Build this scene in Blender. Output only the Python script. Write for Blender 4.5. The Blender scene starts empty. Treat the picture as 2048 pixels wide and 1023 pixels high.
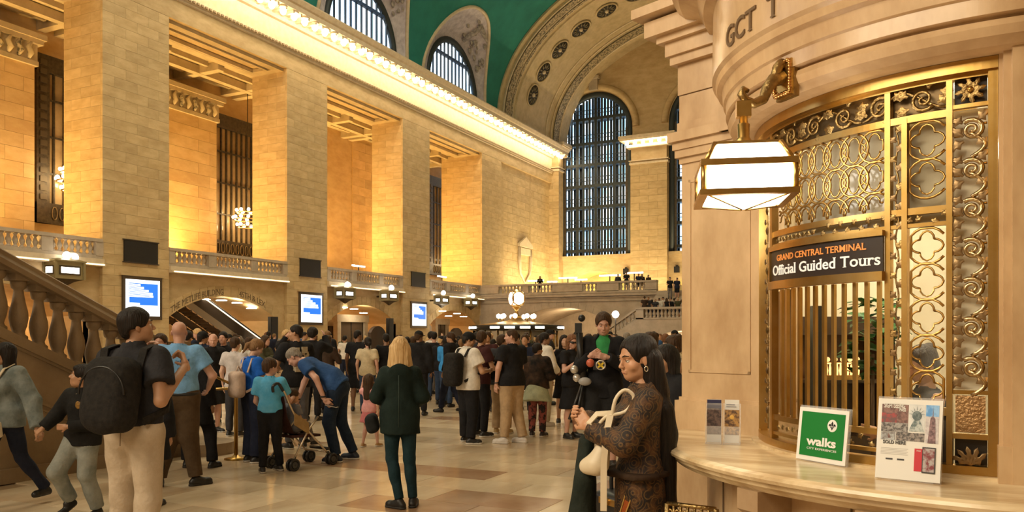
import bpy, math, random, zlib
import numpy as np
from mathutils import Matrix, Vector
random.seed(7)
S = bpy.context.scene
COL = S.collection
PI = math.pi
# ------------------------------------------------------------------ camera
FPX = 1600.0; HZ = 675.0; CAMZ = 1.6; YAW = math.radians(26.3)
SA, CA = math.sin(YAW), math.cos(YAW)
cd = bpy.data.cameras.new('camera'); cam = bpy.data.objects.new('camera', cd); COL.objects.link(cam)
cam.location = (0, 0, CAMZ); cam.rotation_euler = (PI/2, 0, YAW)
cd.sensor_width = 36; cd.lens = FPX/2048*36; cd.shift_y = (HZ-511.5)/2048; cd.clip_end = 400; cd.clip_start = .05
S.camera = cam
def cw(u, d, z=0.0):            # metres right of / ahead of the viewpoint -> hall coordinates
    return Vector((u*CA-d*SA, u*SA+d*CA, z))
def gp(px, d, z=0.0):
    return cw((px-1024)/FPX*d, d, z)
# ------------------------------------------------------------------ world, exposure, large lights
S.view_settings.view_transform = 'Standard'; S.view_settings.look = 'None'
S.view_settings.gamma = 1; S.view_settings.use_curve_mapping = False
S.view_settings.exposure = 0.64
try:
    S.cycles.max_bounces = 6; S.cycles.diffuse_bounces = 3; S.cycles.glossy_bounces = 3; S.cycles.adaptive_threshold = .04
except Exception: pass
W = bpy.data.worlds.new('world'); S.world = W; W.use_nodes = True
bg = W.node_tree.nodes['Background']; bg.inputs[0].default_value = (.80, .91, 1.0, 1); bg.inputs[1].default_value = 1.8
def area(name, loc, sx, sy, power, col, rot=(0, 0, 0)):
    l = bpy.data.lights.new(name, 'AREA'); l.shape = 'RECTANGLE'; l.size = sx; l.size_y = sy; l.energy = power; l.color = col
    o = bpy.data.objects.new(name, l); o.location = loc; o.rotation_euler = rot; COL.objects.link(o); return o
def point(name, loc, power, col, r=.1):
    l = bpy.data.lights.new(name, 'POINT'); l.energy = power; l.color = col; l.shadow_soft_size = r
    o = bpy.data.objects.new(name, l); o.location = loc; COL.objects.link(o); return o
WARM = (1.0, .76, .47)
area('vault_fill', (-18.5, 26, 34.0), 14, 50, 5600, (1, .82, .57))  # added warm fill above the view, no fixture in the vault
area('hall_fill', (-13, -8, 11), 12, 8, 2100, (1, .84, .60), (math.radians(62), 0, math.radians(12)))  # unseen fill added behind the viewpoint to light the people
area('booth_fill', (-1.6, -1.2, 4.6), 2.6, 1.6, 92, (1, .84, .60), (math.radians(24), 0, math.radians(-12)))  # unseen area light added to brighten the booth marble
for _y0 in (17.65, 31.0, 44.4, 57.75):
    area('balcony_uplight', (-41.2, _y0+4.6, 6.1), 8.4, .5, 2200, (1, .60, .17), (PI, math.radians(14), 0))
area('end_uplight', (-34.6, 78.0, 5.75), .5, 12, 1100, (1, .76, .40), (PI, math.radians(20), 0))
area('end_uplight', (-25.5, 82.6, 5.75), 17, .5, 900, (1, .76, .40), (PI+math.radians(20), 0, 0))
# ------------------------------------------------------------------ materials
_M = {}
def rgb(h):
    h = h.lstrip('#'); c = [int(h[i:i+2], 16)/255 for i in (0, 2, 4)]
    return tuple(x/12.92 if x <= .04045 else ((x+.055)/1.055)**2.4 for x in c)
def mat(name, col=(.5, .5, .5), rough=.6, metal=0.0, col2=None, scale=4.0, stretch=(1, 1, 1), detail=5, lo=.35, hi=.65, rand=0.0,
        bump=0.0, bscale=None, emit=None, estr=1.0, coat=0.0, alpha=None, spec=.5, sheen=0.0, trans=0.0):
    if name in _M: return _M[name]
    if isinstance(col, str): col = rgb(col)
    if isinstance(col2, str): col2 = rgb(col2)
    m = bpy.data.materials.new(name); m.use_nodes = True; nt = m.node_tree; N = nt.nodes; L = nt.links
    b = N['Principled BSDF']
    b.inputs['Base Color'].default_value = (*col, 1); b.inputs['Roughness'].default_value = rough; b.inputs['Metallic'].default_value = metal
    b.inputs['Specular IOR Level'].default_value = spec; b.inputs['Coat Weight'].default_value = coat; b.inputs['Sheen Weight'].default_value = sheen
    if trans: b.inputs['Transmission Weight'].default_value = trans
    src = None
    if col2 is not None or bump:
        tc = N.new('ShaderNodeTexCoord'); mp = N.new('ShaderNodeMapping'); mp.inputs['Scale'].default_value = stretch
        L.new(tc.outputs['Object'], mp.inputs['Vector'])
        if rand:
            oi0 = N.new('ShaderNodeObjectInfo'); ml = N.new('ShaderNodeMath'); ml.operation = 'MULTIPLY'; ml.inputs[1].default_value = 37.0
            L.new(oi0.outputs['Random'], ml.inputs[0]); cb = N.new('ShaderNodeCombineXYZ')
            for i in range(3): L.new(ml.outputs[0], cb.inputs[i])
            L.new(cb.outputs[0], mp.inputs['Location'])
        nz = N.new('ShaderNodeTexNoise'); nz.inputs['Scale'].default_value = scale; nz.inputs['Detail'].default_value = detail
        nz.inputs['Roughness'].default_value = .62
        L.new(mp.outputs[0], nz.inputs['Vector'])
    if col2 is not None:
        rp = N.new('ShaderNodeValToRGB'); rp.color_ramp.elements[0].position = lo; rp.color_ramp.elements[1].position = hi
        rp.color_ramp.elements[0].color = (*col, 1); rp.color_ramp.elements[1].color = (*col2, 1)
        L.new(nz.outputs['Fac'], rp.inputs[0]); src = rp.outputs[0]
    if rand:
        oi = N.new('ShaderNodeObjectInfo'); hv = N.new('ShaderNodeHueSaturation'); mr = N.new('ShaderNodeMapRange')
        mr.inputs['To Min'].default_value = 1-rand; mr.inputs['To Max'].default_value = 1+rand
        L.new(oi.outputs['Random'], mr.inputs['Value']); L.new(mr.outputs[0], hv.inputs['Value'])
        if src is not None: L.new(src, hv.inputs['Color'])
        else: hv.inputs['Color'].default_value = (*col, 1)
        src = hv.outputs[0]
    if src is not None: L.new(src, b.inputs['Base Color'])
    if bump:
        bp = N.new('ShaderNodeBump'); bp.inputs['Strength'].default_value = bump; bp.inputs['Distance'].default_value = .02
        nb = nz
        if bscale:
            nb = N.new('ShaderNodeTexNoise'); nb.inputs['Scale'].default_value = bscale; nb.inputs['Detail'].default_value = 4
            L.new(mp.outputs[0], nb.inputs['Vector'])
        L.new(nb.outputs['Fac'], bp.inputs['Height']); L.new(bp.outputs[0], b.inputs['Normal'])
    if emit is not None:
        if isinstance(emit, str): emit = rgb(emit)
        b.inputs['Emission Color'].default_value = (*emit, 1); b.inputs['Emission Strength'].default_value = estr
    if alpha is not None:
        tr = N.new('ShaderNodeBsdfTransparent'); mx = N.new('ShaderNodeMixShader'); mx.inputs[0].default_value = alpha
        L.new(tr.outputs[0], mx.inputs[1]); L.new(b.outputs[0], mx.inputs[2]); L.new(mx.outputs[0], N['Material Output'].inputs[0])
    _M[name] = m
    return m
def glassmat(name, c1, c2, scale=.6, gloss=.06):
    if name in _M: return _M[name]
    m = bpy.data.materials.new(name); m.use_nodes = True; nt = m.node_tree; N = nt.nodes; L = nt.links
    N.remove(N['Principled BSDF'])
    tc = N.new('ShaderNodeTexCoord'); nz = N.new('ShaderNodeTexNoise'); nz.inputs['Scale'].default_value = scale; nz.inputs['Detail'].default_value = 3
    L.new(tc.outputs['Object'], nz.inputs['Vector'])
    rp = N.new('ShaderNodeValToRGB'); rp.color_ramp.elements[0].position = .4; rp.color_ramp.elements[1].position = .6
    rp.color_ramp.elements[0].color = (*c1, 1); rp.color_ramp.elements[1].color = (*c2, 1); L.new(nz.outputs[0], rp.inputs[0])
    t = N.new('ShaderNodeBsdfTransparent'); L.new(rp.outputs[0], t.inputs[0])
    g = N.new('ShaderNodeBsdfGlossy'); g.inputs['Roughness'].default_value = .05
    mx = N.new('ShaderNodeMixShader'); mx.inputs[0].default_value = gloss
    L.new(t.outputs[0], mx.inputs[1]); L.new(g.outputs[0], mx.inputs[2]); L.new(mx.outputs[0], N['Material Output'].inputs[0])
    _M[name] = m; return m
STONE = mat('limestone', (.47, .335, .17), .72, col2=(.60, .45, .25), scale=.9, stretch=(1, 1, 2.2), bump=.15, bscale=14)
BLOCK = mat('limestone_block', (.50, .355, .175), .62, col2=(.63, .475, .255), scale=1.1, stretch=(1, 1, 2.5), rand=.075, bump=.08, bscale=12)
PALE = mat('pale_limestone', (.60, .49, .34), .6, col2=(.70, .59, .43), scale=3, bump=.08, bscale=30)
OCHRE = mat('ochre_limestone', (.56, .36, .15), .7, col2=(.68, .47, .22), scale=.8, stretch=(1, 1, 2), rand=.1, bump=.12, bscale=14)
GREYST = mat('grey_limestone', (.40, .33, .25), .7, col2=(.50, .42, .33), scale=1.5, bump=.15, bscale=18)
BRONZE = mat('dark_bronze', (.055, .04, .026), .45, .6, col2=(.10, .075, .045), scale=6)
BLACK = mat('black_paint', (.012, .012, .013), .35)
IRON = mat('window_iron', (.035, .045, .05), .5, .3)
TEAL = mat('teal_plaster', (.012, .175, .155), .85, col2=(.02, .235, .20), scale=.5, bump=.05, bscale=6)
LILAC = mat('painted_plaster', (.42, .38, .44), .8, col2=(.62, .57, .62), scale=2.2, bump=.5, bscale=3)
CREAM = mat('cream_plaster', (.46, .37, .22), .75, col2=(.58, .47, .30), scale=1.5, bump=.1, bscale=20)
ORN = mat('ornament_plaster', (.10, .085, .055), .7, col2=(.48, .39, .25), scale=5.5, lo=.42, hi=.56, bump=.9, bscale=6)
LAMP = mat('lamp_glass', (1, .93, .8), .3, emit=(1, .80, .50), estr=22)
WHITEL = mat('lit_white', (1, 1, 1), .3, emit=(1, .93, .80), estr=5)
# ------------------------------------------------------------------ mesh helpers
def setp(o, label=None, cat=None, group=None, kind=None):
    if label: o['label'] = label
    if cat: o['category'] = cat
    if group: o['group'] = group
    if kind: o['kind'] = kind
    return o
def link(name, me, m=None, parent=None, loc=None, rot=None):
    o = bpy.data.objects.new(name, me); COL.objects.link(o)
    if m is not None:
        ms = m if isinstance(m, (list, tuple)) else [m]
        if len(me.materials) == 0:
            for x in ms: me.materials.append(x)
        elif me.materials[0] != ms[0]:
            o.material_slots[0].link = 'OBJECT'; o.material_slots[0].material = ms[0]
    if parent is not None:
        o.parent = parent
    if loc is not None: o.location = loc
    if rot is not None: o.rotation_euler = rot
    return o
def world_child(o, parent):
    o.parent = parent
    o.matrix_parent_inverse = (Matrix.Translation(parent.location) @ parent.rotation_euler.to_matrix().to_4x4()).inverted()
    return o
def empty(name, loc=(0, 0, 0), rz=0.0, label=None, cat=None, group=None, kind=None):
    o = bpy.data.objects.new(name, None); o.empty_display_size = .1; COL.objects.link(o); o.location = loc; o.rotation_euler = (0, 0, rz)
    return setp(o, label, cat, group, kind)
def mesh_np(name, V, F, smooth=True):
    me = bpy.data.meshes.new(name)
    V = np.asarray(V, dtype=np.float32); F = np.asarray(F, dtype=np.int32)
    me.vertices.add(len(V)); me.vertices.foreach_set('co', V.ravel())
    k = F.shape[1]
    me.loops.add(F.size); me.loops.foreach_set('vertex_index', F.ravel())
    me.polygons.add(len(F)); me.polygons.foreach_set('loop_start', np.arange(0, F.size, k, dtype=np.int32))
    me.polygons.foreach_set('use_smooth', np.full(len(F), smooth))
    me.update(calc_edges=True); return me
class MB:
    def __init__(s): s.v = []; s.f = []; s.mi = []; s.sm = []
    def add(s, vs, fs, m=0, smooth=False):
        n = len(s.v); s.v += [tuple(x) for x in vs]
        for f in fs: s.f.append(tuple(n+i for i in f)); s.mi.append(m); s.sm.append(smooth)
        return s
    def box(s, x0, x1, y0, y1, z0, z1, m=0):
        return s.add([(x0, y0, z0), (x1, y0, z0), (x1, y1, z0), (x0, y1, z0), (x0, y0, z1), (x1, y0, z1), (x1, y1, z1), (x0, y1, z1)],
                     [(0, 3, 2, 1), (4, 5, 6, 7), (0, 1, 5, 4), (1, 2, 6, 5), (2, 3, 7, 6), (3, 0, 4, 7)], m)
    def obox(s, c, hx, hy, hz, R=None, m=0):
        c = Vector(c); R = R or Matrix.Identity(3)
        vs = [c+R@Vector((a*hx, b*hy, d*hz)) for d in (-1, 1) for a, b in ((-1, -1), (1, -1), (1, 1), (-1, 1))]
        return s.add(vs, [(0, 3, 2, 1), (4, 5, 6, 7), (0, 1, 5, 4), (1, 2, 6, 5), (2, 3, 7, 6), (3, 0, 4, 7)], m)
    def extrude(s, poly, vec, m=0, smooth=False):
        n = len(poly); vec = Vector(vec); P = [Vector(p) for p in poly]; vs = P+[p+vec for p in P]
        s.add(vs, [tuple(range(n))[::-1], tuple(range(n, 2*n))], m)
        k = len(s.v)-2*n
        for i in range(n):
            j = (i+1) % n; s.f.append((k+i, k+j, k+n+j, k+n+i)); s.mi.append(m); s.sm.append(smooth)
        return s
    def loft(s, rings, closed=True, loop=False, cap=True, m=0, smooth=True):
        n = len(rings[0]); vs = [p for r in rings for p in r]; fs = []; R = len(rings)
        for i in range(R if loop else R-1):
            a = i*n; b = ((i+1) % R)*n
            for j in range(n if closed else n-1):
                k = (j+1) % n; fs.append((a+j, a+k, b+k, b+j))
        s.add(vs, fs, m, smooth)
        if cap and closed and not loop:
            base = len(s.v)-len(vs)
            s.f.append(tuple(base+i for i in range(n))[::-1]); s.mi.append(m); s.sm.append(False)
            s.f.append(tuple(base+(R-1)*n+i for i in range(n))); s.mi.append(m); s.sm.append(False)
        return s
    def tube(s, pts, r, n=8, m=0, loop=False, cap=True):
        P = [Vector(p) for p in pts]; K = len(P); rings = []; up = None
        for i in range(K):
            if loop: t = P[(i+1) % K]-P[i-1]
            else: t = P[min(i+1, K-1)]-P[max(i-1, 0)]
            t = t.normalized() if t.length > 1e-9 else Vector((0, 0, 1))
            if up is None: up = Vector((0, 0, 1)) if abs(t.z) < .9 else Vector((1, 0, 0))
            a = up-t*up.dot(t)
            if a.length < 1e-6: a = t.orthogonal()
            a.normalize(); b = t.cross(a); up = a
            rr = r[i] if isinstance(r, (list, tuple)) else r
            rings.append([P[i]+(a*math.cos(q)+b*math.sin(q))*rr for q in [2*PI*j/n for j in range(n)]])
        return s.loft(rings, True, loop, cap, m)
    def lathe(s, prof, n=16, c=(0, 0, 0), m=0, smooth=True):
        c = Vector(c); rings = [[c+Vector((r*math.cos(2*PI*j/n), r*math.sin(2*PI*j/n), z)) for j in range(n)] for r, z in prof]
        return s.loft(rings, True, False, True, m, smooth)
    def sphere(s, c, r, nu=12, nv=8, m=0):
        if not isinstance(r, (list, tuple)): r = (r, r, r)
        c = Vector(c); rings = []
        for i in range(nv+1):
            t = PI*i/nv; q = max(math.sin(t), .02)
            rings.append([c+Vector((r[0]*q*math.cos(2*PI*j/nu), r[1]*q*math.sin(2*PI*j/nu), -r[2]*math.cos(t))) for j in range(nu)])
        return s.loft(rings, True, False, True, m)
    def mesh(s, name='mesh'):
        me = bpy.data.meshes.new(name); me.from_pydata(s.v, [], s.f)
        me.polygons.foreach_set('material_index', s.mi); me.polygons.foreach_set('use_smooth', s.sm); me.update(); return me
    def build(s, name, m, parent=None, world=True, loc=None, rot=None):
        o = link(name, s.mesh(name), m, None, loc, rot)
        if parent is not None:
            if world: world_child(o, parent)
            else: o.parent = parent
        return o
def structure(name, mb, m, label, cat, parent=None):
    o = mb.build(name, m, parent); 
    if parent is None: setp(o, label, cat, kind='structure')
    return o
_boxcache = {}
def unit_box(sx, sy, sz, m):
    k = (round(sx, 3), round(sy, 3), round(sz, 3), m.name)
    if k not in _boxcache:
        b = MB().box(-sx/2, sx/2, -sy/2, sy/2, -sz/2, sz/2).mesh('stone_block'); b.materials.append(m); _boxcache[k] = b
    return _boxcache[k]
def block(name, c, size, m, parent):
    o = bpy.data.objects.new(name, unit_box(*size, m)); COL.objects.link(o); o.location = c
    return world_child(o, parent)
def arc_fn(y0, y1, zs, zc):
    """segmental arch: height over span [y0,y1] with springing zs and crown zc"""
    h = zc-zs; w = (y1-y0)/2; R = (w*w+h*h)/(2*h); yc = (y0+y1)/2
    return lambda y: zs+math.sqrt(max(R*R-(y-yc)**2, 0))-(R-h)
# ================================================================== HALL
NX = -36.3           # face of the long wall
EY = 85.0            # face of the end wall
PW = 4.05; PITCH = 13.35; PY = [26.95+PITCH*i for i in range(4)]
# ---- floor
fl = MB().box(-60, 8, -14, 100, -.4, -.012)
FLOOR = structure('floor', fl, mat('floor_bed', (.45, .325, .205), .22, col2=(.60, .47, .32), scale=.45, stretch=(1, .55, 1), bump=.02, bscale=3, spec=.5), 'polished tan marble concourse floor', 'floor')
TILES = [mat('marble_tile_pale', (.52, .385, .245), .2, col2=(.72, .595, .42), scale=.9, stretch=(1.6, .5, 1), rand=.14, bump=.02, bscale=5, spec=.5),
         mat('marble_tile_rose', (.33, .19, .105), .22, col2=(.45, .30, .185), scale=1.2, rand=.07, bump=.02, bscale=5, spec=.5)]
rose = {(-3, 9), (-3, 10), (-4, 10), (-4, 11), (-5, 13), (-6, 13), (-2, 16), (-8, 15), (-1, 14)}
TW, TL = 1.22, .61
_n = 0
for i in range(-14, 2):
    for j in range(3, 50):
        cx = (i+.5)*TW+(TW/2 if j % 2 else 0); cy = (j+.5)*TL
        d = -cx*SA+cy*CA; u = cx*CA+cy*SA
        if d < 6.2 or d > 20: continue
        px = 1024+u/d*FPX
        if px < -20 or px > 1400 or _n >= 300: continue
        if cx < -9.5 and cy < 9.2: continue
        m = TILES[1] if (i, j) in rose or (j % 9 == 4 and i % 4 == 1) else TILES[0]
        block('floor_tile', (cx, cy, -.006), (TW-.006, TL-.006, .012), m, FLOOR); _n += 1
# ---- piers of coursed stone
def pier(i, y0, depth=3.0):
    core = MB().box(NX-depth, NX-.14, y0+.14, y0+PW-.02, 0, 19.2)
    P = structure('pillar', core, STONE, ['tall square limestone pier with a screen, nearest the escalator arch on its west side',
        'tall limestone pier between the escalator arch and the plain golden bay', 'tall limestone pier with the smallest lit screen',
        'last limestone pier where the end balcony meets the long wall'][i], 'pier')
    h = .533; n = 36
    for c in range(n):
        zc = (c+.5)*h; off = .675 if c % 2 else 0
        ys = [y0]+[y for y in (y0+off+1.35*k for k in range(1 if not off else 0, 4)) if y0+.2 < y < y0+PW-.2]+[y0+PW]
        for a, b in zip(ys[:-1], ys[1:]):
            j = random.uniform(-.002, .002)
            block('stone_block', (NX-.075+j, (a+b)/2, zc), (.15, b-a-.008, h-.009), BLOCK, P)
        xs = [NX-.15]+[x for x in (NX-.15-(.75 if c % 2 else 1.5)-1.5*k for k in range(3)) if x > NX-depth+.2]+[NX-depth]
        for a, b in zip(xs[:-1], xs[1:]):
            j = random.uniform(-.002, .002)
            block('stone_block', ((a+b)/2, y0+.075+j, zc), (a-b-.008, .15, h-.009), BLOCK, P)
    return P
PIERS = [pier(i, y, 3.0 if i < 3 else 4.5) for i, y in enumerate(PY)]
# ---- lintel wall above the openings, cornice
lw = MB().box(NX-3.0, NX, -6, EY, 19.2, 22.2)
WALLN = structure('wall_left', lw, BLOCK, 'long limestone lintel wall above the tall openings', 'wall')
prof = [(.02, 20.25), (.10, 20.3), (.10, 20.42), (.20, 20.46), (.20, 20.56), (.06, 20.6), (.02, 20.66), (.02, 21.95), (.22, 22.0), (.30, 22.15), (.34, 22.32), (1.5, 22.4),
        (1.5, 22.72), (1.6, 22.8), (1.72, 23.05), (1.72, 23.15), (1.2, 23.25), (.3, 23.5), (.3, 23.75), (-1.2, 23.75), (-1.2, 20.25)]
def cornice(name, p0, p1, out, parent, m=PALE, pr=prof):
    p0 = Vector(p0); p1 = Vector(p1); out = Vector(out)
    mb = MB(); mb.extrude([p0+out*a+Vector((0, 0, z)) for a, z in pr], p1-p0)
    return mb.build(name, m, parent)
cornice('cornice_moulding', (NX, -6, 0), (NX, EY, 0), (1, 0, 0), WALLN)
d = MB()
for k in range(190):
    y = 27+k*.3; d.box(NX+.2, NX+.3, y, y+.16, 20.44, 20.56)
setp(d.build('dentil_course', mat('dentil', (.30, .23, .14), .7), WALLN), kind='stuff')
d = MB()
for k in range(80):
    y = 31+k*.7; d.box(NX+.3, NX+1.4, y-.08, y+.08, 22.18, 22.4)
setp(d.build('bracket_course', PALE, WALLN), kind='stuff')
lampme = MB().sphere((0, 0, 0), (.20, .20, .25), 10, 7).mesh('bulb'); lampme.materials.append(LAMP)
sockme = MB().lathe([(.24, .20), (.27, .24), (.27, .30), (.1, .32)], 12).mesh('socket'); sockme.materials.append(PALE)
def cornice_lamp(p, label, group):
    r = link('cornice_lamp', lampme, LAMP, loc=p); setp(r, label, 'lamp', group); link('socket', sockme, PALE, r)
for k in range(52):
    cornice_lamp((NX+1.22, 32.6+k*1.0, 22.08), 'glowing bulb in the long row under the cornice of the side wall', 'bulbs along the side cornice')
# plain wall between the last pier and the corner
wl = MB().box(NX-1, NX-.35, PY[3]+PW, EY, 0, 19.2)
WALLC = structure('wall_corner', wl, BLOCK, 'plain golden limestone wall between the last pier and the end windows', 'wall')
for (y0, y1, o) in ((PY[3]+PW, PY[3]+PW+.7, -.2), (PY[3]+PW+.7, PY[3]+PW+1.0, -.28), (78.4, 78.7, -.29)):
    block('pilaster_strip', (NX-.4+(o+.4)/2, (y0+y1)/2, 9.6), (o+.42, y1-y0, 19.2), STONE, WALLC)
h = .8
for c in range(24):
    ys = [72.0+(1.05 if c % 2 else 0)+2.1*k for k in range(7)]; ys = [71.95]+[y for y in ys if 72.2 < y < EY-.6]+[EY-.5]
    for a, b in zip(ys[:-1], ys[1:]):
        block('stone_block', (NX-.33, (a+b)/2, (c+.5)*h), (.06, b-a-.016, h-.018), BLOCK, WALLC)
# carved relief on that wall
rl = empty('wall_relief', (NX-.25, 77.0, 7.4), label='carved pediment relief with hanging garlands on the corner wall', cat='relief')
b = MB(); b.extrude([(NX-.3, 75.4, 11.2), (NX-.3, 78.6, 11.2), (NX-.3, 78.6, 11.5), (NX-.3, 77.0, 12.3), (NX-.3, 75.4, 11.5)], (.28, 0, 0)); b.build('pediment', PALE, rl)
b = MB().box(NX-.3, NX-.12, 75.8, 78.2, 10.4, 11.1); b.build('tablet', PALE, rl)
for y in (75.6, 78.4):
    b = MB(); b.tube([(NX-.2, y, 11.1), (NX-.18, y, 9.6), (NX-.2, y+(.25 if y < 77 else -.25), 8.4), (NX-.2, 77, 7.4)], [.16, .2, .13, .05], 6); b.build('garland', PALE, rl)
# ---- gallery behind the piers
bk = MB().box(-44.6, -43.5, 8, 82, 5.3, 19.6)
WBK = structure('wall_gallery', bk, OCHRE, 'golden lit limestone wall behind the balcony', 'wall')
for c in range(17):
    for y0, y1 in ((56.5, 67.5),):
        ys = [y0+(.9 if c % 2 else 0)+1.8*k for k in range(8)]; ys = [y0]+[y for y in ys if y0+.2 < y < y1-.2]+[y1]
        for a, e in zip(ys[:-1], ys[1:]):
            block('stone_block', (-43.48, (a+e)/2, 5.6+(c+.5)*.78), (.06, e-a-.016, .765), OCHRE, WBK)
gf = structure('floor_gallery', MB().box(-44, NX-.32, 8, PY[3], 5.0, 5.58), PALE, 'limestone balcony floor behind the balustrades', 'floor')
gc = structure('ceiling_gallery', MB().box(-44, NX-2.9, 8, PY[3]+5, 19.25, 20.2), CREAM, 'coffered limestone ceiling over the balcony bays', 'ceiling')
for i, y0 in enumerate([17.65-PITCH]+[17.65+PITCH*k for k in range(4)]):
    y1 = y0+PITCH-PW
    # soffit recess frames between the piers: stepped mouldings and beams
    for (o, zz, w) in ((0, 19.2, .55), (.7, 19.14, .16)):
        for (xa, xb, ya, yb) in ((NX-3+o, NX-.3-o, y0+o, y0+o+w), (NX-3+o, NX-.3-o, y1-o-w, y1-o), (NX-.3-o-w, NX-.3-o, y0+o, y1-o), (NX-3+o, NX-3+o+w, y0+o, y1-o)):
            if xb > xa and yb > ya: block('coffer_moulding', ((xa+xb)/2, (ya+yb)/2, zz-.08), (xb-xa, yb-ya, .22), CREAM, gc)
    for k in range(4):
        yy = y0-1.5+k*4.1
        block('ceiling_beam', (-41.6, yy, 19.0), (4.4, .5, .56), CREAM, gc)
        for xx in (-42.4, -40.2):
            block('coffer_moulding', (xx, yy+2.05, 19.1), (.25, 3.2, .3), CREAM, gc)
    block('ceiling_beam', (-41.3, (y0+y1)/2, 18.95), (.45, y1-y0+4, .5), CREAM, gc)
# pilasters with capitals inside the gallery
for (y0, y1, lab) in ((22.4, 27.5, 'ochre pilaster with carved capital beside the leftmost bronze window'), (33.0, 40.3, 'ochre pilaster with carved capital left of the wide bronze window')):
    P = structure('pillar', MB().box(-44, -42.6, y0, y1, 5.6, 16.4), OCHRE, lab, 'pilaster')
    for c in range(14):
        ys = [y0, y0+(1.5 if c % 2 else 2.6), y1-(1.6 if c % 2 else .6), y1]
        for a, e in zip(ys[:-1], ys[1:]):
            if e-a > .3: block('stone_block', (-42.58, (a+e)/2, 5.6+(c+.5)*.77), (.06, e-a-.016, .755), OCHRE, P)
    for (z0, z1, o) in ((16.35, 16.6, .12), (17.5, 17.75, .3), (17.75, 18.05, .42)):
        block('capital_moulding', (-43.2+o/2, (y0+y1)/2, (z0+z1)/2), (1.4+o, y1-y0+2*o, z1-z0), CREAM, P)
    block('capital_block', (-43.2, (y0+y1)/2, 17.05), (1.5, y1-y0+.2, .95), CREAM, P)
    for k in range(int((y1-y0)/.55)):
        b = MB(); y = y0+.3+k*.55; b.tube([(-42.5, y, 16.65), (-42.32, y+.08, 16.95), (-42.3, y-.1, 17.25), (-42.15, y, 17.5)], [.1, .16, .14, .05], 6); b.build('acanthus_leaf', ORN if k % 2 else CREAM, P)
# bronze gallery windows
GLZ = glassmat('gallery_glass', (.55, .42, .28), (.8, .62, .42), .25, .25)
def bronze_window(name, y0, y1, z0, z1, label, nbar):
    w = empty(name, (-43.3, (y0+y1)/2, z0), label=label, cat='window', kind='structure')
    X = -43.42
    b = MB().box(X, X+.28, y0, y0+.75, z0, z1).box(X, X+.28, y1-.75, y1, z0, z1).box(X, X+.3, y0, y1, z1-.95, z1).box(X, X+.3, y0, y1, z0, z0+1.15)
    b.build('window_frame', BRONZE, w)
    for side in (y0+.37, y1-.37):
        for k in range(16):
            bb = MB().box(X+.28, X+.34, side-.2, side+.2, z0+1.3+k*.5, z0+1.6+k*.5); bb.build('rosette_panel', mat('bronze_relief', (.10, .075, .045), .5, .5), w)
    n = nbar
    for k in range(n):
        y = y0+.75+(y1-y0-1.5)*(k+.5)/n
        MB().box(X+.1, X+.22, y-.05, y+.05, z0+1.1, z1-.9).build('mullion', BRONZE, w)
    for q in (.30, .52, .74):
        z = z0+(z1-z0)*q; MB().box(X+.1, X+.2, y0+.7, y1-.7, z-.05, z+.05).build('transom', BRONZE, w)
    for k in range(int((y1-y0-1.6)/.45)):
        y = y0+1+k*.45; bb = MB(); bb.tube([(X+.34, y+.16*math.cos(t), z0+.6+.36*math.sin(t)) for t in [2*PI*q/10 for q in range(10)]], .035, 5, loop=True); bb.build('cresting_ring', mat('bronze_bright', (.22, .15, .07), .4, .7), w)
    MB().box(X+.02, X+.05, y0+.6, y1-.6, z0+1, z1-.8).build('window_pane', mat('gallery_pane', (.34, .22, .10), .08, 0, col2=(.58, .41, .20), scale=.35, spec=.8), w)  # reflections of the bright hall are put into the pane colour
bronze_window('window_1', 28.0, 33.2, 8.0, 17.4, 'narrow slice of bronze gallery window behind the first pier', 6)
bronze_window('window_2', 39.9, 46.2, 7.3, 17.3, 'wide bronze barred gallery window left of the second pier', 10)
bronze_window('window_3', 68.5, 75.5, 8.0, 18.0, 'small dark strip of bronze gallery window before the last pier', 9)
# chandeliers glowing inside the gallery rooms (seen in the bronze windows)
def chandelier(p, label):
    c = empty('chandelier', p, label=label, cat='chandelier', group='gallery chandeliers')
    b = MB(); b.tube([(0, 0, -.8), (0, 0, 19.26-p[2])], .03, 6); b.build('stem', BRONZE, c, False)
    for k, (rr, zz) in enumerate(((.75, .35), (.95, -.15), (.7, -.65))):
        b = MB(); b.tube([(rr*math.cos(2*PI*j/16), rr*math.sin(2*PI*j/16), zz-.15) for j in range(16)], .05, 5, loop=True); b.build('ring', mat('brass', (.75, .5, .18), .3, 1), c, False)
        nb = (9, 12, 9)[k]
        for j in range(nb):
            a = 2*PI*j/nb+k*.3
            q = link('bulb', chbulb, mat('chandelier_bulb', (1, .9, .7), .3, emit=(1, .82, .5), estr=14), c, (rr*math.cos(a), rr*math.sin(a), zz))
chbulb = MB().sphere((0, 0, 0), .11, 8, 6).mesh('bulb')
chandelier((-41.7, 29.3, 10.6), 'glowing bulb chandelier in front of the leftmost bronze window')
chandelier((-41.7, 42.3, 10.2), 'glowing bulb chandelier in front of the wide bronze window')
chandelier((-41.8, 71.8, 9.4), 'distant bulb chandelier beside the last pier')
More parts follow.
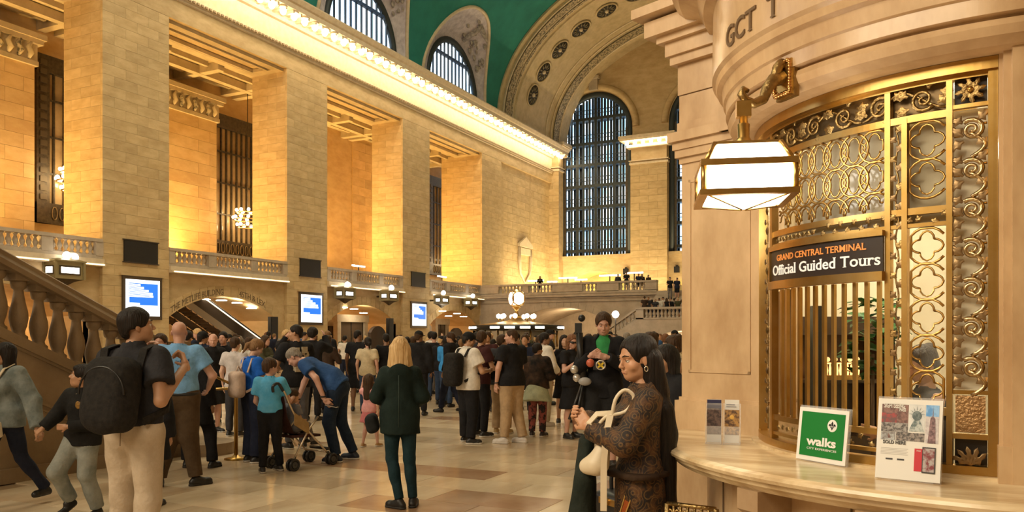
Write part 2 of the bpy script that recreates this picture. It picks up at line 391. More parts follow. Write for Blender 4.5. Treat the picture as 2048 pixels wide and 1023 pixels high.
# ---- balustrades between the piers
balme = MB().lathe([(.13, 0), (.13, .06), (.09, .09), (.07, .13), (.13, .27), (.14, .33), (.08, .5), (.065, .57), (.1, .6), (.12, .62), (.12, .66)], 10).mesh('baluster')
def balustrade(y0, y1, z, label):
    r = empty('balustrade', (NX-.1, (y0+y1)/2, z), label=label, cat='balustrade', kind='structure')
    MB().box(NX-.5, NX, y0, y1, z-.06, z+.14).build('plinth', GREYST, r)
    MB().box(NX-.55, NX+.06, y0, y1, z+.80, z+.96).build('handrail', GREYST, r)
    L = y1-y0; blk = [0, L*.30, L*.66, L-.35]
    edges = []
    for k in range(4):
        a = y0+blk[k]; wdt = .55 if 0 < k < 3 else .4
        MB().box(NX-.5, NX+.02, a, a+wdt, z+.1, z+.82).build('pedestal', GREYST, r); edges.append((a, a+wdt))
    for (a, b2), (c2, d2) in zip(edges[:-1], edges[1:]):
        n = max(2, int((c2-b2)/.31))
        for k in range(n):
            o = link('baluster', balme, GREYST, loc=(NX-.25, b2+(c2-b2)*(k+.5)/n, z+.14)); world_child(o, r)
    lb = MB().box(NX-.5, NX+.28, y0, y1, z-.42, z-.30).box(NX-.5, NX+.16, y0, y1, z-.30, z-.06); lb.build('ledge', PALE, r)
    MB().box(NX+.27, NX+.31, y0+.1, y1-.1, z-.39, z-.33).build('glow_strip', mat('ledge_glow', (1, .9, .7), .4, emit=(1, .78, .45), estr=1.6), r)  # emissive strip imitates the ledge catching light from above, not a fixture
BZ = 5.6
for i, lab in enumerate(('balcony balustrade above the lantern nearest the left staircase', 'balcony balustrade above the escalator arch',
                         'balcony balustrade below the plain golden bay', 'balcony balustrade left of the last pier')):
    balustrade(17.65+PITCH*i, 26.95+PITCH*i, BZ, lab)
# ---- walls with segmental arches under the balcony
def arch_wall(name, y0, y1, ay0, ay1, zs, zc, ztop, label, x=NX-.25, depth=5.0):
    f = arc_fn(ay0, ay1, zs, zc); b = MB(); n = 28
    ys = [ay0+(ay1-ay0)*k/n for k in range(n+1)]
    for a, e in zip(ys[:-1], ys[1:]):
        b.add([(x, a, f(a)), (x, e, f(e)), (x, e, ztop), (x, a, ztop)], [(0, 1, 2, 3)], 0)
        b.add([(x, a, f(a)), (x, e, f(e)), (x-depth, e, f(e)), (x-depth, a, f(a))], [(3, 2, 1, 0)], 1, True)
    b.box(x-.4, x, y0, ay0, 0, ztop).box(x-.4, x, ay1, y1, 0, ztop)
    for y, s in ((ay0, 1), (ay1, -1)):
        b.add([(x, y, 0), (x-depth, y, 0), (x-depth, y, zs), (x, y, zs)], [(0, 1, 2, 3) if s < 0 else (3, 2, 1, 0)], 1)
    W_ = structure(name, b, [STONE, OCHRE], label, 'wall')
    vo = MB()                                   # voussoir hood around the arch
    f2 = arc_fn(ay0, ay1, zs, zc)
    for k in range(15):
        a = ay0+(ay1-ay0)*k/15+.02; e = ay0+(ay1-ay0)*(k+1)/15-.02
        vb = MB(); vb.extrude([(x, a, f2(a)+.01), (x, e, f2(e)+.01), (x, e+(e-(ay0+ay1)/2)*.04, f2(e)+.62), (x, a+(a-(ay0+ay1)/2)*.04, f2(a)+.62)], (.025, 0, 0)); vb.build('voussoir', BLOCK, W_)
    return W_
AW = []
for i in range(4):
    y0 = 17.65+PITCH*i; y1 = y0+PITCH-PW
    AW.append(arch_wall('wall_arch', y0, y1, y0+.35 if i != 1 else y0+.1, y1-.6, 2.7, 4.05, BZ-.3,
        ['limestone wall with lantern behind the left staircase', 'limestone wall with a wide arch over the escalators', 'limestone wall with an arch over bronze doors and two lanterns', 'limestone wall with the smallest arch left of the end balcony'][i]))
PASS = structure('wall_passage', MB().box(-50, -49, 8, 82, 0, 5.4), OCHRE, 'warm passage wall beyond the arches', 'wall')
structure('ceiling_passage', MB().box(-50, NX-5.2, 8, 82, 4.9, 5.0), CREAM, 'low passage ceiling beyond the arches', 'ceiling')
for i, y in enumerate((24.0, 36.5, 49.5, 62.5)):
    point('passage_lamp', (-42.5, y, 3.4), 260 if i != 1 else 330, (1, .66, .34), .3)
dl = MB().lathe([(.30, 0), (.32, .05), (.26, .09)], 14).mesh('downlight')
DLM = mat('downlight_glow', (1, .95, .85), .4, emit=(1, .90, .68), estr=9)
for (px, py, dd) in ((375, 601, 47.5), (410, 599, 47.5), (443, 601, 48), (474, 606, 49), (503, 617, 50.5), (687, 615, 58), (708, 618, 60), (727, 626, 60.5), (885, 622, 68), (897, 632, 69.5), (914, 627, 69), (927, 633, 70)):
    p = gp(px, dd, CAMZ+(HZ-py)*dd/FPX)
    o = link('ceiling_downlight', dl, DLM, loc=p)
    setp(o, 'round recessed downlight under the ' + ('escalator arch' if px < 600 else 'arch with bronze doors' if px < 800 else 'smallest arch'), 'light', 'downlights under the ' + ('escalator arch' if px < 600 else 'bronze door arch' if px < 800 else 'smallest arch'))
    o.scale = (1, 1, .6)
# ---- escalators in the second bay
ESM = mat('escalator_metal', (.42, .36, .28), .22, .9)
for i, (py0, lab) in enumerate(((32.2, 'near escalator with metal balustrade under the lettered arch'), (32.2, 'far escalator with metal balustrade under the lettered arch'))):
    e = empty('escalator', (-39, py0, 0), label=lab, cat='escalator', group='escalators under the arch')
    XO = 1.0+2.3*i
    def P_(t, dx, dz): return (NX-XO-dx, py0+7.5*(1-t), .2+4.0*t+dz)
    for s, dx in ((0, 0.0), (1, 1.15)):
        b = MB(); q = [P_(0, dx, 0), P_(1, dx, 0), P_(1, dx, .95), P_(0, dx, .95)]; b.extrude(q, (-.08, 0, 0)); b.build('side_panel', mat('escalator_glass', (.05, .035, .025), .12, .2), e)
        b = MB(); q = [P_(0, dx-.04, -.35), P_(1, dx-.04, -.35), P_(1, dx-.04, .12), P_(0, dx-.04, .12)]; b.extrude(q, (-.14, 0, 0)); b.build('skirt', ESM, e)
        b = MB(); b.tube([P_(t/8, dx+.02, 1.0) for t in range(9)], .07, 6); b.build('handrail', BLACK, e)
        b = MB(); b.tube([P_(t/8, dx-.03, .90) for t in range(9)], .035, 6); b.build('glow_strip', mat('escalator_strip', (1, .9, .7), .3, emit=(1, .8, .5), estr=1.8), e)
    for k in range(18):
        t = k/18; p = P_(t, .6, 0); MB().box(p[0]-.5, p[0]+.5, p[1]-.42, p[1], p[2]-.2, p[2]+.02).build('step', mat('step_metal', (.12, .11, .1), .4, .8), e)
# carved letters on the arch
def text_mesh(s, size, depth=.0, bold=0.0, align='CENTER'):
    c = bpy.data.curves.new('lettering', 'FONT'); c.body = s; c.size = size; c.extrude = depth; c.offset = bold; c.align_x = align; c.resolution_u = 3
    o = bpy.data.objects.new('lettering', c); COL.objects.link(o)
    dg = bpy.context.evaluated_depsgraph_get(); me = bpy.data.meshes.new_from_object(o.evaluated_get(dg))
    bpy.data.objects.remove(o); bpy.data.curves.remove(c); me.materials.clear(); return me
_lv = {}
def serif_text(s, size, depth=.0, bold=0.0):
    """text_mesh with small slab serifs added at the free ends of the upright strokes"""
    if not _lv:
        for k, ch in (('cap', 'I'), ('x', 'x'), ('asc', 'l')):
            q = text_mesh(ch, 1.0); _lv[k] = max(v.co.y for v in q.vertices); bpy.data.meshes.remove(q)
    me = text_mesh(s, size, depth, bold); zm = max(v.co.z for v in me.vertices); V = [tuple(v.co) for v in me.vertices]; F = [tuple(p.vertices) for p in me.polygons]
    lv = [0.0]+[x*size for x in _lv.values()]; tol = .02*size+2*bold; add = []; done = set()
    for e in me.edges:
        a, c = V[e.vertices[0]], V[e.vertices[1]]
        if abs(a[2]-zm) > 1e-6 or abs(c[2]-zm) > 1e-6 or abs(a[1]-c[1]) > 1e-4*size: continue
        w = abs(a[0]-c[0])
        if not .03*size < w < .17*size: continue
        y = a[1]; L = next((l for l in lv if abs(l-y) < tol), None)
        if L is None: continue
        k = (round((a[0]+c[0])/2/size, 2), round(L/size, 2))
        if k in done: continue
        done.add(k); x0, x1 = min(a[0], c[0])-.055*size, max(a[0], c[0])+.055*size; t = .045*size
        y0, y1 = (y, y+t) if L == 0 else (y-t, y)
        add.append([(x0, y0, zm), (x1, y0, zm), (x1, y1, zm), (x0, y1, zm)])
    for q in add: n = len(V); V += q; F.append((n, n+1, n+2, n+3))
    m2 = bpy.data.meshes.new('lettering'); m2.from_pydata(V, [], F); m2.update(); bpy.data.meshes.remove(me); return m2
def bend_text(s, size, fn, m, parent, name='lettering', bold=0.0, depth=.006, sx=1.0, fit=None):
    me = serif_text(s, size, depth, bold)
    if fit: xs0 = [v.co.x for v in me.vertices]; sx = fit/(max(xs0)-min(xs0))
    for v in me.vertices:
        v.co = fn(v.co.x*sx, v.co.y, v.co.z)
    o = link(name, me, m); world_child(o, parent); return o
CARVE = mat('carved_letter', (.16, .11, .065), .8)
fA = arc_fn(31.1, 39.75, 2.7, 4.05)
bend_text('THE METLIFE BUILDING', .50, lambda x, y, z: Vector((NX-.218+z, 33.2+x, fA(33.2+x)+.12+y)), CARVE, AW[1], fit=3.8)
bend_text('45TH & LEX', .50, lambda x, y, z: Vector((NX-.218+z, 37.45+x, fA(37.45+x)+.12+y)), CARVE, AW[1], fit=2.2)
# ---- bronze doors inside the arches 3, 4
for (px, py0, w, hh, dd, lab) in ((657, 640, 1.6, 2.6, 60.5, 'tall glazed bronze door left of the framed door under the arch'), (702, 637, 3.3, 2.9, 61, 'bronze framed door with carved head under the arch'), (881, 640, 1.9, 2.9, 73, 'bronze framed door under the smallest arch')):
    p = gp(px, dd); r = empty('bronze_door', (p.x, p.y, 0), -.0, lab, 'door')
    x, y = p.x, p.y
    for s in (-1, 1): MB().box(x-.2, x+.2, y+s*w/2-.2, y+s*w/2+.2, 0, hh).build('jamb', PALE, r)
    MB().box(x-.25, x+.25, y-w/2-.3, y+w/2+.3, hh-.1, hh+.45).build('lintel', PALE, r)
    MB().box(x-.05, x+.02, y-w/2+.1, y+w/2-.1, 0, hh-.1).build('glazing', mat('door_glass', (.16, .11, .07), .15, spec=.7), r)
    for k in range(3): MB().box(x, x+.06, y-w/2+.2+k*(w-.4)/2-.05, y-w/2+.2+k*(w-.4)/2+.05, 0, hh-.1).build('stile', BRONZE, r)
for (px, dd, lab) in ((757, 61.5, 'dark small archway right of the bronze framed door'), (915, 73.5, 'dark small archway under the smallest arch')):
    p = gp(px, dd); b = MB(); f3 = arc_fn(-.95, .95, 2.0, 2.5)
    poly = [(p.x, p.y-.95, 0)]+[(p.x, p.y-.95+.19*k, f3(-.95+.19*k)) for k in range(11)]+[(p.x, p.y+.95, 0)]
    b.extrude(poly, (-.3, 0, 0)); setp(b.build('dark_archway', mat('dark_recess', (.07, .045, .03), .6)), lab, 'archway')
for (px, y0_, y1_, dd, lab) in ((543, 633, 680, 52.0, 'black upright panel beside the escalator arch'), (777, 636, 680, 64.2, 'black upright panel left of the smallest lit screen')):
    k_ = (px-1024)/FPX; dd = (-(NX+.3))/(SA-CA*k_); p = gp(px, dd); b = MB().box(p.x, p.x+.25, p.y-.32, p.y+.32, 0, CAMZ+(HZ-y0_)*dd/FPX).box(p.x-.1, p.x+.35, p.y-.42, p.y+.42, 0, .06)
    b.box(p.x+.25, p.x+.27, p.y-.27, p.y+.27, .5, CAMZ+(HZ-y0_)*dd/FPX-.1); setp(b.build('display_totem', BLACK), lab, 'display')
# ---- screens and notice boards on the piers
SCRW = mat('screen_white', (.8, .85, .95), .4, emit=(.86, .93, 1), estr=1.05)
SCRB = mat('screen_blue', (.02, .12, .7), .4, emit=(.012, .13, .68), estr=1.0)
SCRG = mat('screen_text', (.2, .25, .45), .4, emit=(.25, .33, .62), estr=1.0)
for i, (y0, lab, lb2) in enumerate(((PY[0], 'lit white and blue information screen behind the man with a black backpack', 'blank black board above the screen on the nearest pier'),
                             (PY[1], 'lit white and blue information screen right of the escalator arch', 'blank black board on the pier right of the escalator arch'),
                             (PY[2], 'lit white and blue information screen between the pairs of lanterns', 'smallest blank black board, between the pairs of lanterns'))):
    z0, z1 = (2.75, 4.65) if i == 0 else (2.65, 4.5) if i == 1 else (2.6, 4.4)
    ya, yb = y0+1.25, y0+3.35
    s = empty('information_screen', (NX+.1, (ya+yb)/2, z0), label=lab, cat='screen', group='screens on the piers')
    MB().box(NX, NX+.10, ya-.16, yb+.16, z0-.18, z1+.18).build('bezel', mat('screen_bezel', (.10, .075, .05), .4, .4), s)
    MB().box(NX-.02, NX+.16, ya-.30, yb+.30, z1+.18, z1+.30).build('hood', STONE, s)
    MB().box(NX+.10, NX+.115, ya, yb, z0, z1).build('display', SCRW, s)
    hh = z1-z0; w = yb-ya
    MB().box(NX+.115, NX+.118, ya+w*.10, yb-w*.06, z0+hh*.30, z1-hh*.10).build('picture', SCRB, s)
    for k, q in enumerate((.42, .52, .66, .78, .80)):
        q2 = q*(1 if i == 0 else 1.02 if i == 1 else 1.08)
        MB().box(NX+.118, NX+.121, ya+w*.04, ya+w*min(q2, .93)-w*.08*(i == 2)*k*.3, z1-hh*(.12+.075*k)-hh*.06, z1-hh*(.12+.075*k)).build('text_band', SCRW, s)
        MB().box(NX+.121, NX+.123, ya+w*.07, ya+w*min(q2, .93)*.86, z1-hh*(.12+.075*k)-hh*.042, z1-hh*(.12+.075*k)-hh*.02).build('text_line', SCRG, s)
    MB().box(NX+.118, NX+.121, ya+w*.08, ya+w*.4, z0+hh*.30, z0+hh*.36).build('text_band', SCRW, s)
    zb = 5.55 if i == 0 else 5.75 if i == 1 else 5.85
    b = empty('notice_board', (NX+.05, (ya+yb)/2, zb), label=lb2, cat='board', group='blank boards on the piers')
    MB().box(NX, NX+.09, ya-.05, yb-.1, zb, zb+1.12).build('panel', mat('board_black', (.012, .010, .009), .5), b)
    MB().box(NX, NX+.12, ya-.12, yb-.03, zb-.05, zb).box(NX, NX+.12, ya-.12, yb-.03, zb+1.12, zb+1.17).build('frame', mat('board_frame', (.05, .035, .025), .5), b)
# ---- lantern signs
def lantern(px, py, dd, w, lab):
    z = CAMZ+(HZ-py)*dd/FPX; p = gp(px, dd, z); r = empty('lantern_sign', p, label=lab, cat='lantern', group='lit lantern signs under the balcony')
    h = w*.56; t = w*.62
    b = MB().box(-t/2, t/2, -w/2, w/2, h/2-.06, h/2).box(-t/2, t/2, -w/2, w/2, -h/2, -h/2+.06)
    for a in (-1, 1):
        for c in (-1, 1): b.box(a*t/2-.05, a*t/2+.05, c*w/2-.05, c*w/2+.05, -h/2, h/2)
    b.box(-t/2+.02, t/2-.02, -w/2+.02, w/2-.02, -h/2+.03, h/2-.03); b.build('case', mat('lantern_case', (.34, .29, .16), .45, .5), r, False)
    b = MB(); b.loft([[(a*t*.58*s, c*w*.56*s, z2) for a, c in ((-1, -1), (1, -1), (1, 1), (-1, 1))] for s, z2 in ((1, h/2), (1, h/2+.06), (.6, h/2+.16))], smooth=False); b.build('roof', mat('lantern_case'), r, False)
    b = MB(); b.loft([[(a*t*.5*s, c*w*.5*s, z2) for a, c in ((-1, -1), (1, -1), (1, 1), (-1, 1))] for s, z2 in ((1, -h/2), (.5, -h/2-.12), (.06, -h/2-.34))], smooth=False); b.build('pendant', BRONZE, r, False)
    MB().box(t/2, t/2+.012, -w*.37, w*.37, -h*.27, h*.27).build('face', BRONZE, r, False)
    MB().box(-w*.2, w*.2, -w/2-.012, -w/2, -h*.27, h*.27).build('face', BRONZE, r, False)
    MB().box(t/2+.012, t/2+.03, -w*.31, w*.31, -h*.17, h*.17).build('sign_light', WHITEL, r, False)
    MB().box(-w*.16, w*.16, -w/2-.03, -w/2-.012, -h*.17, h*.17).build('sign_light', WHITEL, r, False)
    for (x_, y_) in ((t/2-.1, -.1), (-.1, w/2-.12)):
        MB().sphere((x_, y_, h/2+.30), .19 if w < 1.7 else .22, 10, 8).build('globe', WHITEL, r, False)
        b = MB(); b.tube([(x_, y_, h/2+.05), (x_, y_, h/2+.14)], .07, 6); b.build('globe_stem', BRONZE, r, False)
    b = MB(); b.tube([(-t/2, 0, 0), (-t/2-.9, 0, 0)], .07, 6); b.build('bracket', BRONZE, r, False)
lantern(128, 541, 38.2, 1.45, 'lit lantern sign above the left staircase')
lantern(690, 587, 56.5, 1.25, 'lit lantern sign first right of the middle pier screen')
lantern(778, 592, 61.0, 1.25, 'lit lantern sign left of the smallest black board')
lantern(883, 600, 67.6, 1.15, 'lit lantern sign right of the smallest lit screen')
lantern(942, 605, 73.0, 1.15, 'lit lantern sign nearest the last pier')
# ---- vault, lunettes
VC, VA, VB, VZ = -18.6, 17.9, 13.2, 23.7
def vX(z): return VC-VA*math.sqrt(max(0, 1-((z-VZ)/VB)**2))
LUNC = [35.65, 49.0, 62.35]
LHW = 5.6; LH = 6.9
def zl(y):
    for c in LUNC[:3]:
        if abs(y-c) < LHW: return VZ+LH*(1-abs((y-c)/LHW)**2.3)**.62
    return VZ
b = MB(); Y = [-6+k*.4 for k in range(195)]; Y = [y for y in Y if y < 70.5]+[70.5]
rings = []
for y in Y:
    z0 = zl(y); tt0 = math.asin(min(1, (z0-VZ)/VB)); row = []
    for k in range(33):
        t = tt0+(PI/2-tt0)*k/32; row.append((VC-VA*math.cos(t), y, VZ+VB*math.sin(t)))
    for k in range(1, 13):
        t = PI/2+PI/2*k/12; row.append((VC-VA*math.cos(t), y, VZ+VB*math.sin(t)))
    rings.append(row)
b.loft(rings, closed=False, cap=False)
CEIL = structure('ceiling', b, TEAL, 'blue-green barrel vaulted ceiling', 'ceiling')
WLUN = glassmat('lunette_glass', (.80, .90, 1), (1.1, 1.1, 1.1), .4, .03)
for li, c in enumerate(LUNC[:3]):
    b = MB(); rings = []; gold = []
    n = 40
    for k in range(n+1):
        a = -1+2*k/n; a = math.copysign(abs(a)**.9, a); y = c+a*LHW*.999; z = VZ+LH*(1-abs(a)**2.3)**.62
        hw2 = 4.2; zz = VZ+.1+4.5*math.sqrt(max(0, 1-(a*.999)**2))
        rings.append([(vX(z), y, z), (vX(z)*.6+(NX-.5)*.4, c+a*(LHW*.6+4.6*.4), z*.6+(zz+.6)*.4), (NX-.45, c+a*4.6, zz+.5), (NX-.5, c+a*hw2, zz)])
    b.loft(rings, closed=False, cap=False)
    o = structure('wall_lunette', b, LILAC, ['painted plaster lunette hood nearest the viewer', 'painted plaster lunette hood around the larger arched window', 'painted plaster lunette hood with figure relief around the smaller arched window'][li], 'lunette')
    rim = MB(); rim.tube([r[0] for r in rings], .16, 6); rim.build('lunette_rib', PALE, o)
    # relief figures in the hood
    random.seed(20+li)
    for q in range(26):
        a = .05+.8*random.random(); k = int((a+1)/2*n); r = rings[min(k, n)]; t = random.uniform(.15, .9)
        p = Vector(r[0])*(1-t)+Vector(r[2])*t
        rr = random.uniform(.12, .32); MB().sphere(p, (rr*.5, rr, rr*random.uniform(.7, 1.6)), 7, 5).build('relief_lump', mat('relief_grey', (.22, .19, .18), .8, col2=(.5, .45, .4), scale=4), o)
    b = MB(); b.tube([Vector(rings[33][0])+Vector((.1, 0, .3)), Vector(rings[26][1])+Vector((.3, 0, .3)), Vector(rings[24][2])+Vector((.4, 0, .0))], [.12, .42, .2], 7); b.build('relief_figure', mat('relief_grey'), o)
    w = empty('window_%d' % (4+li), (NX-.5, c, VZ), label=['arched lunette window mostly above the frame', 'larger arched lunette window with white daylight', 'smaller arched lunette window with white daylight'][li], cat='window', kind='structure')
    arc = [(NX-.55, c+4.2*math.cos(t), VZ+.1+4.5*math.sin(t)) for t in [PI*k/28 for k in range(29)]]
    b = MB(); b.tube(arc, .3, 6); b.build('window_frame', IRON, w)
    MB().box(NX-.75, NX-.4, c-4.3, c+4.3, VZ-.1, VZ+.3).build('window_sill', IRON, w)
    for k in range(13):
        y = c-3.85+7.7*k/12; zt = VZ+.1+4.5*math.sqrt(max(0, 1-((y-c)/4.2)**2))
        MB().box(NX-.65, NX-.5, y-.045, y+.045, VZ+.2, zt).build('mullion', IRON, w)
    MB().box(NX-.68, NX-.45, c-3.1, c+3.1, VZ+2.9, VZ+3.15).build('transom', mat('lunette_blue_iron', (.05, .10, .25), .5), w)
    pane = MB(); pane.extrude([(NX-.72, y, z) for (x, y, z) in arc], (-.02, 0, 0)); pane.build('window_pane', WLUN, w)
# wall strip between cornice and vault at lunettes, flat piers between lunettes
structure('wall_attic', MB().box(NX-1.4, NX-.2, -6, EY, 23.5, 23.85), PALE, 'plain attic course above the cornice', 'wall')
# ---- transverse arch before the end wall
def ell(A, B, t): return (VC-A*math.cos(t), VZ+B*math.sin(t))
TS = [-.06+(PI+.12)*k/64 for k in range(65)]
b = MB(); secs = [(70.5, 18.2, 13.5), (70.5, 17.75, 12.95), (71.0, 17.6, 12.8), (71.05, 17.45, 12.6), (73.1, 17.3, 12.4), (73.15, 17.15, 12.25), (80.6, 17.15, 12.2), (80.65, 17.0, 12.05), (81.4, 16.95, 12.0), (81.5, 16.7, 11.75), (83.0, 16.6, 11.6), (83.05, 16.4, 11.4), (EY, 16.35, 11.3)]
rings = [[(ell(A, B, t)[0], y, ell(A, B, t)[1]) for t in TS] for y, A, B in secs]
b.loft(rings, closed=False, cap=False, smooth=False)
ARCH = structure('ceiling_arch', b, CREAM, 'cream ornamented arch with rosettes spanning the end of the hall', 'arch')
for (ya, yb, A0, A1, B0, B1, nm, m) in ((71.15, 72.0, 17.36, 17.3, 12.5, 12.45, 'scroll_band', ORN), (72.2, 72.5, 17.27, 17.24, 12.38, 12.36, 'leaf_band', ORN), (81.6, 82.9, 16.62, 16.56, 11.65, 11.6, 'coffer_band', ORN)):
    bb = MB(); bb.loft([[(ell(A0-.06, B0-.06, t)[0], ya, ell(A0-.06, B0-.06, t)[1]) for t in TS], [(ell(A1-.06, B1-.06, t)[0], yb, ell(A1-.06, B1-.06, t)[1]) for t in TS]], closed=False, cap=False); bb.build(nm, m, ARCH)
for y, A, B, r in ((71.05, 17.45, 12.6, .09), (72.1, 17.3, 12.42, .06), (72.6, 17.25, 12.36, .07), (80.6, 17.1, 12.15, .1), (81.45, 16.85, 11.9, .08), (83.0, 16.5, 11.5, .1)):
    bb = MB(); bb.tube([(ell(A, B, t)[0], y, ell(A, B, t)[1]) for t in TS[1:-1]], r, 5); bb.build('arch_moulding', PALE, ARCH)
rosd = MB(); rosd.lathe([(.95, 0), (.95, .05), (.0, .06)], 20)
DK = mat('rosette_ground', (.035, .03, .024), .7); 
for k in range(14):
    t = math.radians(15.5+11.3*k); xc, zc = ell(17.12, 12.17, t)
    nrm = Vector((math.cos(t)*12.17, 0, -math.sin(t)*17.12)).normalized(); tan = Vector((math.sin(t)*17.12, 0, math.cos(t)*12.17)).normalized()
    M_ = Matrix((tan, Vector((0, 1, 0)), nrm)).transposed()
    if k > 7: continue
    def RP(a, r, h): return Vector((xc, 75.9, zc))+M_@Vector((r*math.cos(a), r*math.sin(a), h))
    base = MB(); base.loft([[RP(2*PI*j/20, r, h) for j in range(20)] for r, h in ((1.05, -.05), (1.05, .04), (.1, .05))]); ro = base.build('rosette', DK, ARCH)
    rg = MB(); rg.tube([RP(2*PI*j/20, 1.12, .05) for j in range(20)], .10, 5, loop=True); rg.build('rosette_ring', CREAM, ro)
    pt = MB()
    for j in range(12):
        a = 2*PI*j/12; pt.tube([RP(a, .42, .06), RP(a, .65, .1), RP(a, .9, .06)], [.04, .085, .03], 5)
    pt.build('rosette_petals', mat('rosette_petal', (.20, .17, .11), .6), ro)
    ct = MB(); ct.sphere(RP(0, 0, .1), .22, 8, 6); ct.build('rosette_boss', PALE, ro)
# ---- end wall with tall windows
EW = [(-36.0, -27.2), (-23.1, -14.3)]
ZS0, ZSP = 10.9, 24.9
b = MB(); xs = [-37.5+.4*k for k in range(95)]
def ewtop(x):
    for a, e in EW+[(-10.2, -1.4)]:
        if a < x < e: return True
    return False
for (a, e) in EW+[(-10.2, -1.4)]:
    w = (e-a)/2; c = (a+e)/2; n = 24
    for k in range(n):
        x0 = c-w*math.cos(PI*k/n); x1 = c-w*math.cos(PI*(k+1)/n); za = ZSP+w*math.sin(PI*k/n); zb_ = ZSP+w*math.sin(PI*(k+1)/n)
        b.add([(x0, EY, za), (x1, EY, zb_), (x1, EY, 38), (x0, EY, 38)], [(0, 1, 2, 3)])
        b.add([(x0, EY, za), (x1, EY, zb_), (x1, EY+1.2, zb_), (x0, EY+1.2, za)], [(0, 1, 2, 3)])
    for x in (a, e): b.add([(x, EY, ZS0), (x, EY+1.2, ZS0), (x, EY+1.2, ZSP), (x, EY, ZSP)], [(0, 1, 2, 3)])
    b.add([(a, EY, ZS0), (e, EY, ZS0), (e, EY+1.2, ZS0), (a, EY+1.2, ZS0)], [(0, 1, 2, 3)])
for a, e in ((-38, -36), (-27.2, -23.1), (-14.3, -10.2), (-1.4, 2)): b.add([(a, EY, 0), (e, EY, 0), (e, EY, 38), (a, EY, 38)], [(0, 1, 2, 3)])
# lower wall with lit yellow arched recesses
for a, e in EW+[(-10.2, -1.4)]:
    c = (a+e)/2; f = arc_fn(c-3.6, c+3.6, 7.4, 9.1)
    for k in range(20):
        x0 = c-3.6+.36*k; x1 = x0+.36; b.add([(x0, EY, f(x0)), (x1, EY, f(x1)), (x1, EY, ZS0), (x0, EY, ZS0)], [(0, 1, 2, 3)])
        b.add([(x0, EY, f(x0)), (x1, EY, f(x1)), (x1, EY+4, f(x1)), (x0, EY+4, f(x0))], [(0, 1, 2, 3)])
    b.box(a, c-3.6, EY, EY+.3, 5, ZS0).box(c+3.6, e, EY, EY+.3, 5, ZS0).box(a, e, EY+3.9, EY+4, 5, 10).box(a, e, EY-.1, EY, 10.1, 10.5).box(a, e, EY-.25, EY+.2, 10.5, ZS0)
    point('recess_lamp', (c, EY+2.2, 6.4), 380, (1, .86, .22), .3)
WEND = structure('wall_end', b, STONE, 'end wall of the hall with tall arched windows', 'wall')
GE = glassmat('end_window_glass', (.68, .86, 1.0), (1.0, 1.0, 1.0), .7, .04)
for wi, (a, e) in enumerate(EW+[(-10.2, -1.4)]):
    w = (e-a)/2; c = (a+e)/2
    W_ = empty('window_%d' % (7+wi), (c, EY, ZS0), label=['tall arched end window with a grid of dark bars, fully visible', 'tall arched end window partly hidden by the ticket booth', 'tall arched end window wholly behind the ticket booth'][wi], cat='window', kind='structure')
    arc = [(c-(w-.3)*math.cos(t), EY+.2, ZSP+(w-.3)*math.sin(t)) for t in [PI*k/30 for k in range(31)]]
    fb = MB(); fb.tube([(a+.3, EY+.2, ZS0)]+arc+[(e-.3, EY+.2, ZS0)], .35, 6); fb.build('window_frame', IRON, W_)
    hb = MB(); hb.tube([(c-(w+.45)*math.cos(t), EY-.05, ZSP+(w+.45)*math.sin(t)) for t in [PI*k/30 for k in range(31)]], .38, 6); hb.build('window_hood', STONE, W_)
    kb = MB().box(c-.5, c+.5, EY-.6, EY, ZSP+w+.1, ZSP+w+1.3).box(c-.7, c+.7, EY-.75, EY, ZSP+w+1.3, ZSP+w+1.6); kb.build('keystone', GREYST, W_)
    nb = 12
    for layer, dy in ((0, .25), (1, 1.3)):
        for k in range(1, nb):
            x = a+(e-a)*k/nb; zt = ZSP+math.sqrt(max(.2, (w-.2)**2-(x-c)**2))
            th = .125 if k % 3 else .17
            MB().box(x-th, x+th, EY+dy, EY+dy+.12, ZS0, zt).build('mullion', IRON, W_)
    for k, z in enumerate((11.5, 14.0, 16.4, 18.8, 21.2, 23.6, 26.4)):
        ww = w-.2 if z < ZSP else math.sqrt(max(.1, (w-.2)**2-(z-ZSP)**2))
        MB().box(c-ww, c+ww, EY+.2, EY+1.4, z-.16, z+.16).build('walkway', IRON, W_)
        MB().box(c-ww, c+ww, EY+.2, EY+.3, z+.95, z+1.02).build('guard_rail', IRON, W_)
        MB().box(c-ww, c+ww, EY+.2, EY+.3, z+.55, z+.6).build('guard_rail', IRON, W_)
    for x in (a+.55, e-.55): MB().box(x-.3, x+.3, EY+.1, EY+.3, ZS0, ZSP).build('side_grille', BRONZE, W_)
    pg = MB(); pg.extrude([(a+.1, EY+1.45, ZS0)]+[(x, EY+1.45, z) for x, y, z in arc]+[(e-.1, EY+1.45, ZS0)], (0, .03, 0)); pg.build('window_pane', GE, W_)
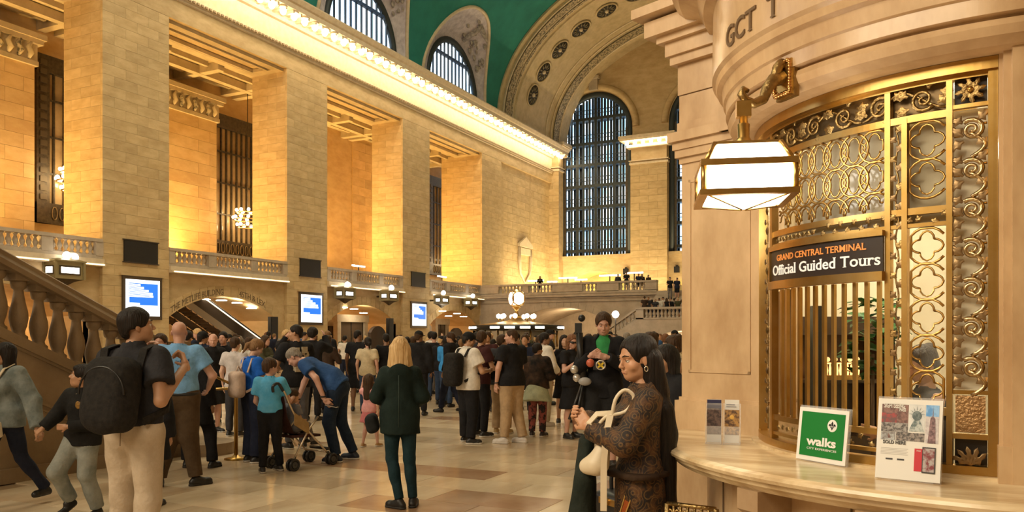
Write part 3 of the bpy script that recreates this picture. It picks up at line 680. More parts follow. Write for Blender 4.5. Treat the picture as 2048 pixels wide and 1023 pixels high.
# piers of the end wall with lamp capitals
def end_pier(a, e, lab, y=EY-.7):
    P = structure('pillar', MB().box(a+.06, e-.06, y+.06, EY, 0, 22.3), STONE, lab, 'pier')
    for c in range(28):
        n = max(1, int((e-a)/1.4)); off = .5 if c % 2 else 0
        xs_ = [a]+[a+(e-a)*(k+off)/n for k in range(n+1) if a+.25 < a+(e-a)*(k+off)/n < e-.25]+[e]
        for x0, x1 in zip(xs_[:-1], xs_[1:]): block('stone_block', ((x0+x1)/2, y+.04, (c+.5)*.74), (x1-x0-.015, .12, .725), BLOCK, P)
    for (z0, z1, o) in ((20.5, 20.7, .12), (20.85, 20.95, .16), (22.3, 22.6, .35), (23.0, 23.15, .95), (23.15, 23.5, 1.05)):
        block('capital_moulding', ((a+e)/2, y+(EY-y)/2-o/2, (z0+z1)/2), (e-a+2*o, EY-y+o, z1-z0), PALE, P)
    n = int((e-a)/.78)+1
    for k in range(n): cornice_lamp((a-.2+(e-a+.4)*k/(n-1), y-.6, 22.78), 'glowing bulb under the capital of an end wall pier', 'bulbs on the end wall piers')
end_pier(-27.2, -23.1, 'lamp-topped pier between the two visible end windows')
end_pier(-36.9, -35.4, 'narrow lamp-topped corner pier beside the left end window', EY-1.4)
for x, lab in ((-27.9, 'small black box on the end wall left of the middle pier'), (-22.2, 'small black box on the end wall right of the middle pier')):
    setp(MB().box(x-.28, x+.28, EY-.3, EY, 8.6, 9.25).box(x-.1, x+.1, EY-.2, EY, 9.25, 9.4).build('wall_speaker', BLACK), lab, 'speaker')
# south and west enclosure of the hall (behind and beside the viewpoint)
structure('wall_right', MB().box(-1.0, 0, 7.1, EY, 0, 26).box(-1.0, 9, 7.1, 7.6, 0, 26).box(8, 9, -14, 7.6, 0, 26), STONE, 'limestone side wall behind the ticket booth', 'wall')
structure('wall_west', MB().box(-60, 9, -15, -14, 0, 40), STONE, 'limestone wall closing the hall behind the viewer', 'wall')
structure('wall_outer', MB().box(-60, -59.5, -15, 100, 0, 20), OCHRE, 'outer passage wall', 'wall')
structure('ceiling_entry', MB().box(-37, 9, -15, -5.9, 24, 25).box(-1.2, 9, -6, 7.6, 24, 25).box(-37, 1, -6.1, -5.9, 24, 40), CREAM, 'plaster ceiling of the entry bay', 'ceiling')
# ================================================================== TICKET BOOTH (round bay)
BU, BD = 2.30, 3.90
def cy(th, R, z):            # point on the bay's cylinder
    return cw(BU+R*math.cos(th), BD+R*math.sin(th), z)
def thp(px, R):              # bearing on the bay at which radius R is seen at column px
    k = (px-1024)/FPX; a = 1+k*k; b_ = -2*(k*BU+BD); c = BU*BU+BD*BD-R*R; D = max(b_*b_-4*a*c, 0)
    d_ = (-b_-math.sqrt(D))/(2*a); return math.atan2(d_-BD, k*d_-BU) % (2*PI)
MARB = mat('booth_marble', (.42, .265, .135), .25, col2=(.68, .485, .285), scale=3.2, stretch=(1, 1, .45), lo=.28, hi=.66, bump=.03, bscale=20, spec=.5)
MARB2 = mat('counter_marble', (.52, .37, .20), .2, col2=(.80, .65, .42), scale=5, stretch=(.35, 1.6, 1), lo=.38, hi=.62, spec=.5)
BRASS = mat('polished_brass', (.58, .39, .15), .32, 1.0, col2=(.50, .30, .08), scale=6)
BRASSD = mat('aged_brass', (.30, .20, .08), .38, 1.0, col2=(.42, .29, .12), scale=20, bump=.3, bscale=60)
def ringseg(prof, t0, t1, n=48):
    b = MB(); b.loft([[cy(t0+(t1-t0)*k/n, R, z) for R, z in prof] for k in range(n+1)], closed=True, smooth=False); return b
T0, T1 = math.radians(140), math.radians(300)
BOOTH = empty('ticket_booth', cw(BU, BD, 0), label='round marble ticket booth bay with bronze grille at the edge of the hall', cat='booth', kind='structure')
# body below the counter
ringseg([(1.34, 0), (1.34, .12), (1.31, .14), (1.31, .98), (1.2, .98), (1.2, 0)], T0, T1).build('booth_base', MARB, BOOTH)
for px in (1524, 1760):
    th = thp(px, 1.42); w = .055
    pr = [(1.30, .985), (1.50, .985), (1.50, .90), (1.46, .87), (1.46, .84), (1.42, .83), (1.41, .74), (1.37, .66), (1.30, .60)]
    b = MB(); b.loft([[cy(th+s*w/1.4, R, z) for R, z in pr] for s in (-1, 1)], closed=True, smooth=False); b.build('corbel', mat('corbel_marble', (.34, .22, .12), .4, col2=(.42, .29, .17), scale=6), BOOTH)
for k in range(6):
    th = math.radians(186+k*17)
    b = MB(); b.loft([[cy(th+a, 1.312, z) for z in (.14, .98)]+[cy(th+a, 1.318, z) for z in (.98, .14)] for a in (0, .004)], closed=True, smooth=False); b.build('panel_joint', CARVE, BOOTH)
# entablature
ep = [(1.02, 2.645), (1.10, 2.648), (1.15, 2.655), (1.19, 2.68), (1.205, 2.71), (1.195, 2.735), (1.18, 2.738), (1.18, 2.748), (1.215, 2.752), (1.215, 2.812), (1.228, 2.818), (1.235, 2.88), (1.26, 2.89), (1.268, 2.92),
      (1.285, 2.935), (1.28, 3.28), (1.33, 3.30), (1.36, 3.36), (1.46, 3.40), (1.50, 3.44), (1.50, 3.52), (1.56, 3.60), (.9, 3.62), (.9, 2.645)]
ringseg(ep, T0, T1, 180).build('entablature', MARB, BOOTH)
tg0 = thp(1480, 1.282)
def frieze_fn(x, y, z): return cy(tg0+x/1.285, 1.286+z, 2.965+y)
bend_text('GCT', .14, frieze_fn, mat('frieze_letter', (.16, .10, .05), .6), BOOTH, bold=.001)
bend_text('T', .14, lambda x, y, z: frieze_fn(x+.26, y, z), mat('frieze_letter'), BOOTH, bold=.001)
# jamb to the right of the grille
tj = thp(1996, 1.03)
for (a0, a1, R, z0, z1) in ((0, .012, 1.075, 1.19, 2.66), (.012, .035, 1.10, 1.19, 2.70), (.035, .5, 1.13, 1.07, 2.72), (-.004, .06, 1.125, 1.07, 1.205)):
    ringseg([(.98, z0), (R, z0), (R, z1), (.98, z1)], tj+a0, tj+a1, 10).build('jamb_moulding', MARB, BOOTH)
# left pilaster and its own entablature, facing the viewer's left
PT = Vector((.67, -.74)); PN = Vector((-.74, -.67)); PA = Vector((1.0, 4.71))
PIL = empty('pillar', cw(PA.x, PA.y, 0), label='marble pilaster with stepped capital left of the booth grille', cat='pilaster', kind='structure')
def pbox(name, t0, t1, n0, n1, z0, z1, m=MARB, par=None):
    q = [cw(*(PA+PT*a+PN*c)) for a, c in ((t0, n0), (t1, n0), (t1, n1), (t0, n1))]
    b = MB(); b.extrude([(p.x, p.y, z0) for p in q][::-1], (0, 0, z1-z0)); return b.build(name, m, par or PIL)
pbox('pilaster_base', -.03, .56, -.36, .03, 0, 1.235); pbox('pilaster_base_bevel', -.012, .55, -.36, .012, 1.235, 1.255)
pbox('shaft', 0, .56, -.36, 0, 1.255, 2.62)
for (a, c, z0, z1) in ((.05, .065, 1.40, 2.52), (.44, .455, 1.40, 2.52), (.05, .455, 1.40, 1.415), (.05, .455, 2.505, 2.52)): pbox('panel_bead', a, c, -.01, .006, z0, z1)
for (o, z0, z1) in ((.012, 2.62, 2.655), (.03, 2.655, 2.70), (.04, 2.70, 2.745), (.062, 2.745, 2.80), (.02, 2.80, 2.86)): pbox('capital_moulding', -o, .53, -.36, o, z0, z1)
pbox('capital_block', .30, .53, -.2, .075, 2.745, 2.86)
pbox('architrave', -.015, .55, -.36, .005, 2.86, 3.02); pbox('architrave', -.02, .55, -.36, .012, 3.025, 3.20)
for (o, z0, z1, n1) in ((.05, 3.20, 3.25, .05), (.07, 3.25, 3.33, .07), (.11, 3.33, 3.37, .10), (.17, 3.37, 3.46, .14), (.22, 3.48, 3.535, .2)): pbox('cornice_step', -o, .4, -.36, n1, z0, z1)
# counter
ctr = ringseg([(.98, 1.07), (1.515, 1.07), (1.536, 1.062), (1.542, 1.05), (1.536, 1.036), (1.515, 1.03), (1.51, 1.012), (1.495, 1.0), (1.48, .985), (.98, .985)], math.radians(148), T1, 150).build('counter_top', MARB2, BOOTH)
ringseg([(.99, 1.07), (1.085, 1.07), (1.085, 1.082), (.99, 1.082)], math.radians(165), T1, 40).build('sill', MARB2, BOOTH)
# ---------------- bronze grille on the bay
RG = 1.02
GR = empty('bronze_grille', cw(BU, BD, 1.08), label='curved bronze ticket grille with lattice, bars and scrollwork', cat='grille')
def strip(name, t0, t1, z0, z1, R0=RG-.012, R1=RG+.012, m=BRASS, par=None, n=None):
    n = n or max(1, int(abs(t1-t0)/.025)+1)
    b = MB(); b.loft([[cy(t0+(t1-t0)*k/n, R, z) for R, z in ((R0, z0), (R1, z0), (R1, z1), (R0, z1))] for k in range(n+1)], closed=True, smooth=False)
    return b.build(name, m, par or GR)
tp = lambda px: thp(px, RG)
tL = math.radians(158); tR = tp(1995)
# full-height verticals
for (a, c, R) in ((tL, tL+.02, .03), (tp(1527), tp(1527)+.012, .02), (tp(1548), tp(1548)+.025, .02), (tp(1773), tp(1784), .018), (tp(1806), tp(1817), .018), (tp(1894), tp(1906), .02), (tp(1976), tR, .035)):
    strip('stile', a, c, 1.085, 2.60 if a < tp(1780) else 2.47 if a < tp(1890) else 2.60, RG-.014, RG+R)
strip('top_rail', tL, tR, 2.600, 2.645, RG-.02, RG+.05); strip('top_rail', tL, tR, 2.585, 2.60, RG-.02, RG+.02)
strip('bottom_rail', tL, tR, 1.082, 1.115, RG-.02, RG+.03); strip('rail', tL, tp(1905), 2.45, 2.478, RG-.012, RG+.016)
strip('rail', tp(1550), tp(1905), 2.085, 2.112); strip('rail', tp(1550), tp(1905), 2.035, 2.05, RG-.012, RG+.014)
strip('rail', tp(1550), tp(1775), 1.205, 1.23); strip('rail', tp(1550), tp(1775), 1.135, 1.15)
strip('rail', tp(1806), tp(1905), 1.30, 1.33); strip('rail', tp(1906), tp(1976), 1.385, 1.40); strip('rail', tp(1906), tp(1976), 1.215, 1.235); strip('rail', tp(1906), tp(1976), 2.475, 2.49)
# vertical bars of the window
for k in range(12):
    th = tp(1560)+(tp(1772)-tp(1560))*(k+.5)/12; strip('bar', th-.0075, th+.0075, 1.22, 1.83, RG-.008, RG+.008, n=1)
# tubes and leaves on the cylinder
def cm(mb): mb.v = [cy(v[0], RG+v[2], v[1]) for v in mb.v]; return mb
def ctube(name, pts, r, m=BRASS, n=5, loop=False, par=None, h=.004):
    b = MB(); b.tube([cy(t, RG+h, z) for t, z in pts], r, n, loop=loop); return b.build(name, m, par or GR)
def lring(tc, zc, r, m=BRASS, rr=.0055, clip=None):
    pts = []
    for j in range(20):
        a = 2*PI*j/20; t = tc+r*math.cos(a)/RG; z = zc+r*math.sin(a); pts.append((t, z))
    if clip:
        pts = [p for p in pts if clip[0] <= p[0] <= clip[1] and clip[2] <= p[1] <= clip[3]]
        if len(pts) < 5: return
        if len(pts) < 20:
            k = max(range(len(pts)), key=lambda i: (pts[i][0]-pts[i-1][0])**2*RG*RG+(pts[i][1]-pts[i-1][1])**2); pts = pts[k:]+pts[:k]
            return ctube('lattice_ring', pts, rr, m)
    ctube('lattice_ring', pts, rr, m, loop=True)
def quatre(tc, zc, r, m=BRASS, clip=None):
    pts = []
    for q in range(4):
        for j in range(7):
            a = q*PI/2+PI/4*(-1+2*j/6)*1.0
            rad = r*(.86+.14*math.cos(4*a)) if j not in (0, 6) else r*.62
            pts.append((tc+rad*math.cos(a)/RG, zc+rad*math.sin(a)))
    if clip:
        pts = [p for p in pts if clip[0] <= p[0] <= clip[1] and clip[2] <= p[1] <= clip[3]]
        if len(pts) < 6: return
    ctube('lattice_quatrefoil', pts, .0042, m, n=4, loop=clip is None or len(pts) == 28)
def lattice(t0, t1, z0, z1, dz, nt):
    dt = (t1-t0)/nt; clip = (t0+.003, t1-.003, z0, z1); r = max(dt*RG, dz)*.5
    z = z1-dz*.5; row = 0
    while z > z0-.02:
        for k in range(nt):
            tc = t0+(k+.5)*dt; lring(tc, z, r*1.03, clip=clip)
            quatre(tc, z, r*.83, clip=clip)
        z -= dz; row += 1
lattice(tp(1560), tp(1772), 2.115, 2.448, .128, 7)
lattice(tp(1818), tp(1893), 2.115, 2.448, .150, 1)
lattice(tp(1818), tp(1893), 1.335, 2.03, .140, 1)
def leaf(tc, zc, ang, L, w, m=BRASSD, h=.008):
    b = MB(); rows = []
    for i in range(6):
        q = i/5; ww = w*math.sin(PI*min(1, q*.93+.07))*(1+.4*math.cos(q*15.7)); cx = L*q; bend = .35*L*q*q
        row = []
        for s_, hh in ((-1, .0), (-.5, .004), (0, .0), (.5, .004), (1, 0)):
            x = cx; y = s_*ww+bend*.5; X = x*math.cos(ang)-y*math.sin(ang); Y = x*math.sin(ang)+y*math.cos(ang)
            row.append((tc+X/RG, zc+Y, h+hh+.005*math.sin(q*PI)))
        rows.append(row)
    b.loft(rows, closed=False, cap=False); return cm(b).build('leaf', m, GR)
def spiral(tc, zc, r, turns, a0, sgn, m=BRASSD, tail=None, rr=.008):
    pts = []
    N = int(14*turns)
    for j in range(N+1):
        q = j/N; a = a0+sgn*2*PI*turns*q; rad = r*(1-.88*q)
        pts.append((tc+rad*math.cos(a)/RG, zc+rad*math.sin(a)))
    if tail: pts = tail+pts
    b = MB(); n = len(pts); b.tube([cy(t, RG+.010, z) for t, z in pts], [rr*(1-.45*j/n) for j in range(n)], 5); b.build('scroll', m, GR)
# S-scroll panel at the right
ts0, ts1 = tp(1908), tp(1975); tcx = (ts0+ts1)/2; hw = (ts1-ts0)*RG/2
nS = 7; zz0, zz1 = 1.41, 2.465; dzS = (zz1-zz0)/nS
for k in range(nS):
    zc = zz1-(k+.5)*dzS; sg = 1 if k % 2 else 1
    spiral(tcx+.006, zc, hw*.72, 1.75, PI*.75, -1, mat('bright_scroll', (.52, .38, .20), .28, 1.0), tail=[(tcx-hw*.1/RG+.35*hw/RG*j/4, zc+dzS*(.95-.14*j)) for j in range(0)], rr=.0105)
    pts = [(tcx+hw*.72*math.cos(PI*.75)/RG+.006, zc+hw*.72*math.sin(PI*.75))]
    pts = [(tcx+.006+hw*(-.2+.95*math.sin(q*PI*.95))/RG, zc-hw*.2-(dzS*.62)*q) for q in [j/8 for j in range(9)]]
    ctube('scroll_stem', pts, .009, mat('bright_scroll'), h=.008)
    for (ox, oz, an, L) in ((-.75, -.45, 2.3, .045), (-.7, -.75, 3.6, .04), (.72, .62, .6, .035), (.75, -.5, -1.0, .04), (-.8, .5, 2.6, .03)):
        leaf(tcx+ox*hw*.55/RG, zc+oz*hw, an, L*1.45, .017, mat('dark_leaf', (.30, .20, .10), .4, .9))
    for s_ in (-1, 1):
        ctube('tie_bar', [(tcx+s_*hw*.98/RG, zc+.02*s_), (tcx+s_*hw*.6/RG, zc+.02*s_)], .005, BRASS)
# corner rosette
tcr = tcx; zcr = 2.54
for k in range(8): leaf(tcr, zcr, k*PI/4, .052, .012, BRASSD)
cm_b = MB(); cm_b.sphere(cy(tcr, RG+.018, zcr), .012, 8, 6); cm_b.build('boss', BRASS, GR)
strip('rosette_backing', ts0, ts1, 2.492, 2.586, RG-.02, RG-.014, mat('grille_dark', (.03, .022, .014), .5))
# running scroll frieze at the top
tf0, tf1 = tL+.03, tp(1893); NF = 8
strip('frieze_backing', tL, tf1, 2.478, 2.586, RG-.03, RG-.022, mat('frieze_bronze', (.17, .115, .055), .4, .7))
for k in range(NF):
    tc = tf0+(tf1-tf0)*(k+.5)/NF; sg = -1 if k % 2 else 1
    spiral(tc, 2.532, .046, 1.7, PI*(.2 if sg > 0 else 1.8), sg, BRASSD, rr=.0085)
    for (ox, oz, an) in ((-.055, -.02*sg, 2.6), (-.05, .028*sg, 3.4), (.052, .02*sg, .5), (.06, -.026*sg, -.4), (.02, -.04*sg, -1.4*sg)):
        leaf(tc+ox/RG, 2.532+oz, an, .048, .017, BRASSD)
    ctube('scroll_stem', [(tc-(tf1-tf0)/NF*.5+(tf1-tf0)/NF*j/6, 2.532-sg*.04*math.cos(PI*j/6)) for j in range(7)], .006, BRASSD)
# leaf strips: vertical and horizontal
def leafstrip_v(t, z0, z1, n):
    ctube('vine', [(t+.006*math.sin(q*n*1.6)/RG, z0+(z1-z0)*q) for q in [j/(2*n) for j in range(2*n+1)]], .004, BRASSD)
    for k in range(n):
        z = z0+(z1-z0)*(k+.5)/n; s_ = 1 if k % 2 else -1; leaf(t, z, PI/2-s_*.8, .042, .014, mat('dark_leaf') if k % 3 else BRASSD)
leafstrip_v((tp(1784)+tp(1806))/2, 1.12, 2.44, 34); leafstrip_v((tp(1532)+tp(1546))/2, 1.15, 2.44, 26)
def leafstrip_h(t0, t1, z, n):
    for k in range(n):
        t = t0+(t1-t0)*(k+.5)/n; leaf(t, z+(.008 if k % 2 else -.008), (.5 if k % 2 else -.5)+(PI if k < n/2 else 0), .03, .011, BRASSD)
leafstrip_h(tp(1560), tp(1772), 2.068, 20); leafstrip_h(tp(1818), tp(1893), 2.068, 4); leafstrip_h(tp(1560), tp(1772), 1.178, 14)
# panes behind the metal
strip('glass_pane', tp(1550), tp(1905), 2.05, 2.46, RG-.05, RG-.046, mat('frosted_pane', (.46, .43, .32), .12, col2=(.54, .50, .38), scale=3, spec=.6))
strip('glass_pane', ts0-.01, ts1+.01, 1.40, 2.48, RG-.05, RG-.046, mat('cream_pane', (.86, .80, .62), .2))
strip('glass_pane', tp(1818), tp(1893), 1.33, 2.03, RG-.05, RG-.048, mat('clear_pane', (.9, .9, .85), .04, alpha=.07))
# plaque and bottom panel
strip('plaque', ts0+.006, ts1-.006, 1.24, 1.38, RG-.01, RG+.012, mat('plaque_bronze', (.40, .25, .12), .4, .9, col2=(.34, .2, .09), scale=30, bump=.4, bscale=90))
strip('bottom_panel', ts0, ts1, 1.115, 1.215, RG-.03, RG-.022, mat('grille_dark'))
for k in range(5): leaf(tcx, 1.118, PI/2+(k-2)*.5, .07, .013, mat('dark_leaf'))
strip('bottom_panel', tp(1806), tp(1905), 1.115, 1.30, RG-.03, RG-.022, mat('grille_dark'))
# wooden side panel at the bay's left
strip('wood_panel', tL+.05, tp(1566), 1.23, 1.83, RG-.06, RG-.045, mat('brown_wood', (.16, .085, .03), .35, col2=(.24, .13, .05), scale=3, stretch=(6, 6, .6)))
# sign board
SG = empty('name_sign', cy(tp(1670), RG+.03, 1.86), label='dark curved sign reading Official Guided Tours on the grille', cat='sign')
ta, tb = tp(1556), tp(1773)
def sstrip(name, t0, t1, z0, z1, R0, R1, m): return strip(name, t0, t1, z0, z1, R0, R1, m, SG)
sstrip('panel', ta, tb, 1.868, 2.012, RG+.02, RG+.032, mat('sign_brown', (.028, .018, .013), .35))
sstrip('frame', ta-.012, tb+.002, 2.012, 2.034, RG+.012, RG+.042, BRASS); sstrip('frame', ta-.012, tb+.002, 1.83, 1.868, RG+.012, RG+.045, BRASS); sstrip('frame', ta-.014, ta, 1.83, 2.034, RG+.012, RG+.042, BRASS)
tm = (ta+tb)/2
SW = (tb-ta)*RG
def signtext(s, size, z, m, wfrac, bold, off=0):
    me = serif_text(s, size, .0012, bold); xs_ = [v.co.x for v in me.vertices]; w = max(xs_)-min(xs_); k = SW*wfrac/w; mid = (max(xs_)+min(xs_))/2
    for v in me.vertices: v.co = cy(tm+off+(v.co.x-mid)*k/RG, RG+.034+v.co.z, z+v.co.y)
    o = link('lettering', me, m); world_child(o, SG)
signtext('GRAND CENTRAL TERMINAL', .040, 1.962, mat('sign_orange', (.75, .27, .06), .5, emit=(.75, .27, .06), estr=.15), .80, .0006)
signtext('Official Guided Tours', .066, 1.896, mat('sign_white', (.85, .82, .76), .5, emit=(.85, .82, .76), estr=.15), .95, .0008, .008)
# ---------------- room behind the grille
RM = [(1.52, 4.60), (1.85, 5.9), (3.7, 5.9), (3.7, 3.1), (2.75, 2.95)]
b = MB()
for (p, q) in zip(RM[:-1], RM[1:]):
    p0, q0 = cw(*p), cw(*q); nrm = Vector((-(q0.y-p0.y), q0.x-p0.x, 0)).normalized()*.05
    b.extrude([(p0.x, p0.y, 0), (q0.x, q0.y, 0), (q0.x+nrm.x, q0.y+nrm.y, 0), (p0.x+nrm.x, p0.y+nrm.y, 0)], (0, 0, 3.0))
structure('wall_booth', b, mat('booth_cream', (.72, .66, .50), .6), 'cream inner walls of the ticket booth', 'wall')
b = MB(); b.extrude([cw(u, d_, 2.98) for u, d_ in RM+[(1.6, 3.4)]], (0, 0, .05)); structure('ceiling_booth', b, mat('booth_cream'), 'cream ceiling of the ticket booth', 'ceiling')
point('booth_lamp', cw(2.6, 4.7, 2.72), 75, (1, .86, .62), .12)
bl = empty('booth_ceiling_lamp', cw(2.62, 4.7, 2.80), label='round glowing lamp on the ticket booth ceiling', cat='lamp')
MB().sphere((0, 0, 0), (.15, .15, .07), 14, 8).build('globe', WHITEL, bl, False); MB().lathe([(.10, .05), (.1, .18), (.02, .18)], 12).build('mount', BRASS, bl, False)
# cabinet with lit display
cb = gp(1688, 5.3); kb = empty('display_cabinet', (cb.x, cb.y, 0), YAW, 'dark wooden cabinet with a lit shelf inside the booth', 'cabinet')
WOODD = mat('dark_wood', (.045, .026, .014), .35, col2=(.07, .04, .02), scale=4)
for (x0, x1, y0, y1, z0, z1, nm) in ((-.34, .34, 0, .3, 0, .95, 'base'), (-.34, -.28, 0, .3, .95, 1.62, 'side'), (.28, .34, 0, .3, .95, 1.62, 'side'), (-.36, .36, -.02, .3, 1.62, 1.74, 'top'), (-.28, .28, .26, .3, .95, 1.62, 'back'), (-.28, .28, .0, .28, 1.30, 1.32, 'shelf')):
    MB().box(x0, x1, y0, y1, z0, z1).build(nm, WOODD, kb, False)
cr = gp(1690, 5.28, 1.32); r = empty('gold_display', cr, YAW, 'glowing gold crown shaped ornament on the cabinet shelf', 'ornament')
MB().box(-.15, .15, .05, .15, .0, .03).build('tray', BRASS, r, False)
GLOW = mat('gold_glow', (1, .5, .15), .4, emit=(1, .50, .16), estr=1.6)
for k in range(12): MB().lathe([(.007, 0), (.010, .03), (.004, .075)], 6, (-.13+.0237*k, .1, .03)).build('candle', GLOW, r, False)
MB().box(-.15, .15, .06, .14, .105, .112).build('band', GLOW, r, False)
for k in range(6): MB().sphere((-.125+.05*k, .1, .135), .017, 8, 6).build('pearl', mat('gold_pale', (1, .7, .35), .3, emit=(1, .6, .25), estr=.6), r, False)
# second cabinet / post
pc = gp(1636, 5.0); k2 = empty('dark_post', (pc.x, pc.y, 0), YAW, 'dark upright post beside the cabinet in the booth', 'post')
MB().box(-.03, .03, 0, .08, 0, 1.80).build('post', BLACK, k2, False); MB().box(-.07, .07, -.03, .11, 0, .05).build('foot', BLACK, k2, False)
# plant
pl = gp(1745, 5.0); r = empty('potted_plant', (pl.x, pl.y, 0), YAW, 'leafy green plant inside the ticket booth', 'plant')
MB().lathe([(.10, 0), (.14, .25), (.15, .28), (.12, .28)], 14).build('pot', mat('terracotta', (.3, .13, .06), .7), r, False)
MB().lathe([(.015, .25), (.012, 1.5)], 6).build('stem', mat('stem_brown', (.10, .06, .03), .7), r, False)
LEAFG = mat('leaf_green', (.018, .085, .018), .4, col2=(.04, .15, .03), scale=8)
random.seed(5)
lm = MB(); lm.loft([[(-.004, 0, 0), (0, 0, .002), (.004, 0, 0)], [(-.022, .04, .005), (0, .04, 0), (.022, .04, .005)], [(-.018, .075, .002), (0, .075, -.004), (.018, .075, .002)], [(-.002, .105, -.012), (0, .105, -.014), (.002, .105, -.012)]], closed=False, cap=False)
lme = lm.mesh('leaf')
for k in range(110):
    a = random.uniform(0, 2*PI); z = random.uniform(1.35, 1.84); rr = .19*math.sqrt(random.random())*(1-abs(z-1.6)*1.2)
    o = link('leaf', lme, LEAFG, r, (rr*math.cos(a), rr*math.sin(a), z), (random.uniform(-.36, .6), random.uniform(-.6, .6), random.uniform(0, 6.28)))
# ---------------- lantern on its bracket
tq = thp(1572, 1.205); pq = cy(tq, 1.205, 2.70)
LN = empty('bracket_lantern', pq, label='lit brass lantern hanging from an ornate bracket on the booth', cat='lantern')
def outp(o, z, side=0.0): return cy(tq+side/1.2, 1.205+o, z)
# plate
for (s0, s1, z0, z1, h0, h1, m) in ((-.05, .05, 2.64, 2.79, .0, .02, BRASS), (-.058, .058, 2.63, 2.80, -.02, .006, BRASSD)):
    b = MB(); b.loft([[outp(h, z, s_) for s_, h in ((s0, h0), (s1, h0), (s1, h1), (s0, h1))] for z in (z0, z1)], smooth=False); b.build('wall_plate', m, LN)
random.seed(3)
for k in range(44):
    e = k/44*2*PI; x = max(-1, min(1, 1.35*math.cos(e)))*.046; z = 2.715+max(-1, min(1, 1.35*math.sin(e)))*.068
    MB().sphere(outp(.024, z, x), random.uniform(.006, .011), 6, 5).build('beading', mat('copper_beading', (.62, .33, .12), .25, 1), LN)
b = MB(); b.tube([outp(.02+.05*math.sin(q*PI*.8), 2.745-.012+.045*math.cos(q*2*PI*.8), 0) for q in [j/14 for j in range(15)]], [.024-.012*j/14 for j in range(15)], 8); b.build('upper_scroll', BRASSD, LN)
b = MB(); b.tube([outp(.02, 2.72), outp(.07, 2.70), outp(.10, 2.66), outp(.12, 2.615), outp(.17, 2.59), outp(.215, 2.60), outp(.235, 2.625), outp(.225, 2.645), outp(.20, 2.64)], [.03, .03, .026, .022, .02, .02, .018, .015, .01], 8); b.build('arm', BRASSD, LN)
ld = 3.36; lc = gp(1487, ld); lx = lc.x; ly = lc.y
def LP(x, y, z): 
    a = YAW+math.radians(-9); return Vector((lx+x*math.cos(a)-y*math.sin(a), ly+x*math.sin(a)+y*math.cos(a), z))
b = MB(); b.tube([outp(.215, 2.60), LP(0, 0, 2.585)], .016, 6); b.build('hook_arm', BRASSD, LN)
b = MB(); b.loft([[LP(x, y, z) for x, y in ((-.03, -.02), (.03, -.02), (.03, .02), (-.03, .02))] for z in (2.525, 2.59)], smooth=False); b.build('shackle', BRASS, LN)
b = MB(); b.loft([[LP(r_*math.cos(2*PI*j/14), r_*math.sin(2*PI*j/14), z) for j in range(14)] for r_, z in ((.016, 2.54), (.018, 2.50), (.026, 2.495), (.024, 2.44), (.032, 2.43), (.045, 2.405), (.07, 2.395), (.07, 2.388))]); b.build('neck', BRASS, LN)
def sq(h, z): return [LP(x*h, y*h, z) for x, y in ((-1, -1), (1, -1), (1, 1), (-1, 1))]
b = MB(); b.loft([sq(.125, 2.39), sq(.165, 2.312)], smooth=False); b.build('roof_glass', mat('lantern_glass', (1, .96, .88), .3, emit=(1, .93, .80), estr=6.0), LN)
b = MB(); b.loft([sq(.174, 2.305), sq(.174, 2.188)], smooth=False); b.build('band_glass', mat('lantern_glass'), LN)
b = MB(); b.loft([sq(.160, 2.182), sq(.004, 2.14)], smooth=False); b.build('base_glass', mat('lantern_glass'), LN)
for h0, h1, z0, z1 in ((.16, .188, 2.29, 2.316), (.16, .192, 2.172, 2.195), (.10, .132, 2.386, 2.397)):
    for k in range(4):
        q0, q1 = sq(h1, 0), sq(h0, 0); a, c = q0[k], q0[(k+1) % 4]; a2, c2 = q1[k], q1[(k+1) % 4]
        b = MB(); b.extrude([Vector((p.x, p.y, z0)) for p in (a, c, c2, a2)], (0, 0, z1-z0)); b.build('frame_bar', BRASS, LN)
for k in range(4):
    b = MB(); b.tube([sq(.177, 2.19)[k], sq(.177, 2.30)[k]], .012, 4); b.build('corner_post', BRASS, LN)
    b = MB(); b.tube([sq(.168, 2.31)[k], sq(.128, 2.39)[k]], .012, 5); b.build('roof_rib', BRASS, LN)
    b = MB(); b.tube([sq(.165, 2.178)[k], sq(.008, 2.137)[k]], .004, 4); b.build('base_rib', BRASS, LN)
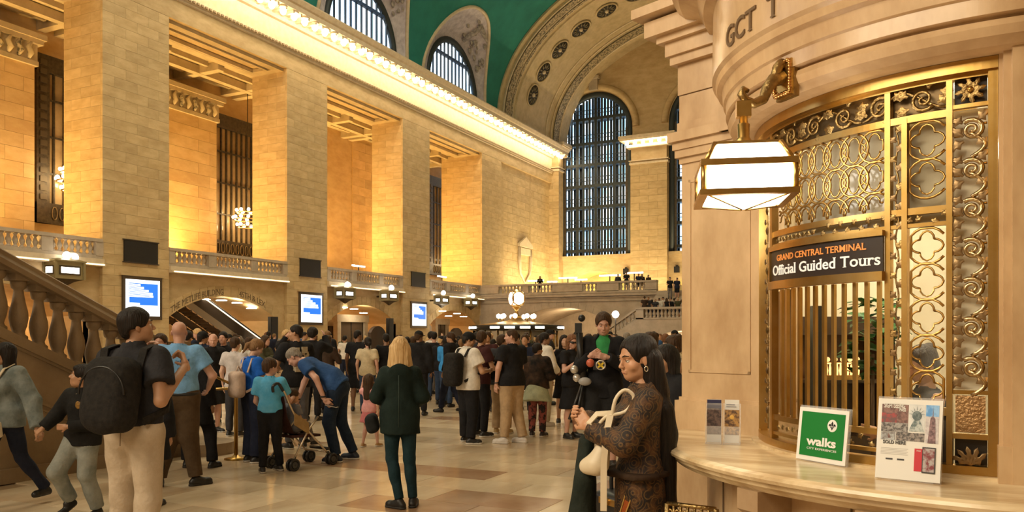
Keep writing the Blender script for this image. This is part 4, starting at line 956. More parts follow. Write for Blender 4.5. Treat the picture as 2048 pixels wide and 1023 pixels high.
# ---------------- counter items
def frame_pts(pxl, dl_, pxr, dr_):
    return gp(pxl, dl_), gp(pxr, dr_)
def plate(label, name, pxl, dl_, pxr, dr_, h, lean, base=1.071, thick=.004, cat='sign'):
    a, c = frame_pts(pxl, dl_, pxr, dr_); x = (c-a); w = x.length; x.normalize(); nrm = Vector((x.y, -x.x, 0))   # towards viewer
    if nrm.dot(Vector((0, 0, 0))-a) < 0: nrm = -nrm
    up = (Vector((0, 0, 1))*math.cos(lean)-nrm*math.sin(lean)); nn = x.cross(up); nn = nn if nn.dot(nrm) > 0 else -nn
    o = Vector((a.x, a.y, base+.004)); r = empty(name, o, label=label, cat=cat)
    def P(s, t, h_=0.0): return o+x*(s*w)+up*(t*h)+nn*h_
    def rect(nm, s0, s1, t0, t1, h0, h1, m, par=None):
        b = MB(); b.loft([[P(s0, t0, q), P(s1, t0, q), P(s1, t1, q), P(s0, t1, q)] for q in (h0, h1)], smooth=False); return b.build(nm, m, par or r)
    def poly(nm, pts, h0, h1, m, par=None):
        b = MB(); b.loft([[P(s, t, q) for s, t in pts] for q in (h0, h1)], smooth=False); return b.build(nm, m, par or r)
    def txt(s, size, sx, ty, m, wfrac, bold=0, par=None):
        me = text_mesh(s, size, .0003, bold); xs_ = [v.co.x for v in me.vertices]; k = w*wfrac/(max(xs_)-min(xs_)); mid = (max(xs_)+min(xs_))/2
        for v in me.vertices: v.co = P(sx, ty, .0035+v.co.z)+x*((v.co.x-mid)*k)+up*v.co.y
        q = link('lettering', me, m); world_child(q, par or r)
    return r, P, rect, poly, txt, w
ACR = mat('acrylic', (.95, .95, .95), .05, alpha=.18)
WP = mat('white_card', (.78, .77, .73), .45); GREEN = mat('sign_green', (.012, .19, .035), .35)
r, P, rect, poly, txt, w = plate('green walks sign in a white frame on the counter', 'walks_sign', 1592, 3.50, 1690, 3.27, .225, math.radians(7))
rect('holder', -.01, 1.02, -.02, 1.04, -.012, -.004, ACR); rect('card', 0, 1, 0, 1, -.004, .001, WP); rect('green_field', .065, .94, .085, .925, .001, .0025, GREEN)
rect('holder_foot', .1, .9, -.015, .0, -.09, .0, ACR)
txt('walks', .050, .50, .30, WP, .60, .0016); txt('CITY EXPERIENCES', .0125, .52, .215, WP, .60, .0001)
EMB = [(.70+.095*math.cos(2*PI*k/24), .70+.115*math.sin(2*PI*k/24)) for k in range(24)]
em = poly('emblem_disc', EMB, .0025, .0035, WP)
def fl(cx, cz): return (.70+cx*.1, .70+cz*.1)
poly('emblem_petal', [fl(0, .85), fl(.2, .4), fl(.12, -.1), fl(-.12, -.1), fl(-.2, .4)], .0036, .0042, BLACK, em)
for s_ in (-1, 1): poly('emblem_petal', [fl(s_*.18, -.05), fl(s_*.35, .35), fl(s_*.62, .25), fl(s_*.68, -.05), fl(s_*.55, -.2), fl(s_*.5, .02), fl(s_*.35, -.15)][::s_], .0036, .0042, BLACK, em)
poly('emblem_band', [fl(-.4, -.32), fl(.4, -.32), fl(.4, -.2), fl(-.4, -.2)], .0036, .0042, BLACK, em)
poly('emblem_foot', [fl(0, -.85), fl(.22, -.38), fl(-.22, -.38)], .0036, .0042, BLACK, em)
# sightseeing poster
r, P, rect, poly, txt, w = plate('white sightseeing poster with photo collage and phone picture on the counter', 'sightseeing_poster', 1750, 3.02, 1880, 2.885, .300, math.radians(12), cat='poster')
rect('holder', -.012, 1.012, -.02, 1.03, -.012, -.004, ACR); rect('card', 0, 1, 0, 1, -.004, .001, WP); rect('holder_foot', .1, .9, -.015, .0, -.1, .0, ACR)
def pm(n, c, c2=None, sc=60): return mat('print_'+n, c, .4, col2=c2, scale=sc, lo=.42, hi=.58)
rect('photo', .06, .48, .70, .93, .001, .002, pm('maroon', (.10, .035, .03), (.25, .12, .10)))
rect('photo', .06, .30, .70, .82, .002, .0025, pm('red_street', (.35, .03, .03), (.12, .05, .05)))
rect('photo', .06, .48, .585, .70, .001, .0022, pm('grey_street', (.06, .05, .05), (.35, .33, .32), 90))
st = rect('photo', .49, .74, .60, .94, .001, .002, pm('pale_sky', (.55, .58, .60), (.70, .72, .72), 20))
STM = pm('statue', (.05, .085, .095), (.16, .21, .22), 70)
poly('photo_figure', [(.615+.075*math.cos(2*PI*k/14), .80+.062*math.sin(2*PI*k/14)) for k in range(14)], .002, .0026, STM, st)
for k in range(7):
    a = PI*(.02+.16*k); a2 = a+.06; poly('photo_ray', [(.615+.075*math.cos(a-.07), .815+.055*math.sin(a-.07)), (.615+.125*math.cos(a), .815+.105*math.sin(a)), (.615+.075*math.cos(a+.07), .815+.055*math.sin(a+.07))], .002, .0026, STM, st)
poly('photo_figure', [(.50, .605), (.73, .605), (.70, .68), (.655, .75), (.575, .75), (.53, .68)], .002, .0026, pm('drapery', (.10, .15, .16), (.5, .55, .55), 45), st)
bt = rect('photo', .75, .95, .47, .94, .001, .002, pm('pale_city', (.45, .42, .45), (.62, .58, .60), 50))
rect('photo_sky', .75, .95, .80, .94, .002, .0024, pm('blue_sky', (.08, .30, .70), (.25, .5, .85), 25), bt)
poly('photo_tower', [(.79, .47), (.91, .47), (.895, .77), (.87, .80), (.845, .80), (.82, .77)], .0024, .003, pm('tower', (.10, .05, .06), (.30, .18, .20), 80), bt)
poly('photo_mast', [(.852, .80), (.866, .80), (.859, .92)], .0024, .003, pm('tower', (.1, .05, .06)), bt)
sb = rect('photo', .06, .29, .48, .58, .001, .002, pm('harbour', (.45, .48, .50), (.18, .16, .16), 40))
poly('photo_sail', [(.17, .505), (.22, .505), (.185, .57)], .002, .0026, pm('maroon', (.1, .03, .03)), sb)
rect('photo', .30, .74, .48, .585, .001, .002, pm('skyline', (.05, .045, .045), (.30, .26, .24), 110))
txt('SIGHTSEEING', .026, .26, .885, WP, .33, .0006); txt('PASS', .018, .39, .845, WP, .10, .0005)
txt('SOLD HERE', .017, .28, .435, pm('ink', (.03, .03, .03)), .36, .0005)
for k in range(5): rect('text_line', .07+.0*k, .50-(.02*(k % 2)), .375-.018*k, .381-.018*k, .001, .0018, pm('grey_ink', (.48, .46, .44)))
for x_ in (.21, .39): rect('badge', x_-.055, x_+.055, .235, .255, .001, .002, pm('ink', (.03, .03, .03)))
ph = rect('red_phone', .60, .77, .12, .395, .001, .003, pm('phone_red', (.55, .015, .03)))
rect('dark_phone', .72, .92, .105, .42, .003, .005, pm('ink', (.03, .03, .03)))
rect('phone_screen', .735, .905, .12, .405, .005, .0055, pm('phone_picture', (.20, .03, .04), (.42, .38, .38), 50))
txt('PASS', .008, .665, .36, WP, .06, .0)
# brochure holder with two leaflets
bh = gp(1446, 4.0); a_ = YAW+math.radians(-18)
r = empty('brochure_holder', (bh.x, bh.y, 1.071), a_, 'clear acrylic leaflet holder with two pockets on the counter', 'leaflet holder')
for k, (x0, x1) in enumerate(((-.085, -.005), (0.0, .085))):
    MB().box(x0, x1, -.035, -.032, 0, .09).build('front_wall', ACR, r, False); MB().box(x0, x1, .03, .033, 0, .20).build('back_wall', ACR, r, False)
    MB().box(x0, x1, -.035, .033, 0, .004).build('tray', ACR, r, False)
    for xx in (x0, x1-.003):
        b = MB(); b.extrude([(xx, -.035, 0), (xx, .033, 0), (xx, .033, .20), (xx, -.035, .09)], (.003, 0, 0)); b.build('side_wall', ACR, r, False)
for k, (px, lab, c1, c2) in enumerate(((1434, 'dark blue and brown leaflet in the holder, left pocket', (.05, .03, .03), (.16, .10, .08)), (1466, 'white topped leaflet with a golden picture in the holder', (.10, .05, .03), (.45, .25, .08)))):
    q = empty('leaflet', r.location+Matrix.Rotation(a_, 3, 'Z')@Vector((-.045 if k == 0 else .042, 0, .006)), a_, lab, 'leaflet')
    R_ = Matrix.Rotation(math.radians(-8), 3, 'X'); w2 = .035
    def lf(nm, x0, x1, z0, z1, y, m):
        b = MB(); b.loft([[R_@Vector((x, yy, z)) for x, z in ((x0, z0), (x1, z0), (x1, z1), (x0, z1))] for yy in (y, y-.002)], smooth=False); b.build(nm, m, q, False)
    lf('paper', -w2, w2, 0, .215, .012, WP); lf('picture', -w2, w2, .04, .165 if k else .17, .0095, pm('leaflet%d' % k, c1, c2, 70))
    if k == 0: lf('title_band', -w2, w2, .17, .213, .0092, pm('navy', (.02, .02, .08)))
    else:
        lf('title_line', -w2*.8, w2*.4, .188, .192, .0092, pm('navy', (.02, .02, .08))); lf('title_line', -w2*.8, w2*.6, .178, .181, .0092, pm('navy', (.02, .02, .08)))
        b = MB(); b.sphere(R_@Vector((0, .008, .125)), (.012, .002, .014), 10, 6); b.build('medallion', pm('gold', (.75, .45, .10)), q, False)
# bronze rail in front of the pilaster base
g0, g1 = gp(1334, 3.75), gp(1432, 3.62); r = empty('bronze_rail', (g0.x, g0.y, .2), label='low bronze ornamental rail beneath the counter end', cat='rail')
for z in (.825, .60, .25):
    b = MB(); b.tube([(g0.x, g0.y, z), (g1.x, g1.y, z)], .011, 6); b.build('rail_bar', BRASSD, r)
for k in range(8):
    p = g0.lerp(g1, k/7); b = MB(); b.tube([(p.x, p.y, 0), (p.x, p.y, .825)], .008 if 0 < k < 7 else .014, 6); b.build('baluster', BRASSD, r)
for k in range(7):
    p = g0.lerp(g1, (k+.5)/7); q = (g1-g0)/14; b = MB(); b.tube([(p.x+q.x*.9*math.cos(t), p.y+q.y*.9*math.cos(t), .75+.05*math.sin(t)) for t in [2*PI*j/12 for j in range(12)]], .006, 5, loop=True); b.build('ring', BRASSD, r)
# ================================================================== LEFT STAIRCASE
SX = -8.88
STM_ = mat('stair_stone', (.25, .175, .10), .6, col2=(.35, .255, .155), scale=1.6, bump=.25, bscale=40)
def hr(y): return 2.61-.47*(y-5.35)            # handrail top height
YB = 7.6
ST = empty('staircase', (SX, 5, 0), label='broad marble staircase with balustrade rising to the left', cat='staircase', kind='structure')
b = MB(); b.extrude([(SX-.35, -3, 0), (SX-.35, YB, 0), (SX-.35, YB, hr(YB)-.95), (SX-.35, -3, hr(-3)-.95)], (.35, 0, 0)); b.build('side_wall', STM_, ST)
b = MB(); b.extrude([(SX, -3, 0), (SX, YB-.2, 0), (SX, YB-.2, .16), (SX, -3, .16)], (.05, 0, 0)); b.build('skirting', STM_, ST)
for o, t, pr in ((-.98, .07, .035), (-1.06, .05, .02), (-1.50, .10, .06), (-1.42, .05, .03)):
    off = o
for (o, t, pr, nm) in ((-.90, .12, .07, 'lower_rail'), (-1.0, .05, .035, 'string_moulding'), (-1.52, .045, .03, 'string_moulding'), (-1.60, .03, .018, 'string_moulding')):
    y0, y1 = -3, min(YB, 5.35+(2.61+o-.02)/.47)
    b = MB(); b.extrude([(SX-.38, y0, hr(y0)+o-t), (SX-.38, y1, max(hr(y1)+o-t, 0)), (SX-.38, y1, hr(y1)+o), (SX-.38, y0, hr(y0)+o)], (.38+pr, 0, 0)); b.build(nm, STM_, ST)
b = MB(); ang = math.atan(.47)
pr = [(-.22, -.17), (.22, -.17), (.24, -.12), (.20, -.07), (.20, -.03), (.13, 0), (-.13, 0), (-.20, -.03), (-.20, -.07), (-.24, -.12)]
b.loft([[(SX-.17+x*.85, y, hr(y)+z*1.1) for x, z in pr] for y in (-3, YB-.1)], smooth=False); b.build('handrail', STM_, ST)
bp = [(.095, 0), (.095, .05), (.07, .07), (.062, .10), (.085, .17), (.10, .26), (.095, .33), (.07, .44), (.055, .53), (.05, .58), (.075, .60), (.085, .64), (.085, .71)]
bme = MB().lathe(bp, 14); 
for i_, v in enumerate(bme.v): pass
bmesh_ = bme.mesh('baluster')
for k in range(36):
    y = 7.3-.234*k; 
    if y < -2: break
    o = link('baluster', bmesh_, STM_, loc=(SX-.17, y, hr(y)-.90)); world_child(o, ST)
    MB().box(SX-.28, SX-.06, y-.10, y+.10, hr(y)-.22, hr(y)-.14).build('baluster_cap', STM_, ST)
MB().box(SX-.42, SX+.08, YB-.25, YB+.2, 0, 1.42).box(SX-.46, SX+.12, YB-.29, YB+.24, 1.42, 1.55).build('newel', STM_, ST)
for k in range(24):
    yr = YB+.85-.34*k; zt = .16*(k+1)
    if k == 0:
        b = MB(); poly = [(SX-8, YB+.9, 0), (SX+.1, YB+.9, 0)]+[(SX+.1+.42*math.sin(t), YB+.48+.42*math.cos(t), 0) for t in [PI*j/10 for j in range(0, 9)]]+[(SX-.2, YB+.06, 0), (SX-8, YB+.06, 0)]
        b.extrude(poly[::-1], (0, 0, .16)); b.build('step', STM_, ST); continue
    MB().box(SX-8, SX-.2, yr-.36, yr, 0 if k < 3 else zt-.34, zt).build('step', STM_, ST)
for k in range(9):                      # ashlar joints of the side wall as separate slabs
    y1 = 7.4-1.25*k
    for (z0, z1) in ((.18, .60), (.60, 1.05), (1.05, 1.5)):
        ys = (y1-1.25+(.3 if z0 == .6 else 0), y1+(.3 if z0 == .6 else 0))
        if hr(ys[1])-1.68 > z1: block('wall_slab', (SX+.005, (ys[0]+ys[1])/2, (z0+z1)/2), (.02, ys[1]-ys[0]-.006, z1-z0-.006), STM_, ST)
# ================================================================== EAST END: balcony, arches, stairs
EB = 67.0
b = MB(); f = arc_fn(-33.5, -23.0, 2.6, 4.35); n = 26
for k in range(n):
    x0 = -33.5+10.5*k/n; x1 = -33.5+10.5*(k+1)/n
    b.add([(x0, EB, f(x0)), (x1, EB, f(x1)), (x1, EB, 5.3), (x0, EB, 5.3)], [(0, 1, 2, 3)]); b.add([(x0, EB, f(x0)), (x1, EB, f(x1)), (x1, EB+9, f(x1)), (x0, EB+9, f(x0))], [(0, 1, 2, 3)])
b.box(NX-.5, -33.5, EB, EB+.5, 0, 5.3).box(-23, -1, EB, EB+.5, 0, 5.3).box(NX-.5, -1, EB-.25, EY+1, 5.3, 5.6).box(-33.5, -23, EB+9, EB+9.3, 0, 5.3).box(-37, -1, EY-.2, EY, 0, 5.5)
WE = structure('wall_balcony', b, GREYST, 'end balcony wall with a wide lit arch', 'wall')
for k in range(15):
    a = -33.5+10.5*k/15+.02; e = -33.5+10.5*(k+1)/15-.02
    vb = MB(); vb.extrude([(a, EB, f(a)+.01), (e, EB, f(e)+.01), (e+(e+28.25)*.05, EB, f(e)+.6), (a+(a+28.25)*.05, EB, f(a)+.6)], (0, -.03, 0)); vb.build('voussoir', GREYST, WE)
for z in (4.85, 5.15): MB().box(NX, -14, EB-.12, EB, z, z+.07).build('string_course', GREYST, WE)
point('arch_lamp', (-28.2, EB+4, 3.2), 330, (1, .74, .42), .4)
r = empty('balustrade', (-27, EB, BZ), label='balustrade along the end balcony above the lit arch', cat='balustrade', kind='structure')
MB().box(NX, -19.2, EB-.3, EB+.2, BZ-.06, BZ+.14).build('plinth', GREYST, r); MB().box(NX, -19.2, EB-.35, EB+.25, BZ+.80, BZ+.96).build('handrail', GREYST, r)
eb = [(NX, -34.4), (-31.9, -31.3), (-28.9, -26.0), (-24.6, -22.6), (-20.2, -19.2)]
for a, e in eb: MB().box(a, e, EB-.3, EB+.2, BZ+.1, BZ+.82).build('pedestal', GREYST, r)
for (a, b2), (c2, d2) in zip(eb[:-1], eb[1:]):
    nn = max(2, int((c2-b2)/.32))
    for k in range(nn): world_child(link('baluster', balme, GREYST, loc=(b2+(c2-b2)*(k+.5)/nn, EB-.05, BZ+.14)), r)
# lit counters on the balcony
for k, (x, z, w) in enumerate(((-31.6, 6.95, 1.6), (-29.9, 6.8, 1.0), (-28.3, 7.1, 1.8), (-27.0, 6.9, 1.2), (-24.2, 7.2, 2.0), (-21.9, 7.35, 1.6))):
    y = EB+2.0; t = empty('balcony_lamp', (x, y, BZ), label='slim lit lamp bar on a stand on the end balcony', cat='lamp', group='lit bars on the end balcony')
    MB().box(x-w/2, x+w/2, y-.05, y+.05, z, z+.12).build('light_bar', WHITEL, t); MB().box(x-.04, x+.04, y-.04, y+.04, BZ, z).build('stand', BRONZE, t); MB().box(x-.25, x+.25, y-.2, y+.2, BZ, BZ+.05).build('foot', BRONZE, t)
for (px, py, dd, w, lab) in ((717, 533, 59.5, 1.5, 'white lamp bar on the balcony of the plain golden bay'), (884, 554, 70.0, 1.4, 'white lamp bar on the balcony beside the last pier')):
    z = CAMZ+(HZ-py)*dd/FPX; p = gp(px, dd); t = empty('balcony_lamp', (p.x, p.y, BZ), label=lab, cat='lamp')
    MB().box(p.x-.05, p.x+.05, p.y-w/2, p.y+w/2, z, z+.1).build('light_bar', WHITEL, t); MB().box(p.x-.03, p.x+.03, p.y-.03, p.y+.03, BZ, z).build('stand', BRONZE, t); MB().box(p.x-.2, p.x+.2, p.y-.2, p.y+.2, BZ, BZ+.04).build('foot', BRONZE, t)
# end stairs: landing with balustrade, lower flight sloping to the left, upper flight
ES = empty('staircase', (-15, 60, 0), label='distant stone staircase and landing right of the lit arch', cat='staircase', kind='structure')
LY = 60.0; LZ = 3.05
b = MB(); f2 = arc_fn(-18.1, -12.5, 1.2, 2.15)
for k in range(16):
    x0 = -18.1+5.6*k/16; x1 = -18.1+5.6*(k+1)/16; b.add([(x0, LY, f2(x0)), (x1, LY, f2(x1)), (x1, LY, LZ), (x0, LY, LZ)], [(0, 1, 2, 3)]); b.add([(x0, LY, f2(x0)), (x1, LY, f2(x1)), (x1, LY+4, f2(x1)), (x0, LY+4, f2(x0))], [(0, 1, 2, 3)])
b.box(-18.9, -18.1, LY, LY+4, 0, LZ).box(-12.5, -1, LY, LY+.4, 0, LZ).box(-18.1, -1, LY+.02, LY+7, LZ-.12, LZ-.005).box(-18, -12, LY+4, LY+4.2, 0, LZ); b.build('landing', GREYST, ES)
b = MB(); b.extrude([(-23.2, LY, 0), (-18.9, LY, 0), (-18.9, LY, LZ+.05), (-23.2, LY, .1)], (0, .4, 0)); b.build('flight_wall', GREYST, ES)
b = MB(); b.extrude([(-23.3, LY-.05, .82), (-18.8, LY-.05, LZ+.75), (-18.8, LY-.05, LZ+.92), (-23.3, LY-.05, 1.0)], (0, .5, 0)); b.build('handrail', GREYST, ES)
MB().box(-18.9, -1, LY-.1, LY+.45, LZ+.76, LZ+.92).build('handrail', GREYST, ES); MB().box(-18.9, -1, LY-.05, LY+.4, LZ, LZ+.1).build('plinth', GREYST, ES); MB().box(-18.9, -18.3, LY-.05, LY+.4, LZ, LZ+.8).build('pedestal', GREYST, ES)
for k in range(26): world_child(link('baluster', balme, GREYST, loc=(-18.1+.3*k, LY+.17, LZ+.10)), ES)
for k in range(13): world_child(link('baluster', balme, GREYST, loc=(-22.8+.3*k, LY+.17, .22+(LZ-.1)*(k+.2)/13.2)), ES)
for k in range(14): MB().box(-19.2+.0*k, -13.2, LY+2.4+.33*k, LY+2.8+.33*k, LZ+.17*k, LZ+.17*(k+1)).build('step', GREYST, ES)
for k in range(10): MB().box(-22.9+.4*k, -22.45+.4*k, LY+.4, LY+3.6, 0, .28+.28*k).build('step', GREYST, ES)
point('landing_lamp', (-15.4, LY+2.2, 1.4), 140, (1, .82, .55), .3)
sp = gp(1231, 60.0, CAMZ+(HZ-628)*60/FPX); q = empty('globe_lamp', sp, label='bright white globe lamp beside the end stairs', cat='lamp')
MB().sphere((0, 0, 0), .27, 12, 8).build('globe', mat('globe_white', (1, 1, 1), .3, emit=(.95, .97, 1), estr=6), q, False); b = MB(); b.tube([(0, 0, -sp.z), (0, 0, -.2)], .05, 6); b.build('pole', BRONZE, q, False)
MB().lathe([(.25, -sp.z), (.25, -sp.z+.1), (.08, -sp.z+.25)], 10).build('foot', BRONZE, q, False)
# ================================================================== INFORMATION BOOTH AND CLOCK
ic = gp(1033, 44.5); 
IB = empty('information_booth', (ic.x, ic.y, 0), label='round information booth with lit black sign band under the clock', cat='booth')
MB().lathe([(2.45, 0), (2.45, 1.0), (2.55, 1.02), (2.55, 1.1), (2.3, 1.1)], 32).build('counter', PALE, IB, False)
MB().lathe([(2.2, 1.1), (2.2, 2.05)], 32).build('glass', mat('booth_glass', (.9, .85, .7), .1, alpha=.22), IB, False)
for k in range(16):
    a = 2*PI*k/16; b = MB(); b.tube([(2.25*math.cos(a), 2.25*math.sin(a), 1.1), (2.25*math.cos(a), 2.25*math.sin(a), 2.05)], .05, 6); b.build('mullion', BRASS, IB, False)
MB().lathe([(2.35, 2.0), (2.62, 2.02), (2.62, 2.28), (2.3, 2.30)], 32).build('sign_band', BLACK, IB, False)
MB().lathe([(2.3, 2.28), (1.9, 2.36), (1.2, 2.44), (.5, 2.55), (.3, 2.7)], 32).build('canopy', BRASSD, IB, False)
for k in range(20):
    a = 2*PI*k/20; n_ = Vector((math.cos(a), math.sin(a), 0)); t_ = Vector((-n_.y, n_.x, 0)); c = n_*2.6
    if k % 5 == 4: continue
    b = MB(); b.loft([[c+t_*s*.27+n_*(h)+Vector((0, 0, z)) for s, h in ((-1, 0), (1, 0), (1, .035), (-1, .035))] for z in (2.10, 2.21)], smooth=False); b.build('sign_light', WHITEL, IB, False)
for k in range(9):
    a = 2*PI*k/9+.2; b = MB(); b.tube([(1.0*math.cos(a), 1.0*math.sin(a), 2.5), (1.0*math.cos(a), 1.0*math.sin(a), 2.72)], .03, 5); b.build('lamp_stem', BRASS, IB, False)
    MB().sphere((1.0*math.cos(a), 1.0*math.sin(a), 2.80), .13, 10, 8).build('globe', mat('booth_globe', (1, .9, .7), .3, emit=(1, .85, .58), estr=9), IB, False)
CK = empty('four_faced_clock', (ic.x, ic.y, 2.7), YAW+math.radians(22), 'brass four-faced clock with glowing opal dials on the information booth', 'clock')
MB().lathe([(.30, 0), (.30, .08), (.16, .16), (.09, .35), (.12, .5), (.22, .58), (.30, .68), (.2, .72)], 16).build('pedestal', BRASS, CK, False)
MB().sphere((0, 0, 1.05), .30, 16, 10).build('case', BRASS, CK, False)
for k in range(4):
    a = PI/2*k-PI/2; n_ = Vector((math.cos(a), math.sin(a), 0)); t_ = Vector((-n_.y, n_.x, 0)); c = n_*.22+Vector((0, 0, 1.08))
    def ring_(r_, h): return [c+n_*h+t_*r_*math.cos(2*PI*j/24)+Vector((0, 0, r_*math.sin(2*PI*j/24))) for j in range(24)]
    b = MB(); b.loft([ring_(.36, 0), ring_(.36, .10), ring_(.30, .14), ring_(.1, .17)]); f_ = b.build('dial', mat('opal_dial', (1, .95, .85), .3, emit=(1, .92, .75), estr=2.6), CK, False)
    b = MB(); b.tube(ring_(.37, .10), .035, 6, loop=True); b.build('bezel', BRASS, CK, False)
    for (l, an) in ((.24, 1.1), (.17, 2.5)):
        b = MB(); b.tube([c+n_*.18, c+n_*.17+t_*l*math.cos(an)+Vector((0, 0, l*math.sin(an)))], .012, 4); b.build('hand', BLACK, CK, False)
MB().lathe([(.26, 1.38), (.28, 1.44), (.14, 1.55), (.05, 1.62), (.06, 1.68), (.01, 1.76)], 14).build('finial', BRASSD, CK, False)
point('clock_glow', (ic.x, ic.y, 4.8), 60, (1, .85, .6), .2)
# ================================================================== PEOPLE: implicit-surface bodies
def V3(*a): return np.array(a if len(a) == 3 else a[0], dtype=np.float64)
def rotm(axis, ang):
    c, s = math.cos(ang), math.sin(ang)
    if axis == 'x': return np.array([[1, 0, 0], [0, c, -s], [0, s, c]])
    if axis == 'y': return np.array([[c, 0, s], [0, 1, 0], [-s, 0, c]])
    return np.array([[c, -s, 0], [s, c, 0], [0, 0, 1]])
def cap(a, b, r0, r1=None, k=.02, op='+', flat=None, c0=False, c1=False):
    return dict(t='c', a=V3(a), b=V3(b), r0=r0, r1=r0 if r1 is None else r1, k=k, op=op, flat=flat, c0=c0, c1=c1)
def ell_(c, r, R=None, k=.02, op='+'): return dict(t='e', c=V3(c), r=V3(r), R=R, k=k, op=op)
def rbox(c, h, rd, R=None, k=.01, op='+'): return dict(t='b', c=V3(c), h=V3(h), rd=rd, R=R, k=k, op=op)
def half(p, n, rad=None, k=.004): n = V3(n); return dict(t='h', p=V3(p), n=n/np.linalg.norm(n), k=k, op='i')
def _bb(p):
    if p['t'] == 'c':
        r = max(p['r0'], p['r1'])*(max(1, *(p['flat'][1] if p['flat'] else (1,))) if p['flat'] else 1)
        return np.minimum(p['a'], p['b'])-r, np.maximum(p['a'], p['b'])+r
    if p['t'] == 'e':
        if p['R'] is None: r = p['r']
        else: r = np.sqrt(((p['R']*p['r'][None, :])**2).sum(1))
        return p['c']-r, p['c']+r
    h = p['h'] if p['R'] is None else (np.abs(p['R'])*p['h'][None, :]).sum(1)
    return p['c']-h, p['c']+h
def _dist(p, X):
    if p['t'] == 'c':
        a, b = p['a'], p['b']
        if p['flat'] is not None:
            Rr, sc = p['flat']; sc = V3(sc); X = (X-a)@Rr/sc; b = (b-a)@Rr/sc; a = np.zeros(3); ms = min(sc)
        else: ms = 1.0
        ba = b-a; L2 = max(ba@ba, 1e-12); t = ((X-a)@ba)/L2; tc = np.clip(t, 0, 1)
        D = X-(a+tc[..., None]*ba)
        d = (np.sqrt((D*D).sum(-1))-(p['r0']+(p['r1']-p['r0'])*tc))*ms
        L = math.sqrt(L2)*ms
        if p['c1']: d = np.maximum(d, (t-1)*L)
        if p['c0']: d = np.maximum(d, -t*L)
        return d
    if p['t'] == 'e':
        D = X-p['c']
        if p['R'] is not None: D = D@p['R']
        q = D/p['r']; l = np.sqrt((q*q).sum(-1)); g = np.sqrt(((D/(p['r']**2))**2).sum(-1))
        return np.where(g > 1e-9, l*(l-1)/np.maximum(g, 1e-9), -min(p['r']))
    D = X-p['c']
    if p['R'] is not None: D = D@p['R']
    q = np.abs(D)-p['h']+p['rd']
    return np.sqrt((np.maximum(q, 0)**2).sum(-1))+np.minimum(q.max(-1), 0)-p['rd']
